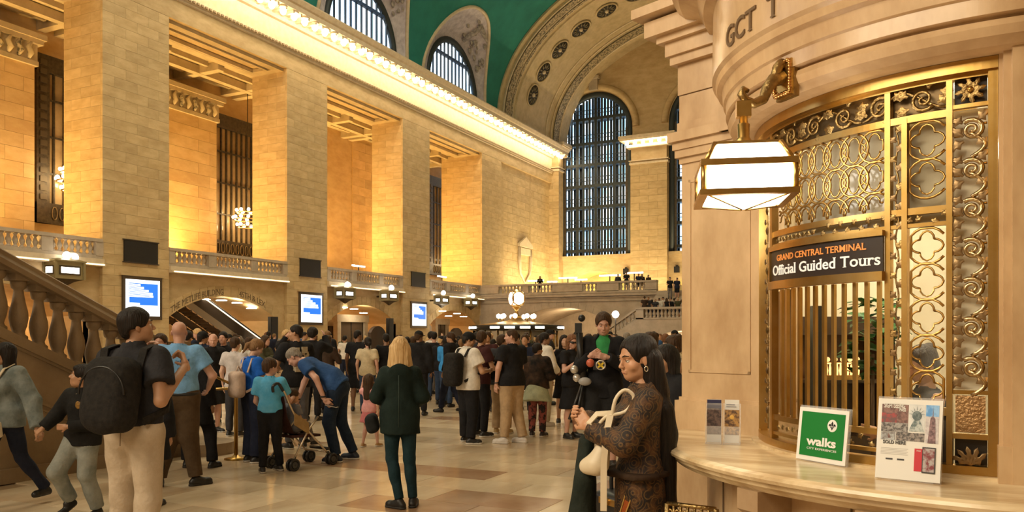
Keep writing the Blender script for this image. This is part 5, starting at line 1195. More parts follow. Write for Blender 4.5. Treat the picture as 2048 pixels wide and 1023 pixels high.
def sdf_mesh(name, prims, h, wrinkle=0.0, seed=0, wf=1.0):
    adds = [_bb(p) for p in prims if p['op'] == '+']
    lo = np.min([a for a, b in adds], 0)-3*h-wrinkle; hi = np.max([b for a, b in adds], 0)+3*h+wrinkle
    n = np.ceil((hi-lo)/h).astype(int)+1
    F = np.full(n, .5, dtype=np.float32)
    ax = [lo[i]+h*np.arange(n[i]) for i in range(3)]
    for p in prims:
        if p['op'] == 'i':
            X = np.stack(np.meshgrid(*ax, indexing='ij'), -1); F = np.maximum(F, ((X-p['p'])@p['n']).astype(np.float32)); continue
        a, b = _bb(p); m = p['k']+2.5*h
        i0 = np.maximum(np.floor((a-m-lo)/h).astype(int), 0); i1 = np.minimum(np.ceil((b+m-lo)/h).astype(int)+1, n)
        if (i1 <= i0).any(): continue
        sl = tuple(slice(i0[i], i1[i]) for i in range(3))
        X = np.stack(np.meshgrid(*[ax[i][sl[i]] for i in range(3)], indexing='ij'), -1)
        d = _dist(p, X).astype(np.float32); f = F[sl]; k = p['k']
        if p['op'] == '+':
            hh = np.maximum(k-np.abs(f-d), 0)/k; F[sl] = np.minimum(f, d)-hh*hh*k*.25
        else:
            hh = np.maximum(k-np.abs(f+d), 0)/k; F[sl] = np.maximum(f, -d)+hh*hh*k*.25
    if wrinkle:
        rs = np.random.RandomState(seed); X = np.stack(np.meshgrid(*ax, indexing='ij'), -1); w = 0
        for q in range(4):
            kx = rs.uniform(-16, 16, 3)*wf; kx[2] *= 1.9; w = w+np.sin(X@kx+rs.uniform(0, 6))*.5
        F = F+(wrinkle*w).astype(np.float32)
    # surface nets
    s = F < 0; c = np.zeros(n-1, dtype=np.int8)
    for dx in (0, 1):
        for dy in (0, 1):
            for dz in (0, 1): c += s[dx:n[0]-1+dx, dy:n[1]-1+dy, dz:n[2]-1+dz]
    act = (c > 0) & (c < 8); I = np.argwhere(act)
    if len(I) == 0: return None
    idx = np.full(act.shape, -1, dtype=np.int32); idx[act] = np.arange(len(I))
    pos = np.zeros((len(I), 3)); cnt = np.zeros(len(I))
    cor = [(x, y, z) for x in (0, 1) for y in (0, 1) for z in (0, 1)]
    for a in cor:
        for q in range(3):
            if a[q] == 0:
                b = list(a); b[q] = 1; fa = F[I[:, 0]+a[0], I[:, 1]+a[1], I[:, 2]+a[2]]; fb = F[I[:, 0]+b[0], I[:, 1]+b[1], I[:, 2]+b[2]]
                m = (fa < 0) != (fb < 0); t = np.where(m, fa/np.where(m, fa-fb, 1), 0)
                P = np.array(a, float)[None, :].repeat(len(I), 0); P[:, q] += t; pos[m] += P[m]; cnt[m] += 1
    V = (I+pos/cnt[:, None])*h+lo
    Q = []
    for q in range(3):
        u, v = (q+1) % 3, (q+2) % 3
        sl0 = [slice(None)]*3; sl1 = [slice(None)]*3; sl0[q] = slice(0, -1); sl1[q] = slice(1, None)
        A, B = s[tuple(sl0)], s[tuple(sl1)]; E = np.argwhere(A != B)
        ok = (E[:, u] > 0) & (E[:, v] > 0) & (E[:, u] < n[u]-1) & (E[:, v] < n[v]-1); E = E[ok]
        if not len(E): continue
        ins = A[E[:, 0], E[:, 1], E[:, 2]]
        def cell(du, dv):
            C = E.copy(); C[:, u] += du; C[:, v] += dv; return idx[C[:, 0], C[:, 1], C[:, 2]]
        qd = np.stack([cell(-1, -1), cell(0, -1), cell(0, 0), cell(-1, 0)], 1)
        qd[~ins] = qd[~ins][:, ::-1]; Q.append(qd)
    return V, np.concatenate(Q)
def join_np(parts):
    Vs, Fs, o = [], [], 0
    for V, F in parts: Vs.append(V); Fs.append(F+o); o += len(V)
    return np.concatenate(Vs), np.concatenate(Fs)
DEF = dict(pelvis=(0, 0, .95), waist=(0, 0, 1.09), chest=(0, .0, 1.30), neck=(0, -.015, 1.475), head=(0, .02, 1.625),
           shL=(-.175, -.01, 1.415), shR=(.175, -.01, 1.415), elbL=(-.235, -.04, 1.13), elbR=(.235, -.04, 1.13), wriL=(-.245, .04, .885), wriR=(.245, .04, .885),
           hipL=(-.09, 0, .93), hipR=(.09, 0, .93), kneeL=(-.10, .015, .50), kneeR=(.10, .015, .50), ankL=(-.105, -.02, .085), ankR=(.105, -.02, .085))
def joints(H, pose, lean=0.0, twist=0.0, headyaw=0.0, headpitch=0.0, headroll=0.0):
    J = {k: V3(v) for k, v in DEF.items()}
    R = rotm('z', -math.radians(twist)); Rl = rotm('x', -math.radians(lean))
    for k in ('waist', 'chest', 'neck', 'head', 'shL', 'shR', 'elbL', 'elbR', 'wriL', 'wriR'):
        q = J[k]-J['pelvis']
        if k == 'waist': J[k] = J['pelvis']+rotm('x', -math.radians(lean)*.5)@q
        else: J[k] = J['pelvis']+Rl@R@q
    for k, v in pose.items():
        if k in J: J[k] = V3(v)
    s = H/1.75
    J = {k: v*s for k, v in J.items()}; J['s'] = s; J['Rt'] = Rl@R
    hp = lean*.55 if 'hp' not in pose else pose['hp']
    J['Rh'] = rotm('z', -math.radians(headyaw))@rotm('x', math.radians(headpitch))@rotm('y', math.radians(headroll))
    return J
def hand_prims(w, d, pn, side, curl, s):
    """palm, four unequal bent fingers, thumb; d: direction of the hand, pn: palm normal"""
    d = d/np.linalg.norm(d); pn = pn-d*(pn@d); pn = pn/max(np.linalg.norm(pn), 1e-6); ac = np.cross(d, pn)*side
    P = [cap(w-d*.02*s, w+d*.02*s, .024*s, .026*s, .012*s), rbox(w+d*.052*s, (.036*s, .045*s, .013*s), .012*s, np.stack([ac, d, pn], 1), .012*s)]
    for i, (o, L) in enumerate(((-.028, .070), (-.009, .080), (.010, .074), (.028, .058))):
        b = w+d*.092*s+ac*o*s; c1 = curl*.55; c2 = curl*1.45
        m = b+(d*math.cos(c1)+pn*math.sin(c1))*L*.52*s; e = m+(d*math.cos(c2)+pn*math.sin(c2))*L*.48*s
        P += [cap(b-d*.01*s, m, .0092*s, .0086*s, .004*s), cap(m, e, .0086*s, .0072*s, .003*s)]
    t0 = w+d*.03*s-ac*.03*s; t1 = t0+(d*.6-ac*.65+pn*.35)*.035*s; t2 = t1+(d*.9-ac*.15+pn*.4*(1+curl))*.030*s
    P += [cap(t0, t1, .0125*s, .0105*s, .008*s), cap(t1, t2, .0105*s, .0085*s, .004*s)]
    return P
def head_prims(C, R, s, female=False, full=True):
    def h(x, y, z): return C+R@(V3(x, y, z)*s)
    jw = .88 if female else 1.0
    P = [ell_(h(0, -.012, .035), V3(.074, .093, .082)*s, R, .02*s), ell_(h(0, .016, -.03), V3(.061*(.93 if female else 1), .073 if not female else .070, .083)*s, R, .03*s),
         ell_(h(0, .045, -.085), V3(.036*jw, .034, .030)*s, R, .03*s)]
    for q in (-1, 1):
        P += [ell_(h(q*.043*jw, .008, -.070), V3(.015, .032, .023)*s*(.85 if female else 1), R, .03*s), ell_(h(q*.076, -.008, -.008), V3(.008, .018, .030)*s, R@rotm('z', q*.35), .006*s)]
    P.append(cap(h(0, .085, .006), h(0, .105, -.030), .0065*s, .0105*s, .014*s))
    if full:
        for q in (-1, 1):
            P += [ell_(h(q*.042, .055, -.032), V3(.022, .022, .022)*s, R, .025*s), cap(h(q*.012, .088, .020), h(q*.045, .074, .020), .008*s, .007*s, .016*s), ell_(h(q*.009, .097, -.036), V3(.007, .008, .006)*s, R, .008*s),
                  ell_(h(q*.031, .096, .000), V3(.018, .016, .011)*s, R, .012*s, '-')]
        P += [cap(h(-.019, .084, -.056), h(.019, .084, -.056), .006*s, .006*s, .007*s), cap(h(-.015, .083, -.066), h(.015, .083, -.066), .0066*s, .0066*s, .006*s), cap(h(-.016, .098, -.061), h(.016, .098, -.061), .0025*s, .0025*s, .004*s, '-')]
    return P
def hair_prims(kind, C, R, s):
    def h(x, y, z): return C+R@(V3(x, y, z)*s)
    inf = {'crop': .006, 'short': .016, 'curly': .03}.get(kind, .015)
    P = [ell_(h(0, -.014, .038), V3(.074+inf, .092+inf, .082+inf)*s, R, .02*s), ell_(h(0, -.045, -.025), V3(.070+inf*.7, .058+inf*.6, .062)*s, R, .03*s)]
    fw = .060 if kind in ('long', 'bob', 'verylong', 'curlylong') else .066
    cut = [ell_(h(0, .080, -.040), V3(fw, .075, .105)*s, R, .012*s, '-')]
    if kind in ('crop', 'short', 'curly', 'fringe'): cut.append(rbox(h(0, .01, -.10), V3(.2, .075, .085)*s, .02*s, R, .015*s, '-'))
    if kind in ('crop', 'short', 'fringe'): cut.append(ell_(h(0, .105, -.025), V3(.10, .062, .085)*s, R, .012*s, '-'))
    ex = []
    if kind == 'halfup':
        cut += [ell_(h(q*.088, .012, -.022), V3(.026, .038, .042)*s, R, .01*s, '-') for q in (-1, 1)]
        ex += [cap(h(0, -.07, -.01), h(0, -.10, -.20), .075*s, .085*s, .03*s), ell_(h(0, -.045, .075), V3(.07, .075, .055)*s, R, .03*s)]
    if kind in ('long', 'bob', 'verylong', 'curlylong'):
        L = {'bob': -.27, 'long': -.30, 'verylong': -.62, 'curlylong': -.36}[kind]
        for q in (-1, 1): ex.append(cap(h(q*.058, -.015, .0), h(q*(.082 if kind != 'bob' else .092), -.02, L*.8), (.036 if kind != 'bob' else .046)*s, (.036 if kind != 'bob' else .05)*s, .03*s))
        ex.append(cap(h(0, -.055, .0), h(0, -.075, L), .072*s, (.062 if kind != 'bob' else .07)*s, .03*s, flat=(R, (1.25 if kind != 'bob' else 1.55, .8, 1))))
    if kind == 'verylong': ex.append(cap(h(.02, -.085, -.2), h(.02, -.10, -.66), .085*s, .06*s, .03*s))
    if kind == 'pony': ex += [cap(h(0, -.100, .02), h(0, -.135, -.03), .026*s, .034*s, .015*s), cap(h(0, -.135, -.03), h(0, -.135, -.17), .034*s, .012*s, .015*s)]
    if kind == 'bun': ex.append(ell_(h(0, -.09, .085), V3(.042, .042, .038)*s, R, .01*s))
    if kind == 'fringe': ex.append(ell_(h(0, .045, .072), V3(.068, .050, .032)*s, R, .02*s))
    return P+cut+ex
def person_meshes(key, H=1.75, girth=1.0, female=False, pose={}, lean=0, twist=0, headyaw=0, headpitch=0, headroll=0, hair='short', top='tee', hem=.86, loose=.016, sleeve=None,
                  bottom='trousers', bloose=.018, skirt=None, shoes='shoe', lod=1, handR=None, handL=None, curl=.7, hood=False, open_front=False, legcut=None, headscale=1.0, barelegs=True, collar=False):
    vb, vh, vn, vc = {0: (.012, .0055, .0048, .011), 1: (.018, .010, .0085, .016), 2: (.030, .017, .016, .028)}[lod]
    J = joints(H, pose, lean, twist, headyaw, headpitch, headroll); s = J['s']; g = girth*s; Rt = J['Rt']; out = []
    hs = s*.97*headscale if H > 1.45 else s*1.16*headscale if H > 1.15 else s*1.38*headscale
    HC = J['head']+Rt@V3(0, 0, (hs-s)*.09); Rh = J['Rh']
    ax = (J['chest']-J['pelvis']); ax /= np.linalg.norm(ax)
    def torso(e):
        sx = 1.0; w = g
        return [cap(J['pelvis']-ax*.02*s, J['pelvis']+ax*.05*s, .115*w+e, .112*w+e, .05*s, flat=(Rt, (1.38, .96, 1.0))),
                cap(J['waist'], J['chest'], .098*w+e, .108*w+e, .06*s, flat=(Rt, (1.36 if not female else 1.27, 1.0, 1.0))),
                cap(J['shL']+(J['shR']-J['shL'])*.12-ax*.03*s, J['shR']+(J['shL']-J['shR'])*.12-ax*.03*s, .066*w+e, .066*w+e, .06*s),
                cap(J['neck']-ax*.05*s, J['neck']+ax*.005*s, .085*s+e, .052*s+e, .05*s)]+(
                [ell_(J['chest']+Rt@V3(q*.075, .085, -.01)*s, V3(.06, .05, .06)*s+e, Rt, .05*s) for q in (-1, 1)] if female else [])
    up = lambda a, b, f: J[a]+(J[b]-J[a])*f
    # ---- body
    lc = .80 if bottom in ('trousers', 'leggings') else 1.0
    B = [cap(J['neck']-ax*.03*s, HC+Rh@V3(0, -.02, -.06)*hs, .053*s*(.80 if female else 1), .050*hs*(.80 if female else 1), .03*s)]+torso(-.02*s)
    for q in 'LR':
        B += [cap(J['sh'+q], J['elb'+q], .046*g, .038*g, .03*s), cap(J['elb'+q], J['wri'+q], .039*g, .026*s, .02*s),
              cap(J['hip'+q], J['knee'+q], .082*g*lc, .056*g*lc, .03*s), cap(J['knee'+q], J['ank'+q], .056*g*lc, .036*s*lc, .015*s), ell_(J['knee'+q]*.66+J['ank'+q]*.34+V3(0, -.018*s, 0), V3(.050*g, .052*g, .11*s)*lc, None, .03*s)]
    bodyparts = [sdf_mesh('b', B, vb)]
    bodyparts.append(sdf_mesh('h', head_prims(HC, Rh, hs, female, lod < 2)+[cap(HC+Rh@V3(0, -.02, -.05)*hs, J['neck'], .045*hs*(.82 if female else 1), .05*s*(.82 if female else 1), .02*s)], vh))
    for q, hd in (('R', handR), ('L', handL)):
        side = 1 if q == 'R' else -1; d = J['wri'+q]-J['elb'+q]; pn = V3(-side, .25, 0.05); cu = curl
        if hd: d = V3(hd[0]) if hd[0] is not None else d; pn = V3(hd[1]); cu = hd[2]
        bodyparts.append(sdf_mesh('hand', hand_prims(J['wri'+q], V3(d), V3(pn), side, cu, s*.98), vn))
    V, F = join_np([p for p in bodyparts if p]); out.append(('body', mesh_np('body', V, F), 'skin'))
    # ---- hair
    if hair and hair not in ('bald',):
        k = 'short' if hair == 'cap' else hair
        r = sdf_mesh('hair', hair_prims(k, HC, Rh, hs), vh*1.15, wrinkle=.004 if hair == 'curly' or hair == 'curlylong' else .0015, wf=6 if 'curly' in hair else 3)
        if r: out.append(('hair', mesh_np('hair', *r), 'hair'))
    if hair == 'cap':
        def h(x, y, z): return HC+Rh@(V3(x, y, z)*hs)
        r = sdf_mesh('cap', [ell_(h(0, -.012, .045), V3(.092, .108, .092)*hs, Rh, .01), rbox(h(0, 0, -.055), V3(.2, .25, .075)*hs, .005, Rh, .006, '-'), ell_(h(0, .115, .028), V3(.07, .075, .009)*hs, Rh@rotm('x', -.15), .01)], vh)
        if r: out.append(('cap', mesh_np('cap', *r), 'cap'))
    # ---- top
    if top:
        e = loose*s; zs = J['pelvis']+ax*((hem-.95)*s)
        T = torso(e)
        if hem < .93: T.append(cap(J['pelvis']+ax*.03*s, J['pelvis']+ax*((hem-.95)*s-.02*s), .122*g+e, (.122+.10*max(0, .86-hem))*g+e, .05*s, flat=(Rt, (1.38, 1.0, 1.0))))
        T.append(dict(half(zs, -ax)))
        SL = []
        sl = {'tee': (.62, 0), 'polo': (.6, 0), 'long': (1, 1), 'jacket': (1, 1), 'coat': (1, 1), 'tank': (0, 0)}[top]
        if sleeve is not None: sl = sleeve
        for q in 'LR':
            if sl[0] > 0 and sl[1] == 0: SL.append(cap(J['sh'+q], up('sh'+q, 'elb'+q, sl[0]), .054*g+e*1.15, .056*g+e*1.5, .035*s, c1=True))
            elif sl[0] > 0:
                SL += [cap(J['sh'+q], J['elb'+q], .053*g+e*1.1, .047*g+e*1.1, .035*s), cap(J['elb'+q], up('elb'+q, 'wri'+q, .97), .047*g+e*1.1, .036*s+e*.9, .02*s, c1=True)]
        P = T+SL
        P.append(cap(J['neck']+ax*.005*s, J['neck']+ax*.12*s, .058*s, .07*s, .01*s, '-'))
        if hood: P += [ell_(J['neck']+Rt@V3(0, -.085, -.085)*s, V3(.115, .045, .085)*s, Rt@rotm('x', .2), .03*s)]
        if collar or top in ('jacket', 'coat'):
            P += [cap(J['neck']+Rt@V3(q*.045, .01, -.012)*s, J['neck']+Rt@V3(q*.030, .052, -.035)*s, .020*s, .018*s, .01*s) for q in (-1, 1)]+[cap(J['neck']+Rt@V3(-.045, -.035, .005)*s, J['neck']+Rt@V3(.045, -.035, .005)*s, .022*s, .022*s, .015*s)]
        if open_front: P.append(cap(J['neck']+Rt@V3(0, .10, -.02)*s, J['chest']+Rt@V3(0, .19, -.16)*s, .085*s, .03*s, .01, '-'))
        r = sdf_mesh('top', P, vc, wrinkle=.0032*s if lod < 2 else .002, seed=zlib.crc32(key.encode()) % 1000)
        out.append(({'tee': 'shirt', 'polo': 'polo_shirt', 'long': 'sweater', 'jacket': 'jacket', 'coat': 'coat', 'tank': 'tank_top'}[top], mesh_np('top', *r), 'top'))
        if open_front:
            r = sdf_mesh('inner', torso(e*.35)[1:]+[half(zs+ax*.05, -ax)], vc*1.1); out.append(('shirt', mesh_np('shirt', *r), 'inner'))
    # ---- bottom
    if bottom:
        e = bloose*s; P = [cap(J['pelvis']-ax*.03*s, J['pelvis']+ax*.06*s, .111*g+e*.35, .106*g+e*.35, .05*s, flat=(Rt if lean < 20 else np.eye(3), (1.38, 1.0, 1.0)))]
        kk = {'trousers': 1, 'leggings': 1, 'shorts': 0, 'skirt': 2}[bottom]
        for q in 'LR':
            if kk == 1:
                P += [cap(J['hip'+q], J['knee'+q], .088*g+e, .058*g+e, .05*s), cap(J['knee'+q], up('knee'+q, 'ank'+q, .97), .057*g+e, .040*s+e*1.15, .025*s, c1=True)]
                if bottom == 'leggings': P.append(ell_(J['knee'+q]*.66+J['ank'+q]*.34+V3(0, -.018*s, 0), V3(.050*g, .052*g, .11*s)+e, None, .03*s))
            elif kk == 0: P.append(cap(J['hip'+q], up('hip'+q, 'knee'+q, 1.0 if legcut is None else legcut), .092*g+e, .078*g+e*1.3, .05*s, c1=True))
        if kk == 2:
            z0, rr = skirt; P.append(cap(J['pelvis'], J['pelvis']*V3(1, 1, 0)+V3(0, 0, z0*s), .125*g, rr*s, .03*s, flat=(np.eye(3), (1.2, 1, 1)), c1=True))
        r = sdf_mesh('bottom', P, vc, wrinkle=.004*s if bottom != 'leggings' else .001, seed=zlib.crc32((key+'b').encode()) % 1000)
        out.append(({'trousers': 'trousers', 'leggings': 'leggings', 'shorts': 'shorts', 'skirt': 'skirt'}[bottom], mesh_np('bottom', *r), 'bottom'))
    # ---- shoes
    for q in 'LR':
        a = J['ank'+q]; sd = -1 if q == 'L' else 1; fd = V3(sd*.2, 1, 0) if 'foot'+q not in pose else V3(*pose['foot'+q]); fd = fd/np.linalg.norm(fd); lift = a[2]-.085*s
        toe = a+fd*.125*s; toe[2] = .034*s+max(0, lift*(.2 if 'tip'+q in pose else 1)); heel = a-fd*.035*s; heel[2] = .036*s+max(0, lift)
        P = [cap(heel, toe, .040*s, .040*s, .02*s), cap(a+V3(0, 0, -.01*s), a+fd*.05*s+V3(0, 0, -.04*s), .042*s, .04*s, .03*s), cap(toe, toe+fd*.025*s, .038*s, .032*s, .02*s), half((0, 0, 0.004+max(0, min(toe[2], heel[2])-.036*s)), (0, 0, -1))]
        r = sdf_mesh('shoe', P, min(vc*.75, .014)); o = ('shoe', mesh_np('shoe', *r), 'shoe'); out.append(o)
        if lod < 2 and lift < .02:
            zb = max(0, lift); Rf = np.stack([np.cross(fd, V3(0, 0, 1)), fd, V3(0, 0, 1)], 1)
            r = sdf_mesh('sole', [cap(heel*V3(1, 1, 0)+V3(0, 0, .012+zb), (toe+fd*.02*s)*V3(1, 1, 0)+V3(0, 0, .012+zb), .044*s, .042*s, .01, flat=None), half((0, 0, .024+zb), (0, 0, 1)), half((0, 0, zb), (0, 0, -1))], .009)
            if r: out.append(('shoe_sole', mesh_np('sole', *r), 'sole'))
    return out, J, HC, Rh, hs
def face_parts(root, HC, Rh, hs, skin_lip, brow, female=True, iris=(.03, .015, .008), brows=True, lidm=None):
    def h(x, y, z): return Vector((HC+Rh@(V3(x, y, z)*hs)).tolist())
    for q in (-1, 1):
        b = MB(); b.sphere(h(q*.031, .0745, -.001), .0115*hs, 12, 8); e = b.build('eye', mat('eye_white', (.72, .68, .62), .25), root, False)
        b = MB(); b.sphere(h(q*.0305, .0815, -.0015), .0062*hs, 10, 6); b.build('iris', mat('iris_%.3f' % iris[0], iris, .15), e, False)
        lp = HC+Rh@(V3(q*.031, .0745, -.001)*hs); r = sdf_mesh('lid', [ell_(lp, V3(.0132, .0132, .0132)*hs, None, .002), half(lp+Rh@V3(0, .004, .0035)*hs, Rh@V3(0, -.25, -1)), ], .0022*hs)
        if r and lidm: link('upper_eyelid', mesh_np('lid', *r), lidm, root)
        b = MB(); b.tube([h(q*.018, .0835, .0025), h(q*.031, .0880, .0045), h(q*.044, .0800, .0015)], [.0010*hs, .0017*hs, .0010*hs], 5) if lidm else b.tube([h(q*.018, .0865, .0085), h(q*.031, .0885, .0115), h(q*.045, .079, .007)], [.0016*hs, .0024*hs, .0014*hs], 5); b.build('eyelid', mat('lash_dark', (.02, .012, .01), .6), root, False)
        if brows: b = MB(); b.tube([h(q*.014, .0965, .022), h(q*.032, .0935, .028), h(q*.050, .076, .022)], [.003*hs, .0036*hs, .0018*hs], 5); b.build('eyebrow', brow, root, False)
    r = sdf_mesh('lips', [cap(HC+Rh@(V3(-.019, .0850, -.056)*hs), HC+Rh@(V3(.019, .0850, -.056)*hs), .0036*hs, .0036*hs, .003), cap(HC+Rh@(V3(-.013, .0860, -.0665)*hs), HC+Rh@(V3(.013, .0860, -.0665)*hs), .0042*hs, .0042*hs, .003)], .0020)
    if r: link('lips', mesh_np('lips', *r), skin_lip, root)
def place(root_name, px, d, face, label, group=None, z=0.0, cat='person'):
    p = gp(px, d, z); ray = math.degrees(math.atan((px-1024)/FPX))
    return empty(root_name, p, YAW-math.radians(face+ray), label, cat, group)
def cloth(name, c=None, c2=None, scale=9, rough=.85, bump=.35, bs=28):
    if 'cloth_'+name in _M: return _M['cloth_'+name]
    if isinstance(c, str): c = rgb(c)
    if c2 is None: c2 = tuple(min(1, x*1.35+.004) for x in c)
    elif isinstance(c2, str): c2 = rgb(c2)
    return mat('cloth_'+name, c, rough, col2=c2, scale=scale, bump=bump, bscale=bs, spec=.18)
SKIN = [mat('skin_light', (.60, .36, .25), .5, col2=(.66, .41, .29), scale=8), mat('skin_tan', (.44, .235, .135), .5, col2=(.50, .28, .165), scale=8),
        mat('skin_brown', (.22, .11, .06), .5, col2=(.27, .14, .08), scale=8), mat('skin_pink', (.55, .30, .22), .5, col2=(.62, .36, .27), scale=8)]
def hairm(name, c, c2): return mat('hair_'+name, c, .5, spec=.22, col2=c2, scale=7, stretch=(9, 9, .5), bump=.6, bscale=9, lo=.35, hi=.65)
HAIR = dict(black=hairm('black', (.008, .006, .005), (.02, .014, .011)), brown=hairm('brown', (.035, .018, .009), (.075, .04, .02)), auburn=hairm('auburn', (.13, .055, .025), (.24, .11, .05)),
            blonde=hairm('blonde', (.46, .27, .10), (.80, .57, .30)), lightbrown=hairm('lightbrown', (.17, .085, .035), (.30, .17, .075)), grey=hairm('grey', (.16, .13, .10), (.34, .30, .25)), cap=cloth('capblack', (.01, .01, .011)))
def person(px, d, face, label, mats, group=None, z=0.0, name='person', **kw):
    M_, J, HC, Rh, hs = person_meshes(label, **kw)
    root = place(name, px, d, face, label, group, z)
    for n, me, role in M_:
        if mats.get(role) is None: continue
        link(n, me, mats[role], root)
    return root, J, HC, Rh, hs
def mm(skin, hair, top, bottom, shoe, sole=None, **k): return dict(skin=SKIN[skin], hair=HAIR.get(hair), top=top, bottom=bottom, shoe=shoe, sole=sole or mat('sole_white', (.62, .58, .52), .6), cap=HAIR['cap'], **k)
def sd(root, name, prims, h, m, wrinkle=0.0, parent=None):
    r = sdf_mesh(name, prims, h, wrinkle)
    return link(name, mesh_np(name, *r), m, parent or root)
def smooth_pts(P, k=4):
    out = []
    for i in range(len(P)-1):
        p0, p1, p2, p3 = P[max(i-1, 0)], P[i], P[i+1], P[min(i+2, len(P)-1)]
        for j in range(k):
            t = j/k; out.append(.5*((2*p1)+(p2-p0)*t+(2*p0-5*p1+4*p2-p3)*t*t+(3*p1-p0-3*p2+p3)*t*t*t))
    return out+[P[-1]]
def tb(root, name, pts, r, m, n=8, parent=None):
    if len(pts) >= 4 and not isinstance(r, (list, tuple)): pts = smooth_pts([V3(tuple(map(float, p))) for p in pts])
    b = MB(); b.tube([Vector(tuple(map(float, p))) for p in pts], r, n); return b.build(name, m, parent or root, False)
def strap(root, name, pts, w, t, m, parent=None, nrm=None):
    """flat band along pts; nrm: outward normal per point"""
    b = MB(); rings = []; P = [Vector(tuple(map(float, p))) for p in pts]
    for i, p in enumerate(P):
        tn = (P[min(i+1, len(P)-1)]-P[max(i-1, 0)]).normalized(); n_ = Vector(nrm[i] if nrm else (p.x, p.y, 0)).normalized(); n_ = (n_-tn*n_.dot(tn)).normalized(); c = tn.cross(n_)
        rings.append([p+c*w/2+n_*t/2, p-c*w/2+n_*t/2, p-c*w/2-n_*t/2, p+c*w/2-n_*t/2])
    b.loft(rings, smooth=False); return b.build(name, m, parent or root, False)
BLK = cloth('black', (.010, .010, .012)); NAVY = cloth('navy', (.012, .016, .035)); DKGREY = cloth('dark_grey', (.030, .030, .035)); WHITE = cloth('white', (.62, .58, .52)); KHAKI = cloth('khaki', (.36, .25, .145)); 
BLACKSHOE = mat('shoe_black', (.012, .011, .011), .45); WHITESHOE = mat('shoe_white', (.62, .58, .54), .5); DSOLE = mat('sole_dark', (.02, .018, .016), .6)
# ================================================================== FOREGROUND PEOPLE
# ---- woman in patterned robe by the counter
ROBE = mat('robe_brocade', (.012, .006, .004), .7, col2=(.085, .034, .008), scale=22, detail=6, lo=.47, hi=.60, bump=.3, bscale=40)
def add_robe_pattern(m):
    nt = m.node_tree; N, L = nt.nodes, nt.links; b = N['Principled BSDF']; prev = b.inputs['Base Color'].links[0].from_socket
    tc = N.new('ShaderNodeTexCoord'); vo = N.new('ShaderNodeTexVoronoi'); vo.inputs['Scale'].default_value = 15; L.new(tc.outputs['Object'], vo.inputs['Vector'])
    wv = N.new('ShaderNodeMath'); wv.operation = 'MULTIPLY'; wv.inputs[1].default_value = 34; L.new(vo.outputs['Distance'], wv.inputs[0])
    sn = N.new('ShaderNodeMath'); sn.operation = 'SINE'; L.new(wv.outputs[0], sn.inputs[0])
    rp = N.new('ShaderNodeValToRGB'); rp.color_ramp.elements[0].position = .55; rp.color_ramp.elements[1].position = .9; rp.color_ramp.elements[0].color = (0, 0, 0, 1); rp.color_ramp.elements[1].color = (.75, .75, .75, 1); L.new(sn.outputs[0], rp.inputs[0])
    mx = N.new('ShaderNodeMixRGB'); L.new(rp.outputs[0], mx.inputs[0]); L.new(prev, mx.inputs[1]); mx.inputs[2].default_value = (.14, .072, .018, 1); L.new(mx.outputs[0], b.inputs['Base Color'])
add_robe_pattern(ROBE)
SK_W = mat('skin_olive', (.50, .255, .14), .45, col2=(.56, .30, .17), scale=8)
pd = 3.9
lab = 'woman in brown patterned robe with long black hair, arms folded, beside the counter'
M_ = dict(skin=SK_W, hair=HAIR['black'], top=ROBE, bottom=ROBE, shoe=BLACKSHOE, sole=DSOLE)
root, J, HC, Rh, hs = person(1280, pd, 262, lab, M_, H=1.615, female=True, hair='halfup', headyaw=-26, headpitch=-6, top='coat', hem=.62, loose=.022, bottom='skirt', skirt=(.42, .23), lod=0,
    pose=dict(elbL=(-.235, .115, 1.205), wriL=(-.10, .275, 1.27), elbR=(.235, .10, 1.205), wriR=(.06, .29, 1.30)), handL=((.35, .35, .45), (.8, -.3, -.2), .9), handR=((-.5, .5, .3), (-.4, -.6, 0), 1.0), girth=.85)
face_parts(root, HC, Rh, hs, mat('lips_rose', (.30, .085, .065), .4), HAIR['black'], lidm=SK_W)
s_ = J['s']
# long hair falling down the back
sd(root, 'hair_length', [cap(HC+V3(0, -.065, .0)*s_, V3(.02, -.125, 1.22)*s_, .070*s_, .072*s_, .03), cap(V3(.02, -.125, 1.22)*s_, V3(.03, -.15, .82)*s_, .072*s_, .055*s_, .03), cap(V3(-.03, -.12, 1.35)*s_, V3(-.03, -.15, .76)*s_, .055*s_, .04*s_, .03)], .012, HAIR['black'], .003)
# earring, scarf end, belt
er = [HC+Rh@(V3(-.085, -.002+.011*math.cos(a), -.052+.014*math.sin(a))*hs) for a in [2*PI*k/12 for k in range(12)]]
b = MB(); b.tube([Vector(tuple(map(float, p))) for p in er], .0028, 6, loop=True); b.build('earring', mat('silver', (.8, .76, .68), .2, 1), root, False)
sd(root, 'belt', [cap(V3(-.13, .02, 1.03)*s_, V3(.13, .02, 1.03)*s_, .10*s_, .10*s_, .03, flat=None), cap(V3(0, -.02, 1.03)*s_, V3(0, .05, 1.03)*s_, .145*s_, .145*s_, .03), half((0, 0, 1.045*s_), (0, 0, 1)), half((0, 0, 1.015*s_), (0, 0, -1))], .010, cloth('robe_belt', (.03, .016, .008)))
OR = cloth('robe_orange', (.26, .055, .012), (.36, .09, .02), 20)
def skirt_pt(a, z):                       # point on the robe's skirt surface, angle a from the left side towards the front
    t = (.95*s_-z)/((.95-.42)*s_); rr = (.125*.97+(.23-.125*.97)*min(max(t, 0), 1))*s_+.012; return (-rr*1.2*math.cos(a), rr*math.sin(a), z)
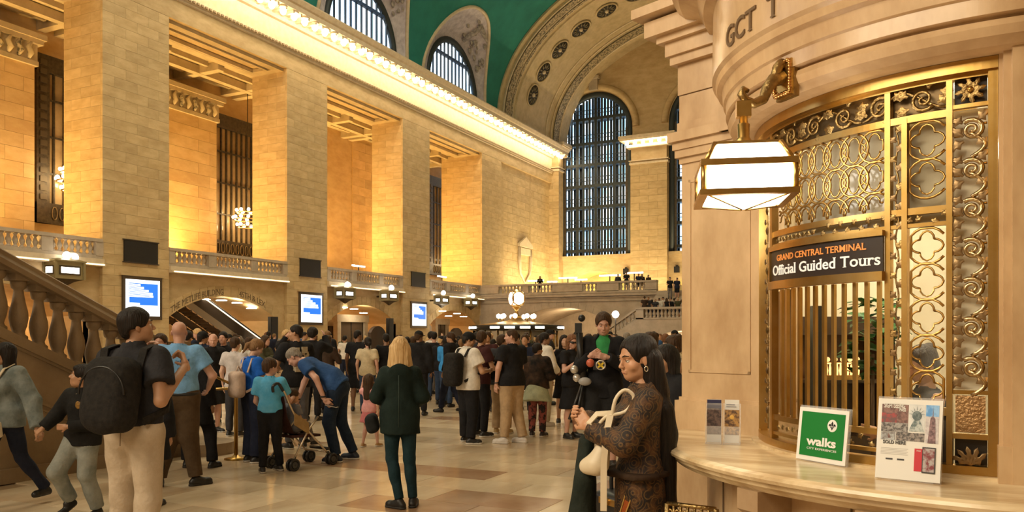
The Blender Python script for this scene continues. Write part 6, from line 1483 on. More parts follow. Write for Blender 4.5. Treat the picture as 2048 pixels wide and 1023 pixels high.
def robe_panel(name, q, m, par):
    b = MB(); n = 6; rows = []
    for i in range(n+1):
        t = i/n; rows.append([Vector(skirt_pt(q[0][0]*(1-t)+q[3][0]*t, (q[0][1]*(1-t)+q[3][1]*t)*s_)), Vector(skirt_pt(q[1][0]*(1-t)+q[2][0]*t, (q[1][1]*(1-t)+q[2][1]*t)*s_))])
    rows2 = [[p*1.0+Vector((p.x, p.y, 0)).normalized()*.004 for p in r] for r in rows]
    b.loft([[a_[0], a_[1], c_[1], c_[0]] for a_, c_ in zip(rows2, rows)], closed=True, smooth=False); return b.build(name, m, par, False)
robe_panel('robe_panel', [(.35, .98), (.62, .99), (1.05, .74), (.95, .72)], OR, root); robe_panel('robe_panel', [(.50, .74), (.62, .76), (.72, .66), (.70, .62)], OR, root)
robe_panel('robe_panel', [(.85, .60), (1.02, .61), (1.15, .46), (.98, .45)], OR, root); robe_panel('robe_panel', [(.52, .63), (.74, .62), (.70, .40), (.42, .40)], OR, root)
GOLDT = cloth('robe_gold', (.42, .25, .07))
for a0, z0, a1, z1 in ((.62, .99, 1.0, .72), (.9, .72, .0, .56), (1.15, .74, .9, .66), (.35, .97, .92, .70)):
    b = MB(); b.tube([Vector(skirt_pt(a0+(a1-a0)*k/6, (z0+(z1-z0)*k/6)*s_))+Vector((-.004, .004, 0)) for k in range(7)], .0035, 5); b.build('robe_piping', GOLDT, root, False)
# cream handbag held in her arms, dark coat draped below
def local_root(base, name, lab, cat): return empty(name, base.location.copy(), base.rotation_euler.z, lab, cat)
CRM = mat('cream_leather', (.66, .56, .40), .45, col2=(.72, .62, .46), scale=6)
hb = local_root(root, 'handbag', 'cream leather handbag with looped straps held by the woman in the patterned robe', 'bag')
sd(hb, 'bag_body', [cap(V3(-.13, .20, 1.19)*s_, V3(-.13, .235, 1.09)*s_, .035*s_, .06*s_, .03), cap(V3(-.11, .23, 1.10)*s_, V3(-.10, .285, 1.075)*s_, .045*s_, .04*s_, .03)], .010, CRM, .003)
tb(hb, 'handle', [V3(-.17, .17, 1.30)*s_, V3(-.18, .15, 1.42)*s_, V3(-.18, .10, 1.47)*s_, V3(-.18, .055, 1.43)*s_, V3(-.18, .10, 1.36)*s_, V3(-.17, .20, 1.33)*s_, V3(-.15, .25, 1.25)*s_], .0095*s_, CRM)
strap(hb, 'strap', [V3(-.17, .17, 1.36)*s_, V3(-.215, .20, 1.25)*s_, V3(-.20, .21, 1.10)*s_, V3(-.19, .21, .86)*s_], .030, .008, CRM, nrm=[(-1, .2, 0)]*4)
strap(hb, 'strap', [V3(-.16, .26, 1.22)*s_, V3(-.15, .28, 1.30)*s_, V3(-.15, .24, 1.345)*s_, V3(-.16, .16, 1.35)*s_], .030, .008, CRM, nrm=[(-.6, .6, .5)]*4)
dc = local_root(root, 'draped_coat', 'dark green coat draped over the arms below the cream handbag', 'coat')
sd(dc, 'coat_cloth', [cap(V3(.05, .28, 1.17)*s_, V3(.03, .30, .60)*s_, .05*s_, .085*s_, .04, flat=(np.eye(3), (1.8, .9, 1))), cap(V3(-.05, .30, 1.0)*s_, V3(-.03, .36, .62)*s_, .04*s_, .05*s_, .04)], .012, cloth('coat_darkgreen', (.012, .017, .013)), .005)
tb(dc, 'cuff', [V3(-.10, .33, .60)*s_, V3(.10, .33, .585)*s_], .02*s_, cloth('coat_darkgreen', (.012, .017, .013)))
# ---- man with black backpack
lab = 'dark-haired man with large black backpack and pale jeans looking up'
TEE = cloth('charcoal_tee', (.022, .022, .026)); JEAN = cloth('pale_jeans', (.44, .35, .25), (.60, .50, .38), 5)
root, J, HC, Rh, hs = person(270, 5.4, 38, lab, mm(1, 'black', TEE, JEAN, BLACKSHOE), H=1.81, lod=0, hair='short', headyaw=44, headpitch=10, loose=.024, hem=.98, bloose=.02, girth=1.04,
    pose=dict(elbR=(.28, -.12, 1.15), wriR=(.235, .20, 1.36), elbL=(-.25, .05, 1.15), wriL=(-.12, .27, 1.25), ankL=(-.16, .02, .085), ankR=(.13, -.1, .085), kneeR=(.12, -.03, .5)), handR=((-.5, .3, .75), (-.7, -.4, .2), 1.5))
face_parts(root, HC, Rh, hs, mat('lips_tan', (.30, .13, .09), .5), HAIR['black'], False, lidm=SKIN[1])
bk_ = local_root(root, 'backpack', 'large black rounded backpack worn by the man in pale jeans', 'backpack'); s_ = J['s']
BPK = cloth('backpack_black', (.014, .013, .013), (.024, .022, .02), 30)
sd(bk_, 'pack', [rbox(V3(.015, -.235, 1.19)*s_, V3(.17, .11, .235)*s_, .10*s_, rotm('x', -.12), .02), ell_(V3(.015, -.32, 1.11)*s_, V3(.14, .06, .16)*s_, None, .04)], .012, BPK, .004)
tb(bk_, 'zip', [V3(.015+.16*math.cos(a), -.325, 1.20+.17*math.sin(a))*s_ for a in [PI*k/12 for k in range(13)]], .006, BLACK)
for q in (-1, 1): strap(bk_, 'shoulder_strap', [V3(q*.13, -.14, 1.33)*s_, V3(q*.145, -.10, 1.475)*s_, V3(q*.14, .0, 1.50)*s_, V3(q*.14, .11, 1.42)*s_, V3(q*.165, .15, 1.25)*s_, V3(q*.20, .06, 1.08)*s_, V3(q*.17, -.14, 1.02)*s_], .055, .012, BPK, nrm=[(0, -1, 0), (0, -.6, 1), (0, .2, 1), (0, 1, .4), (q*.4, 1, 0), (q, .6, 0), (q, -.3, 0)])
tb(root, 'jeans_seam', [V3(.0, -.135, .98)*s_, V3(0, -.14, .86)*s_], .003, cloth('seam', (.2, .15, .1)))
# ---- bald man in light blue tee
def print_mat(name, base, ink, x0, x1, z0, z1, back=True, scale=16, lo=.5, hi=.56):
    m = cloth(name, base); nt = m.node_tree; N, L = nt.nodes, nt.links; b = N['Principled BSDF']; prev = b.inputs['Base Color'].links[0].from_socket
    tc = N.new('ShaderNodeTexCoord'); sp_ = N.new('ShaderNodeSeparateXYZ'); L.new(tc.outputs['Object'], sp_.inputs[0])
    nz = N.new('ShaderNodeTexNoise'); nz.inputs['Scale'].default_value = scale; nz.inputs['Detail'].default_value = 4; L.new(tc.outputs['Object'], nz.inputs['Vector'])
    def op(o, a, c):
        q = N.new('ShaderNodeMath'); q.operation = o
        for i, v in enumerate((a, c)):
            if isinstance(v, (int, float)): q.inputs[i].default_value = v
            else: L.new(v, q.inputs[i])
        return q.outputs[0]
    k = op('MULTIPLY', op('GREATER_THAN', sp_.outputs[0], x0), op('LESS_THAN', sp_.outputs[0], x1)); k = op('MULTIPLY', k, op('MULTIPLY', op('GREATER_THAN', sp_.outputs[2], z0), op('LESS_THAN', sp_.outputs[2], z1)))
    k = op('MULTIPLY', k, op('LESS_THAN' if back else 'GREATER_THAN', sp_.outputs[1], 0.0))
    rp = N.new('ShaderNodeMapRange'); rp.inputs['From Min'].default_value = lo; rp.inputs['From Max'].default_value = hi; L.new(nz.outputs[0], rp.inputs['Value'])
    mx = N.new('ShaderNodeMixRGB'); L.new(op('MULTIPLY', k, rp.outputs[0]), mx.inputs[0]); L.new(prev, mx.inputs[1]); mx.inputs[2].default_value = (*ink, 1); L.new(mx.outputs[0], b.inputs['Base Color']); return m
SKYT = print_mat('sky_tee', (.16, .34, .60), (.035, .09, .22), -.13, .12, 1.17, 1.43)
lab = 'bald man in light blue printed tee and brown trousers, seen from behind'
root, J, HC, Rh, hs = person(358, 8.65, 8, lab, mm(3, None, SKYT, cloth('brown_trousers', (.075, .048, .026), (.10, .066, .038)), BLACKSHOE, DSOLE), H=1.79, lod=0, hair='bald', headyaw=0, headpitch=0, loose=.02, hem=.965, girth=1.13, bloose=.028,
    pose=dict(elbR=(.335, .0, 1.16), wriR=(.27, .22, 1.02), elbL=(-.30, .05, 1.15), wriL=(-.16, .28, 1.15), ankR=(.17, -.02, .085), ankL=(-.19, .0, .085), footR=(.85, .55, 0), footL=(-.15, 1, 0)))
s_ = J['s']
sd(root, 'belt', [cap(V3(-.07, 0, .975)*s_, V3(.07, 0, .975)*s_, .142*s_, .142*s_, .03), half((0, 0, .99*s_), (0, 0, 1)), half((0, 0, .955*s_), (0, 0, -1))], .010, BLACKSHOE)
# print ring on the shirt back
# ---- woman in blue tee with ponytail and pale backpack
lab = 'woman with ponytail in royal blue tee looking down beside the brass post'
root, J, HC, Rh, hs = person(506, 10.3, 62, lab, mm(0, 'lightbrown', cloth('royal_blue', (.012, .10, .46)), NAVY, BLACKSHOE), H=1.60, female=True, lod=1, hair='pony', headyaw=10, headpitch=-30, hem=.93, bloose=.035,
    pose=dict(elbR=(.21, .06, 1.12), wriR=(.17, .27, 1.02), elbL=(-.2, .08, 1.12), wriL=(-.12, .29, 1.06), head=(0, .055, 1.615)))
s_ = J['s']; q_ = local_root(root, 'small_backpack', 'pale pink small backpack worn by the woman in royal blue', 'backpack'); PK = cloth('pale_pink', (.50, .38, .31))
sd(q_, 'pack', [rbox(V3(0, -.24, 1.10)*s_, V3(.14, .085, .185)*s_, .06, None, .02), ell_(V3(0, -.31, 1.03)*s_, V3(.11, .04, .08)*s_, None, .02)], .014, PK, .003)
for q in (-1, 1): strap(q_, 'strap', [V3(q*.11, -.14, 1.27)*s_, V3(q*.12, -.08, 1.46)*s_, V3(q*.12, .03, 1.48)*s_, V3(q*.12, .13, 1.36)*s_, V3(q*.17, .08, 1.12)*s_, V3(q*.12, -.17, 1.0)*s_], .03, .01, PK, nrm=[(0, -1, 0), (0, -.6, 1), (0, .3, 1), (0, 1, .3), (q, .5, 0), (q, 0, 0)])
tb(q_, 'loop', [V3(0, -.17, 1.28)*s_, V3(0, -.22, 1.36)*s_, V3(0, -.25, 1.28)*s_], .012, PK)
# ---- boy in turquoise tee at the stroller
root, J, HC, Rh, hs = person(540, 9.55, 12, 'boy in turquoise tee reaching for the stroller handle, seen from behind', mm(3, 'brown', cloth('turquoise', (.08, .38, .68), (.14, .46, .74)), BLK, mat('sandal_black', (.02, .018, .018), .5), mat('sandal_pale', (.45, .40, .34), .6)), H=1.335, lod=0, hair='short', loose=.022, hem=.93, headyaw=40,
    pose=dict(elbR=(.27, .14, 1.09), wriR=(.31, .40, 1.17), elbL=(-.23, .06, 1.1), wriL=(-.15, .22, .95), ankL=(-.09, -.10, .085), ankR=(.13, .12, .085), footL=(-.4, 1, 0), footR=(-.7, .8, 0)), handR=((.3, .8, .4), (-.3, .2, -1), 1.4))
# ---- stroller
def stroller():
    p = gp(598, 9.95); r = empty('stroller', p, YAW-math.radians(35), 'folding umbrella stroller with brown seat and black double wheels', 'stroller')
    SV = mat('stroller_metal', (.62, .52, .40), .3, .9); BR = cloth('stroller_brown', (.045, .016, .012)); TAN = cloth('stroller_tan', (.30, .20, .09))
    for q in (-1, 1):
        tb(r, 'side_frame', [(q*.20, .30, .14), (q*.19, .02, .42), (q*.19, -.22, .66), (q*.19, -.36, .92), (q*.19, -.42, 1.00)], .013, SV); tb(r, 'rear_leg', [(q*.21, -.26, .13), (q*.19, -.02, .46), (q*.17, .16, .62)], .012, SV)
        tb(r, 'handle', [(q*.19, -.40, .97), (q*.19, -.47, 1.06), (q*.17, -.53, 1.03), (q*.16, -.52, .96)], .018, BLACK)
        for (yy, nm) in ((.34, 'front'), (-.27, 'rear')):
            for w in (-.032, .032):
                b = MB(); b.tube([(q*.21+w+.018*math.cos(a)*0, yy+.062*math.cos(a), .075+.062*math.sin(a)) for a in [2*PI*k/16 for k in range(16)]], .017, 6, loop=True); wh = b.build('wheel', BLACK, r, False)
                b = MB(); b.tube([(q*.21+w-.012, yy, .075), (q*.21+w+.012, yy, .075)], .04, 10); b.build('hub', mat('hub_grey', (.05, .05, .05), .5), wh, False)
            tb(r, 'axle', [(q*.21-.045, yy, .075), (q*.21+.045, yy, .075)], .01, BLACK); tb(r, 'fork', [(q*.21, yy, .09), (q*.205, yy*.85, .17)], .014, BLACK)
        b = MB(); b.extrude([(q*.195, -.24, .55), (q*.195, -.02, .42), (q*.195, -.02, .56), (q*.195, -.24, .70)], (q*.012, 0, 0)); b.build('side_panel', TAN if q > 0 else BR, r, False)
    tb(r, 'cross_brace', [(-.19, -.2, .30), (.19, -.2, .62)], .01, SV); tb(r, 'cross_brace', [(.19, -.2, .30), (-.19, -.2, .62)], .01, SV); tb(r, 'front_bar', [(-.20, .27, .17), (.20, .27, .17)], .011, SV); tb(r, 'footrest', [(-.17, .33, .20), (.17, .33, .20)], .02, BLACK)
    b = MB(); b.loft([[(-.17, -.02, .40), (.17, -.02, .40)], [(-.17, -.22, .44), (.17, -.22, .44)], [(-.17, -.32, .66), (.17, -.32, .66)], [(-.17, -.37, .90), (.17, -.37, .90)]], closed=False, cap=False); b.build('seat_back', BR, r, False)
    b = MB(); b.loft([[(-.17, .20, .40), (.17, .20, .40), (.17, .20, .37), (-.17, .20, .37)], [(-.17, -.24, .42), (.17, -.24, .42), (.17, -.24, .39), (-.17, -.24, .39)]]); b.build('seat', BR, r, False)
    return r
STR = stroller()
# child seated in the stroller
q = STR.location
cx_, sx_ = math.cos(STR.rotation_euler.z), math.sin(STR.rotation_euler.z)
Mh, J, HC, Rh, hs = person_meshes('stroller child', H=.95, hair='short', lod=1, top='tee', loose=.02, hem=.9, pose=dict(kneeL=(-.13, .33, .98), kneeR=(.13, .33, .98), ankL=(-.12, .50, .62), ankR=(.14, .48, .60), elbL=(-.22, .05, 1.14), elbR=(.22, .05, 1.14), wriL=(-.1, .25, 1.1), wriR=(.12, .25, 1.1)), bottom='trousers')
cr_ = empty('person', (q.x-(-.10)*sx_, q.y+(-.10)*cx_, -.02), STR.rotation_euler.z, 'small child in grey sitting in the stroller', 'person')
for n, me, role in Mh: link(n, me, mm(1, 'brown', cloth('grey_tee', (.16, .16, .18)), cloth('grey_leggings', (.20, .18, .17)), mat('sandal_black'), DSOLE).get(role), cr_)
# ---- man bending over the stroller
POLO = cloth('polo_blue', (.02, .06, .18), (.032, .085, .23)); JN = cloth('dark_jeans', (.012, .022, .045), (.02, .035, .065))
root, J, HC, Rh, hs = person(676, 10.4, 286, 'grey-haired man in blue polo bending over the stroller with a phone', mm(3, 'grey', POLO, JN, mat('trainer_navy', (.012, .02, .04), .5)), H=1.80, lod=0, hair='crop', top='polo', lean=56, headpitch=-42, headyaw=0, loose=.02, hem=.90, bloose=.02,
    pose=dict(elbL=(-.27, .20, 1.06), wriL=(-.25, .10, .80), elbR=(.20, .50, .98), wriR=(.10, .56, .74), kneeL=(-.11, .09, .50), kneeR=(.12, .0, .50), ankL=(-.13, -.02, .085), ankR=(.16, -.16, .085)), handL=((0, -.6, -.6), (.8, 0, -.3), 1.3), handR=((0, .3, -1), (-.5, -.3, 0), .8))
s_ = J['s']; wl_ = J['wriL']; 
b = MB(); b.tube([Vector(tuple(map(float, wl_+(J['elbL']-wl_)*.12+V3(.033*math.cos(a), .033*math.sin(a), 0)))) for a in [2*PI*k/12 for k in range(12)]], .009, 6, loop=True); b.build('watch', BLACK, root, False)
b = MB(); wr = J['wriR']; b.tube([Vector(tuple(map(float, wr+(J['elbR']-wr)*.12+V3(.033*math.cos(a), .033*math.sin(a), 0)))) for a in [2*PI*k/12 for k in range(12)]], .009, 6, loop=True); b.build('wristband', BLACK, root, False)
for q, xx in (('L', -1), ('R', 1)):
    a = J['ank'+q]; fd = V3(xx*.2, 1, 0); fd /= np.linalg.norm(fd); sdv = V3(-fd[1], fd[0], 0)
    if q == 'L': tb(root, 'swoosh', [a+fd*.11*s_+sdv*.036-V3(0, 0, .035), a+fd*.06*s_+sdv*.043-V3(0, 0, .045), a+fd*.00*s_+sdv*.042-V3(0, 0, .025)], [.002, .008, .002], WHITESHOE, 5)
ph = local_root(root, 'smartphone', 'phone held behind by the man bending over the stroller', 'phone')
pc_ = wl_+V3(-.02, -.10, -.085); b = MB(); b.obox(tuple(map(float, pc_)), .045, .075, .005, Matrix.Rotation(.2, 3, 'X')); b.build('case', mat('phone_silver', (.5, .46, .42), .25, .6), ph, False); b = MB(); b.obox(tuple(map(float, pc_+V3(0, 0, .006))), .040, .068, .002, Matrix.Rotation(.2, 3, 'X')); b.build('screen', BLACK, ph, False)
# ---- man in black graphic tee
GT = print_mat('graphic_tee', (.010, .010, .012), (.48, .40, .28), -.10, .17, 1.13, 1.40, True, 9, .47, .50)
root, J, HC, Rh, hs = person(592, 11.6, 335, 'tall man in black tee with pale back print behind the stroller group', mm(1, 'black', GT, cloth('mid_grey', (.09, .09, .10)), BLACKSHOE), H=1.80, lod=1, hair='crop', headyaw=-50, loose=.024, hem=.86, girth=1.05, pose=dict(elbL=(-.27, .08, 1.14), wriL=(-.16, .28, 1.12), elbR=(.25, .1, 1.14), wriR=(.12, .3, 1.10)))
for (x0, x1, z0, z1) in ((-.12, -.02, 1.26, 1.42), (.02, .10, 1.34, 1.43), (-.08, .03, 1.08, 1.22)):
    pts = [(x0, z0), (x1, z0), (x1, z1), (x0, z1)]; b = MB(); b.loft([[(x*J['s'], -.155+.35*x*x-h, z*J['s']) for x, z in pts] for h in (-.02, .012)], smooth=False); b.build('back_print', cloth('print_cream', (.50, .42, .30), (.36, .30, .2), 25), root, False)
# ---- little girl in pink
root, J, HC, Rh, hs = person(738, 11.75, 35, 'little girl in pink top and skirt holding up one hand', mm(3, 'brown', cloth('pink_top', (.62, .30, .30)), cloth('pink_skirt', (.50, .16, .17)), mat('sandal_tan', (.40, .22, .08), .5)), H=1.02, female=True, lod=1, hair='long', bottom='skirt', skirt=(.62, .22), hem=.88, loose=.02, pose=dict(elbL=(-.30, .08, 1.36), wriL=(-.27, .12, 1.66), elbR=(.25, .02, 1.14), ankL=(-.12, -.1, .085), ankR=(.16, .14, .085), kneeR=(.14, .12, .5)))
# ---- blonde woman
HOOD = cloth('hoodie_green', (.008, .016, .014), (.014, .026, .023), 6)
root, J, HC, Rh, hs = person(800, 7.55, 4, 'blonde woman in dark green hooded jacket and teal leggings, back to the viewer', mm(0, 'blonde', HOOD, cloth('teal_leggings', (.008, .026, .034), (.014, .036, .045)), BLACKSHOE, DSOLE), H=1.615, female=True, lod=0, hair='bob', top='jacket', hem=.76, loose=.022, hood=True, bottom='leggings', bloose=.006, girth=.96,
    pose=dict(shL=(-.145, -.01, 1.375), shR=(.145, -.01, 1.375), elbL=(-.24, .0, 1.13), wriL=(-.14, .22, 1.05), elbR=(.235, .0, 1.13), wriR=(.16, .22, 1.05), kneeL=(-.085, .03, .5), kneeR=(.095, .0, .5), ankL=(.0, -.06, .085), ankR=(.13, .02, .085), hipL=(-.085, 0, .93), footL=(-.8, .6, 0), footR=(.1, 1, 0)))
s_ = J['s']; hg = local_root(root, 'shoulder_bag', 'dark bag at the hip of the blonde woman', 'bag')
sd(hg, 'pouch', [rbox(V3(-.285, .04, .86)*s_, V3(.065, .12, .10)*s_, .05, rotm('y', -.25), .02)], .014, cloth('bag_dark', (.012, .014, .015)), .003)
tb(root, 'jacket_seam', [V3(0, -.18, 1.36)*s_, V3(.0, -.165, 1.1)*s_, V3(0, -.185, .84)*s_], .004, cloth('hoodie_seam', (.03, .045, .04)))
# ---- man in white tee with black backpack and cap
root, J, HC, Rh, hs = person(936, 12.2, 52, 'man in white tee, black cap and black backpack near the middle of the hall', mm(1, 'black', WHITE, BLK, BLACKSHOE), H=1.69, lod=0, hair='cap', headyaw=28, headpitch=-12, loose=.03, hem=.84, girth=1.06, bloose=.03, pose=dict(elbR=(.28, .06, 1.13), wriR=(.17, .30, 1.14), elbL=(-.24, .08, 1.14), wriL=(-.1, .3, 1.14), ankL=(-.17, .06, .085), ankR=(.14, -.06, .085), footR=(.6, .8, 0)))
s_ = J['s']; q_ = local_root(root, 'backpack', 'black backpack on the man in the white tee', 'backpack')
sd(q_, 'pack', [rbox(V3(-.02, -.28, 1.16)*s_, V3(.17, .11, .26)*s_, .08, rotm('x', -.06), .02), ell_(V3(-.02, -.38, 1.08)*s_, V3(.13, .04, .13)*s_, None, .02)], .014, BPK, .004)
for q in (-1, 1): strap(q_, 'strap', [V3(q*.12, -.16, 1.36)*s_, V3(q*.13, -.09, 1.485)*s_, V3(q*.13, .03, 1.50)*s_, V3(q*.135, .15, 1.36)*s_, V3(q*.19, .08, 1.10)*s_, V3(q*.14, -.18, .98)*s_], .04, .012, BPK, nrm=[(0, -1, 0), (0, -.6, 1), (0, .3, 1), (0, 1, .3), (q, .5, 0), (q, 0, 0)])
# ---- man in black tee and khaki trousers
root, J, HC, Rh, hs = person(1024, 12.2, 322, 'man in black tee and khaki trousers with white trainers', mm(3, 'brown', BLK, KHAKI, WHITESHOE), H=1.745, lod=0, hair='crop', headyaw=-48, loose=.024, hem=.88, girth=1.10, bloose=.028, pose=dict(elbL=(-.27, -.01, 1.14), wriL=(-.255, .06, .90), elbR=(.25, .1, 1.14), wriR=(.1, .3, 1.15), ankL=(-.15, .0, .085), ankR=(.15, -.08, .085), footL=(-.7, .8, 0), footR=(-.5, .8, 0)))
wl_ = J['wriL']; b = MB(); b.tube([Vector(tuple(map(float, wl_+(J['elbL']-wl_)*.1+V3(.034*math.cos(a), .034*math.sin(a), 0)))) for a in [2*PI*k/12 for k in range(12)]], .009, 6, loop=True); b.build('watch', BLACK, root, False)
# ---- person behind him with khaki trousers and black backpack
root, J, HC, Rh, hs = person(1004, 13.4, 20, 'person with black backpack and khaki trousers just behind the khaki man', mm(0, 'brown', DKGREY, KHAKI, cloth('tan_boot', (.38, .26, .12))), H=1.66, lod=1, hair='short', headyaw=30, bloose=.03, loose=.03)
s_ = J['s']; q_ = local_root(root, 'backpack', 'black backpack with white marks behind the khaki man', 'backpack'); sd(q_, 'pack', [rbox(V3(-.02, -.24, 1.17)*s_, V3(.15, .09, .22)*s_, .06, None, .02)], .016, BPK)
for k, z in enumerate((1.26, 1.20, 1.13)): b = MB(); b.obox((-.04, -.33, z*s_), .03, .006, .014); b.build('reflector', WHITESHOE, q_, False)
# ---- youth with mint sweater around the waist
CAMO = cloth('camo_black', (.012, .012, .012), (.075, .045, .03), 7); REDP = mat('red_pattern', (.018, .012, .012), .8, col2=(.30, .075, .06), scale=9, lo=.47, hi=.53)
root, J, HC, Rh, hs = person(1075, 13.0, 20, 'youth in dark jacket with mint sweater round the waist and red patterned leggings', mm(1, 'black', CAMO, REDP, mat('trainer_dark', (.03, .02, .02), .5)), H=1.52, lod=0, hair='short', top='jacket', hem=.90, loose=.035, bottom='leggings', bloose=.018, headyaw=30, pose=dict(elbL=(-.25, .05, 1.13), wriL=(-.15, .24, 1.06), elbR=(.25, .05, 1.13), wriR=(.16, .24, 1.08)))
s_ = J['s']; MINT = cloth('mint', (.42, .46, .33)); q_ = local_root(root, 'mint_sweater', 'mint sweater tied around the waist of the youth in red leggings', 'sweater')
sd(q_, 'wrap', [cap(V3(0, -.02, .99)*s_, V3(.0, -.06, .66)*s_, .15*s_, .24*s_, .03, flat=(np.eye(3), (1.25, .95, 1)), c1=True), half((0, .09*s_, 0), (0, 1, 0))], .014, MINT, .006)
tb(q_, 'sleeve', [V3(.16, .02, 1.0)*s_, V3(.10, .16, .98)*s_, V3(.02, .19, .95)*s_, V3(.02, .2, .75)*s_], .04*s_, MINT)
# ---- others around the centre
root, J, HC, Rh, hs = person(1088, 14.6, 60, 'person in white sweater with a red shoulder strap', mm(2, 'black', WHITE, cloth('stone_trousers', (.42, .36, .28)), WHITESHOE), H=1.70, lod=1, hair='short', top='long', hem=.92, loose=.035, bloose=.03, headyaw=20, pose=dict(elbL=(-.24, .05, 1.13), wriL=(-.12, .24, 1.08), elbR=(.24, .05, 1.13), wriR=(.16, .2, 1.02)))
strap(root, 'shoulder_strap', [V3(-.14, .0, 1.52), V3(-.06, .15, 1.38), V3(.08, .185, 1.18), V3(.2, .10, 1.05)], .018, .008, cloth('red_strap', (.25, .03, .02)), nrm=[(0, .3, 1), (0, 1, .3), (0, 1, 0), (.6, .7, 0)])
root, J, HC, Rh, hs = person(962, 13.0, 55, 'man in black trousers standing close behind the white tee man', mm(1, 'brown', cloth('maroon', (.045, .014, .014)), BLK, BLACKSHOE), H=1.72, lod=1, hair='short', headyaw=-30, pose=dict(elbR=(.25, .06, 1.13), wriR=(.18, .27, 1.1)))
root, J, HC, Rh, hs = person(1143, 12.8, 130, 'woman with long auburn hair and sunglasses looking at her phone', mm(3, 'auburn', BLK, BLK, BLACKSHOE, DSOLE), H=1.66, female=True, lod=1, hair='curlylong', headyaw=25, headpitch=-10, bottom='skirt', skirt=(.5, .2), pose=dict(elbR=(.25, .05, 1.14), wriR=(.16, .30, 1.32), elbL=(-.25, .05, 1.14), wriL=(-.1, .3, 1.25)))
def hp_(x, y, z): return Vector(tuple(map(float, HC+Rh@(V3(x, y, z)*hs))))
b = MB(); b.tube([hp_(-.075, .03, .004), hp_(-.06, .085, .002), hp_(-.03, .104, .0), hp_(0, .106, .004), hp_(.03, .104, .0), hp_(.06, .085, .002), hp_(.075, .03, .004)], [.004, .016, .019, .007, .019, .016, .004], 6); b.build('sunglasses', BLACK, root, False)
person(1128, 15.0, 170, 'woman in sleeveless black dress behind the auburn-haired woman', mm(0, 'black', BLK, BLK, BLACKSHOE), H=1.66, female=True, lod=1, hair='long', top='tank', bottom='skirt', skirt=(.5, .19))
# ---- photographer in green tee
SHRT = cloth('black_shorts', (.012, .012, .013))
root, J, HC, Rh, hs = person(1207, 9.8, 184, 'tall man with camera gear, open black jacket over green tee, looking down', mm(3, 'brown', BLK, SHRT, BLACKSHOE, DSOLE, inner=cloth('green_tee', (.03, .22, .07))), H=1.90, lod=0, hair='short', headpitch=-16, headyaw=-6, top='jacket', loose=.028, hem=.80, bottom='shorts', bloose=.05, open_front=True, girth=.98, headscale=1.08, legcut=.95,
    pose=dict(elbR=(.27, .06, 1.12), wriR=(.13, .24, 1.27), elbL=(-.27, .06, 1.14), wriL=(-.06, .25, 1.26), ankR=(.16, .03, .085), kneeR=(.13, .06, .5)), handR=((-.8, .3, .5), (0, -1, 0), 1.2), handL=((.9, .3, .2), (0, -1, 0), 1.0))
face_parts(root, HC, Rh, hs, mat('lips_pale', (.38, .16, .12), .5), HAIR['brown'], False, (.08, .09, .10), lidm=SKIN[3])
s_ = J['s']; CMB = mat('camera_black', (.012, .012, .013), .4); SIL = mat('camera_silver', (.6, .57, .52), .3, .6)
c_ = local_root(root, 'camera', 'black camera with yellow marked lens cap held by the photographer', 'camera')
b = MB(); b.obox((.02*s_, .30*s_, 1.17*s_), .075, .035, .05); b.build('camera_body', CMB, c_, False)
b = MB(); b.tube([(.0, .30*s_, 1.17*s_), (.0, .42*s_, 1.18*s_)], .058, 16); b.build('lens', CMB, c_, False); b = MB(); b.tube([(0+.052*math.cos(a), .425*s_, 1.18*s_+.052*math.sin(a)) for a in [2*PI*k/16 for k in range(16)]], .008, 6, loop=True); b.build('lens_ring', SIL, c_, False)
for an in (.7, 2.4): b = MB(); b.obox((0, .428*s_, 1.18*s_), .042, .003, .011, Matrix.Rotation(an, 3, 'Y')); b.build('cross_mark', mat('mark_yellow', (.75, .52, .03), .5), c_, False)
b = MB(); b.sphere((.13, .33*s_, 1.20*s_), (.05, .04, .05), 10, 8); b.build('red_cap', mat('lens_red', (.55, .12, .06), .4), c_, False)
g_ = local_root(root, 'tripod', 'black tripod and gimbal slung beside the photographer', 'tripod')
b = MB(); b.tube([(.22, .10, 1.05), (.27, .10, 1.4), (.29, .08, 1.66)], .045, 8); b.build('column', CMB, g_, False)
for k, (dx, dy) in enumerate(((.05, .05), (-.03, .06), (.02, -.05))): b = MB(); b.tube([(.22, .10, 1.12), (.34+dx, .22+dy, .62)], .02, 6); b.build('leg', CMB, g_, False)
b = MB(); b.obox((.30, .08, 1.72), .04, .04, .06); b.sphere((.26, .08, 1.84), .045, 8, 6); b.build('head_mount', CMB, g_, False)
for k, (x, z) in enumerate(((.33, 1.22), (.30, 1.12))): b = MB(); b.sphere((x, .26, z), .05, 10, 8); b.build('knob', SIL, g_, False)
b = MB(); b.sphere((.20, .30, 1.08), (.08, .04, .05), 10, 8); b.build('pouch', mat('pouch_grey', (.35, .34, .33), .5), g_, False)
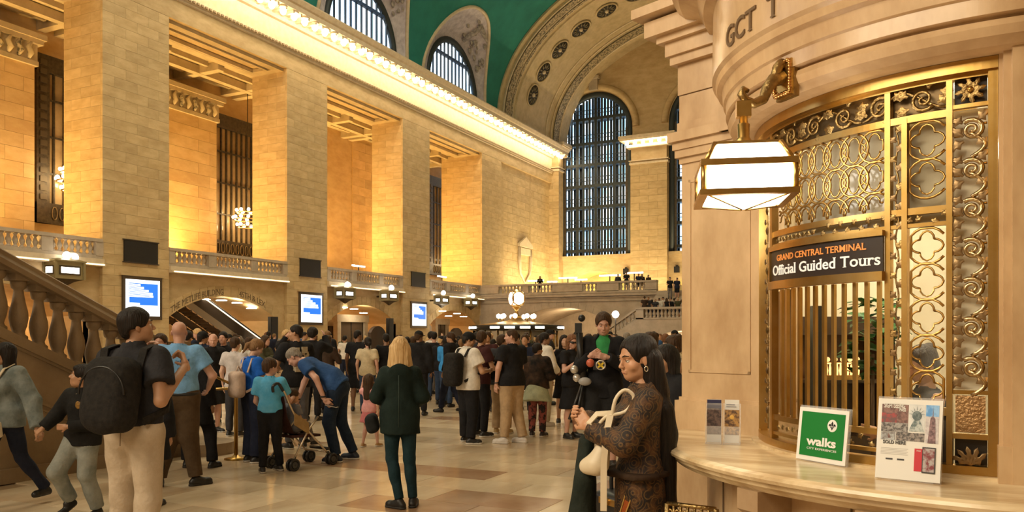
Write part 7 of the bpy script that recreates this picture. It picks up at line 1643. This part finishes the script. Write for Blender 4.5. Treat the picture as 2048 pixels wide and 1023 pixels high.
# ---- woman in white tank top, hand to her hip
root, J, HC, Rh, hs = person(1350, 8.2, 255, 'woman in white tank top with one arm raised beside the booth', mm(1, 'brown', WHITE, BLK, BLACKSHOE), H=1.63, female=True, lod=1, hair='bun', top='tank', hem=.98, loose=.012, headpitch=-14, bloose=.03, pose=dict(elbR=(.34, .06, 1.20), wriR=(.16, .16, 1.05), elbL=(-.30, .10, 1.24), wriL=(-.16, .32, 1.38)))
person(1301, 9.2, 250, 'woman with white headband and hand at her chin behind the robe woman', mm(0, 'brown', WHITE, BLK, BLACKSHOE), H=1.67, female=True, lod=1, hair='bun', top='tank', pose=dict(elbL=(-.22, .14, 1.22), wriL=(-.05, .17, 1.46), elbR=(.24, .08, 1.15), wriR=(.05, .22, 1.2)))
root, J, HC, Rh, hs = person(1334, 5.3, 230, 'person in black clothes standing between the robe woman and the booth', mm(1, 'black', BLK, BLK, BLACKSHOE, DSOLE), H=1.56, lod=1, hair='long', top='coat', hem=.62, loose=.05, bloose=.03, girth=1.1, headyaw=0)
g_ = local_root(root, 'black_bag', 'black bag with gold clasp on the floor by the booth', 'bag'); 
sd(g_, 'bag_body', [rbox(V3(.05, .32, .30), V3(.20, .12, .30), .05, None, .02)], .016, mat('bag_leather', (.014, .013, .013), .35)); b = MB(); b.obox((.05, .445, .55), .09, .008, .02); b.build('clasp_bar', BRASS, g_, False); b = MB(); b.sphere((.05, .455, .55), .028, 10, 8); b.build('clasp', BRASS, g_, False)
tb(g_, 'handle', [(-.08, .32, .58), (-.06, .32, .72), (.16, .32, .72), (.18, .32, .58)], .014, BLACK)
# ---- boy in black jacket, woman in denim jacket
root, J, HC, Rh, hs = person(166, 7.15, 222, 'boy in black jacket with gold emblem, looking up and holding a hand', mm(1, 'black', cloth('boy_jacket', (.012, .012, .012)), cloth('faded_jeans', (.20, .22, .20), (.34, .35, .32), 6), BLACKSHOE), H=1.34, lod=0, hair='fringe', top='jacket', loose=.032, hem=.84, headyaw=62, headpitch=16, bloose=.035,
    pose=dict(elbR=(.30, .08, 1.18), wriR=(.37, .20, 1.05), elbL=(-.24, .10, 1.10), wriL=(-.03, .27, 1.08), kneeR=(.13, .26, .56), ankR=(.15, .02, .20), kneeL=(-.09, .05, .5), ankL=(-.12, -.10, .085), tipR=1), handR=((.6, .3, -.6), (0, -.6, -.6), 1.2), handL=((.9, .3, 0), (0, -1, 0), 1.3))
face_parts(root, HC, Rh, hs, mat('lips_tan'), HAIR['black'], lidm=SKIN[1])
s_ = J['s']; sd(root, 'emblem', [ell_(V3(-.085, .165, 1.32)*s_, V3(.045, .012, .05)*s_, rotm('x', -.1), .01)], .008, mat('emblem_gold', (.40, .22, .04), .5, col2=(.10, .05, .02), scale=40))
sd(root, 'collar', [cap(V3(-.06, .02, 1.485)*s_, V3(0, .085, 1.43)*s_, .025*s_, .02*s_, .01), cap(V3(.06, .02, 1.485)*s_, V3(0, .085, 1.43)*s_, .025*s_, .02*s_, .01)], .010, cloth('collar_tan', (.22, .17, .12)))
wboy = root
DEN = cloth('denim_jacket', (.13, .155, .15), (.26, .29, .28), 7)
root, J, HC, Rh, hs = person(12, 7.55, 236, 'woman in faded denim jacket with cream bag, leading the boy by the hand', mm(1, 'black', DEN, cloth('ripped_navy', (.012, .015, .03)), BLACKSHOE, DSOLE), H=1.56, female=True, lod=0, hair='long', top='jacket', loose=.035, hem=.86, headyaw=30, bloose=.012, pose=dict(elbL=(-.33, -.06, 1.13), wriL=(-.46, -.02, .85), elbR=(.25, .05, 1.14), kneeL=(-.1, -.1, .52), ankL=(-.12, -.36, .16), kneeR=(.1, .2, .52), ankR=(.12, .3, .085)), handL=((-.5, .1, -.8), (.2, 0, -1), 1.3))
face_parts(root, HC, Rh, hs, mat('lips_tan'), HAIR['black'], lidm=SKIN[1])
s_ = J['s']; q_ = local_root(root, 'crossbody_bag', 'cream crossbody bag with flap worn by the woman in denim', 'bag')
sd(q_, 'bag_body', [rbox(V3(-.13, .245, .84)*s_, V3(.125, .05, .085)*s_, .025, rotm('y', .18), .01)], .010, CRM); sd(q_, 'flap', [rbox(V3(-.13, .285, .855)*s_, V3(.120, .02, .07)*s_, .016, rotm('y', .18), .01)], .008, mat('cream_flap', (.58, .48, .34), .5))
strap(q_, 'strap', [V3(-.03, .26, .92)*s_, V3(-.04, .245, 1.10)*s_, V3(-.08, .195, 1.30)*s_, V3(-.10, .09, 1.47)*s_, V3(-.10, -.02, 1.52)*s_], .03, .008, CRM, nrm=[(0, 1, 0), (0, 1, 0), (0, 1, .2), (0, 1, .6), (0, 0, 1)])
# ---- seller inside the booth
root, J, HC, Rh, hs = person(1850, 4.5, 250, 'seller with dark hair seated inside the booth behind the lattice', mm(1, 'black', cloth('seller_top', (.015, .015, .016)), BLK, BLACKSHOE), H=1.56, female=True, lod=1, hair='bun', top='tank', headpitch=-20, headyaw=-20, pose=dict(elbL=(-.24, .10, 1.16), wriL=(-.1, .30, 1.2)))
# ---- people around the queue
person(425, 13.5, 150, 'bald man with glasses in black behind the brass rail', mm(3, None, BLK, cloth('black_shorts'), BLACKSHOE), H=1.68, lod=1, hair='bald', headyaw=30, headpitch=-8, bottom='shorts', bloose=.04, loose=.03, hem=.8)
person(388, 9.9, 30, 'person in long black coat just behind the bald man', mm(1, 'black', BLK, BLK, BLACKSHOE, DSOLE), H=1.52, lod=1, hair='short', top='coat', hem=.62, loose=.05, bloose=.03, pose=dict(ankR=(.28, .0, .085), kneeR=(.2, .08, .5)))
person(298, 7.6, 20, 'person in black crouching behind the backpack man', mm(1, 'black', BLK, BLK, BLACKSHOE, DSOLE), H=1.30, lod=1, hair='short', top='coat', hem=.60, loose=.05)
person(322, 10.4, 200, 'person in brown raising a camera behind the backpack man', mm(3, 'brown', cloth('taupe', (.16, .10, .07)), BLK, BLACKSHOE), H=1.66, lod=1, hair='short', pose=dict(elbR=(.25, .16, 1.32), wriR=(.10, .26, 1.55), elbL=(-.25, .16, 1.32), wriL=(-.10, .26, 1.55)))
person(447, 15.0, 200, 'man in dark shirt holding a phone high beside the escalators', mm(3, 'black', BLK, DKGREY, BLACKSHOE), H=1.72, lod=1, hair='short', pose=dict(elbR=(.26, .14, 1.34), wriR=(.20, .24, 1.60)))
person(470, 13.0, 30, 'person in pale grey top beside the woman in royal blue', mm(0, 'brown', cloth('pale_grey', (.45, .42, .42)), DKGREY, BLACKSHOE), H=1.62, lod=1, hair='short')
# ---- brass stanchion with rails
st_ = gp(472, 10.55); r = empty('brass_stanchion', st_, YAW, 'brass queue post with two brass rails beside the bottom step', 'post')
MB().lathe([(.15, 0), (.15, .015), (.06, .03), (.03, .06)], 18).build('foot', BRASS, r, False); MB().lathe([(.026, .04), (.026, .98), (.034, .985), (.034, 1.0), (.01, 1.01)], 14).build('tube', BRASS, r, False)
tb(r, 'rail', [(0, 0, .93), (-.45, 0, .925)], .018, BRASS); tb(r, 'rail', [(0, 0, .96), (-.36, -.4, 1.22)], .018, BRASS)
# ================================================================== CROWD
TPL = []
for i, kw in enumerate((
    dict(H=1.75, hair='short', top='tee', pose=dict(elbR=(.25, .08, 1.14), wriR=(.15, .28, 1.14), elbL=(-.25, -.02, 1.13))),
    dict(H=1.75, hair='crop', top='tee', bottom='shorts', girth=1.1, hem=.82, headyaw=40),
    dict(H=1.65, hair='long', top='long', female=True, pose=dict(elbR=(.24, .1, 1.16), wriR=(.1, .28, 1.3), elbL=(-.24, .1, 1.16), wriL=(-.1, .28, 1.3))),
    dict(H=1.65, hair='pony', top='tee', female=True, bottom='leggings', headyaw=-35),
    dict(H=1.75, hair='cap', top='jacket', loose=.03, headyaw=25),
    dict(H=1.72, hair='curly', top='jacket', hem=.8, loose=.03, pose=dict(elbR=(.27, .14, 1.34), wriR=(.14, .26, 1.60), elbL=(-.25, .1, 1.2), wriL=(-.1, .28, 1.3))),
    dict(H=1.62, hair='bob', top='tank', female=True, bottom='skirt', skirt=(.5, .2), headyaw=20),
    dict(H=1.75, hair='short', top='long', loose=.03, girth=1.08, pose=dict(ankL=(-.1, .2, .085), kneeL=(-.1, .12, .5), ankR=(.1, -.22, .1), kneeR=(.1, -.03, .5))))):
    TPL.append((person_meshes('crowd%d' % i, lod=2, **kw)[0], kw['H']))
CT = [('black', BLK), ('black', BLK), ('charcoal', DKGREY), ('navy', NAVY), ('dark brown', cloth('dkbrown', (.04, .024, .016))), ('white', WHITE), ('grey', cloth('crowd_grey', (.14, .13, .13))), ('maroon', cloth('maroon', (.045, .014, .014))),
      ('olive', cloth('olive', (.05, .05, .025))), ('cream', cloth('cream', (.50, .42, .28))), ('blue', cloth('crowd_blue', (.03, .08, .2))), ('black', BLK), ('charcoal', DKGREY)]
CB = [('black', BLK), ('blue jean', cloth('crowd_jeans', (.03, .05, .1))), ('khaki', KHAKI), ('grey', cloth('crowd_grey')), ('black', BLK), ('navy', NAVY)]
CH = ['black', 'brown', 'black', 'lightbrown', 'grey', 'brown', 'blonde', 'auburn']
WHERE = [(455, 'below the escalators'), (560, 'left of the graphic tee man'), (660, 'behind the bending man'), (780, 'behind the girl in pink'), (880, 'right of the blonde woman'), (960, 'behind the white tee man'),
         (1070, 'before the information booth'), (1140, 'left of the auburn woman'), (1230, 'near the photographer'), (1300, 'behind the robe woman'), (1420, 'behind the white tank top')]
seen = {}
def crowd(px, d, face, t=None, top=None, bot=None, hair=None, H=None, z=0.0, group='crowd across the hall', lab=None, skin=None):
    t = random.randrange(len(TPL)) if t is None else t; M_, H0 = TPL[t]
    tn, tm_ = top if top else random.choice(CT); bn, bm = bot if bot else random.choice(CB); hn = hair or random.choice(CH); H = H or H0*random.uniform(.94, 1.05)
    if lab is None:
        w = next(x[1] for x in WHERE if px < x[0]); dep = 'nearer' if d < 22 else 'farther' if d < 32 else 'far'
        act = ('standing', 'in shorts', 'with long hair', 'with ponytail', 'in a cap', 'with raised arm', 'in a skirt', 'mid-stride')[t]
        lab = '%s person %s, %s top, %s bottoms, %s' % (dep, act, tn, bn, w)
    seen[lab] = seen.get(lab, 0)+1
    r = place('person', px, d, face, lab, group, z); r.scale = (H/H0,)*3
    mats = dict(skin=SKIN[random.choice((0, 1, 1, 2, 3)) if skin is None else skin], hair=HAIR[hn], top=tm_, bottom=bm, shoe=BLACKSHOE, cap=HAIR['cap'])
    for n, me, role in M_: 
        if mats.get(role): 
            o = bpy.data.objects.new(n, me); COL.objects.link(o); o.parent = r
            if len(me.materials) == 0: me.materials.append(mats[role])
            elif me.materials[0] != mats[role]: o.material_slots[0].link = 'OBJECT'; o.material_slots[0].material = mats[role]
    return r
random.seed(11)
pts = [gp(*q) for q in ((425, 13.5), (447, 15), (1088, 14.6), (1128, 15), (470, 13))]
BL = ('black', BLK); NV = ('navy', NAVY); JNS = ('blue jean', CB[1][1])
CYAN = ('bright blue', cloth('cyan_top', (.04, .24, .58)))
for (px, d, f, t, top, bot, hair, H, lab) in (
    (716, 17.5, 15, 1, BL, BL, 'black', 1.78, 'man in black tee and cap left of the woman in cream, mid crowd'), (735, 16.8, 20, 3, ('cream', CT[9][1]), JNS, 'black', 1.62, 'woman in cream top with dark bag strap behind the girl in pink'),
    (772, 18.0, 350, 0, BL, BL, 'black', 1.70, 'man in black tee just left of the blonde head'), (838, 16.5, 10, 4, BL, BL, 'brown', 1.75, 'broad man in black jacket just right of the blonde head'),
    (868, 20.5, 0, 0, BL, JNS, 'black', 1.76, 'tall man in black shirt and jeans right of the blonde woman'), (893, 18.5, 30, 2, CYAN, JNS, 'black', 1.66, 'woman in bright blue top left of the white tee man'),
    (975, 17.5, 200, 0, ('maroon', CT[7][1]), BL, 'brown', 1.74, 'man in maroon shirt facing the viewer above the white tee man'), (1050, 16.5, 190, 0, ('navy', NAVY), BL, 'brown', 1.68, 'person in navy behind the khaki man facing the viewer'),
    (625, 15.5, 20, 5, BL, BL, 'black', 1.80, 'curly haired person right of the graphic tee man'), (655, 17.0, 40, 2, ('dark brown', CT[4][1]), BL, 'brown', 1.66, 'long haired person behind the bending man'),
    (530, 16.5, 120, 2, ('olive', CT[8][1]), BL, 'brown', 1.66, 'woman in olive top left of the graphic tee man'), (498, 15.5, 60, 0, ('white', WHITE), BL, 'brown', 1.62, 'person in white behind the royal blue woman'),
    (1262, 13.0, 190, 5, BL, BL, 'black', 1.62, 'dark haired person between the photographer and the robe woman'), (1236, 15.0, 170, 2, ('cream', CT[9][1]), BL, 'brown', 1.64, 'woman in cream just right of the photographer'),
    (405, 14.5, 30, 4, NV, BL, 'black', 1.72, 'man in navy cap above the bald head with glasses'), (375, 16.5, 30, 5, BL, BL, 'black', 1.74, 'curly person raising an arm right of the bald man')):
    crowd(px, d, f, t, top, bot, hair, H, lab=lab); pts.append(gp(px, d))
n = 0
while n < 112:
    d = random.choice((random.uniform(17, 24), random.uniform(20, 32), random.uniform(26, 42))); px = random.uniform(395, 1372)
    p = gp(px, d)
    if any((p-q).length < .62 for q in pts): continue
    if 935 < px < 1125 and 41 < d < 48: continue
    if (p-ic).length < 3.2 or p.x < -30: continue
    pts.append(p); n += 1
    crowd(px, d, random.choice((0, 20, 340, 60, 300, 180, 200, 150, 90)))
# balcony and stair crowds
for k, (px, d, z, lab) in enumerate(((1253, 70.5, BZ, 'dark figure at the end balcony rail, left one'), (1277, 70.5, BZ, 'dark figure in the middle of the end balcony group'), (1284, 71, BZ, 'pale figure at the end balcony group'), (1297, 70.5, BZ, 'dark figure at the right end of the balcony rail'),
    (1236, 71, BZ, 'small dark figure on the balcony below the end window'), (1340, 66.7, BZ-.75, 'dark figure standing at the top of the end stairs'), (1354, 66.6, BZ-.75, 'second dark figure at the top of the end stairs'), (1080, 74.2, BZ, 'small figure on the balcony near the corner wall'))):
    crowd(px, d, 180, k % 5, CT[(k*3) % 5], None, 'black', z=z, group='people on the end balcony', lab=lab)
for k in range(12):
    px = 1289+k*7.4; crowd(px, 62.7+.5*(k % 3), 180 if k % 2 else 0, k % 8, random.choice(CT), None, None, z=LZ, group='people on the end stair landing', lab='tiny crowd member on the end stair landing, number %s from the slope' % ('one two three four five six seven eight nine ten eleven twelve'.split()[k]))
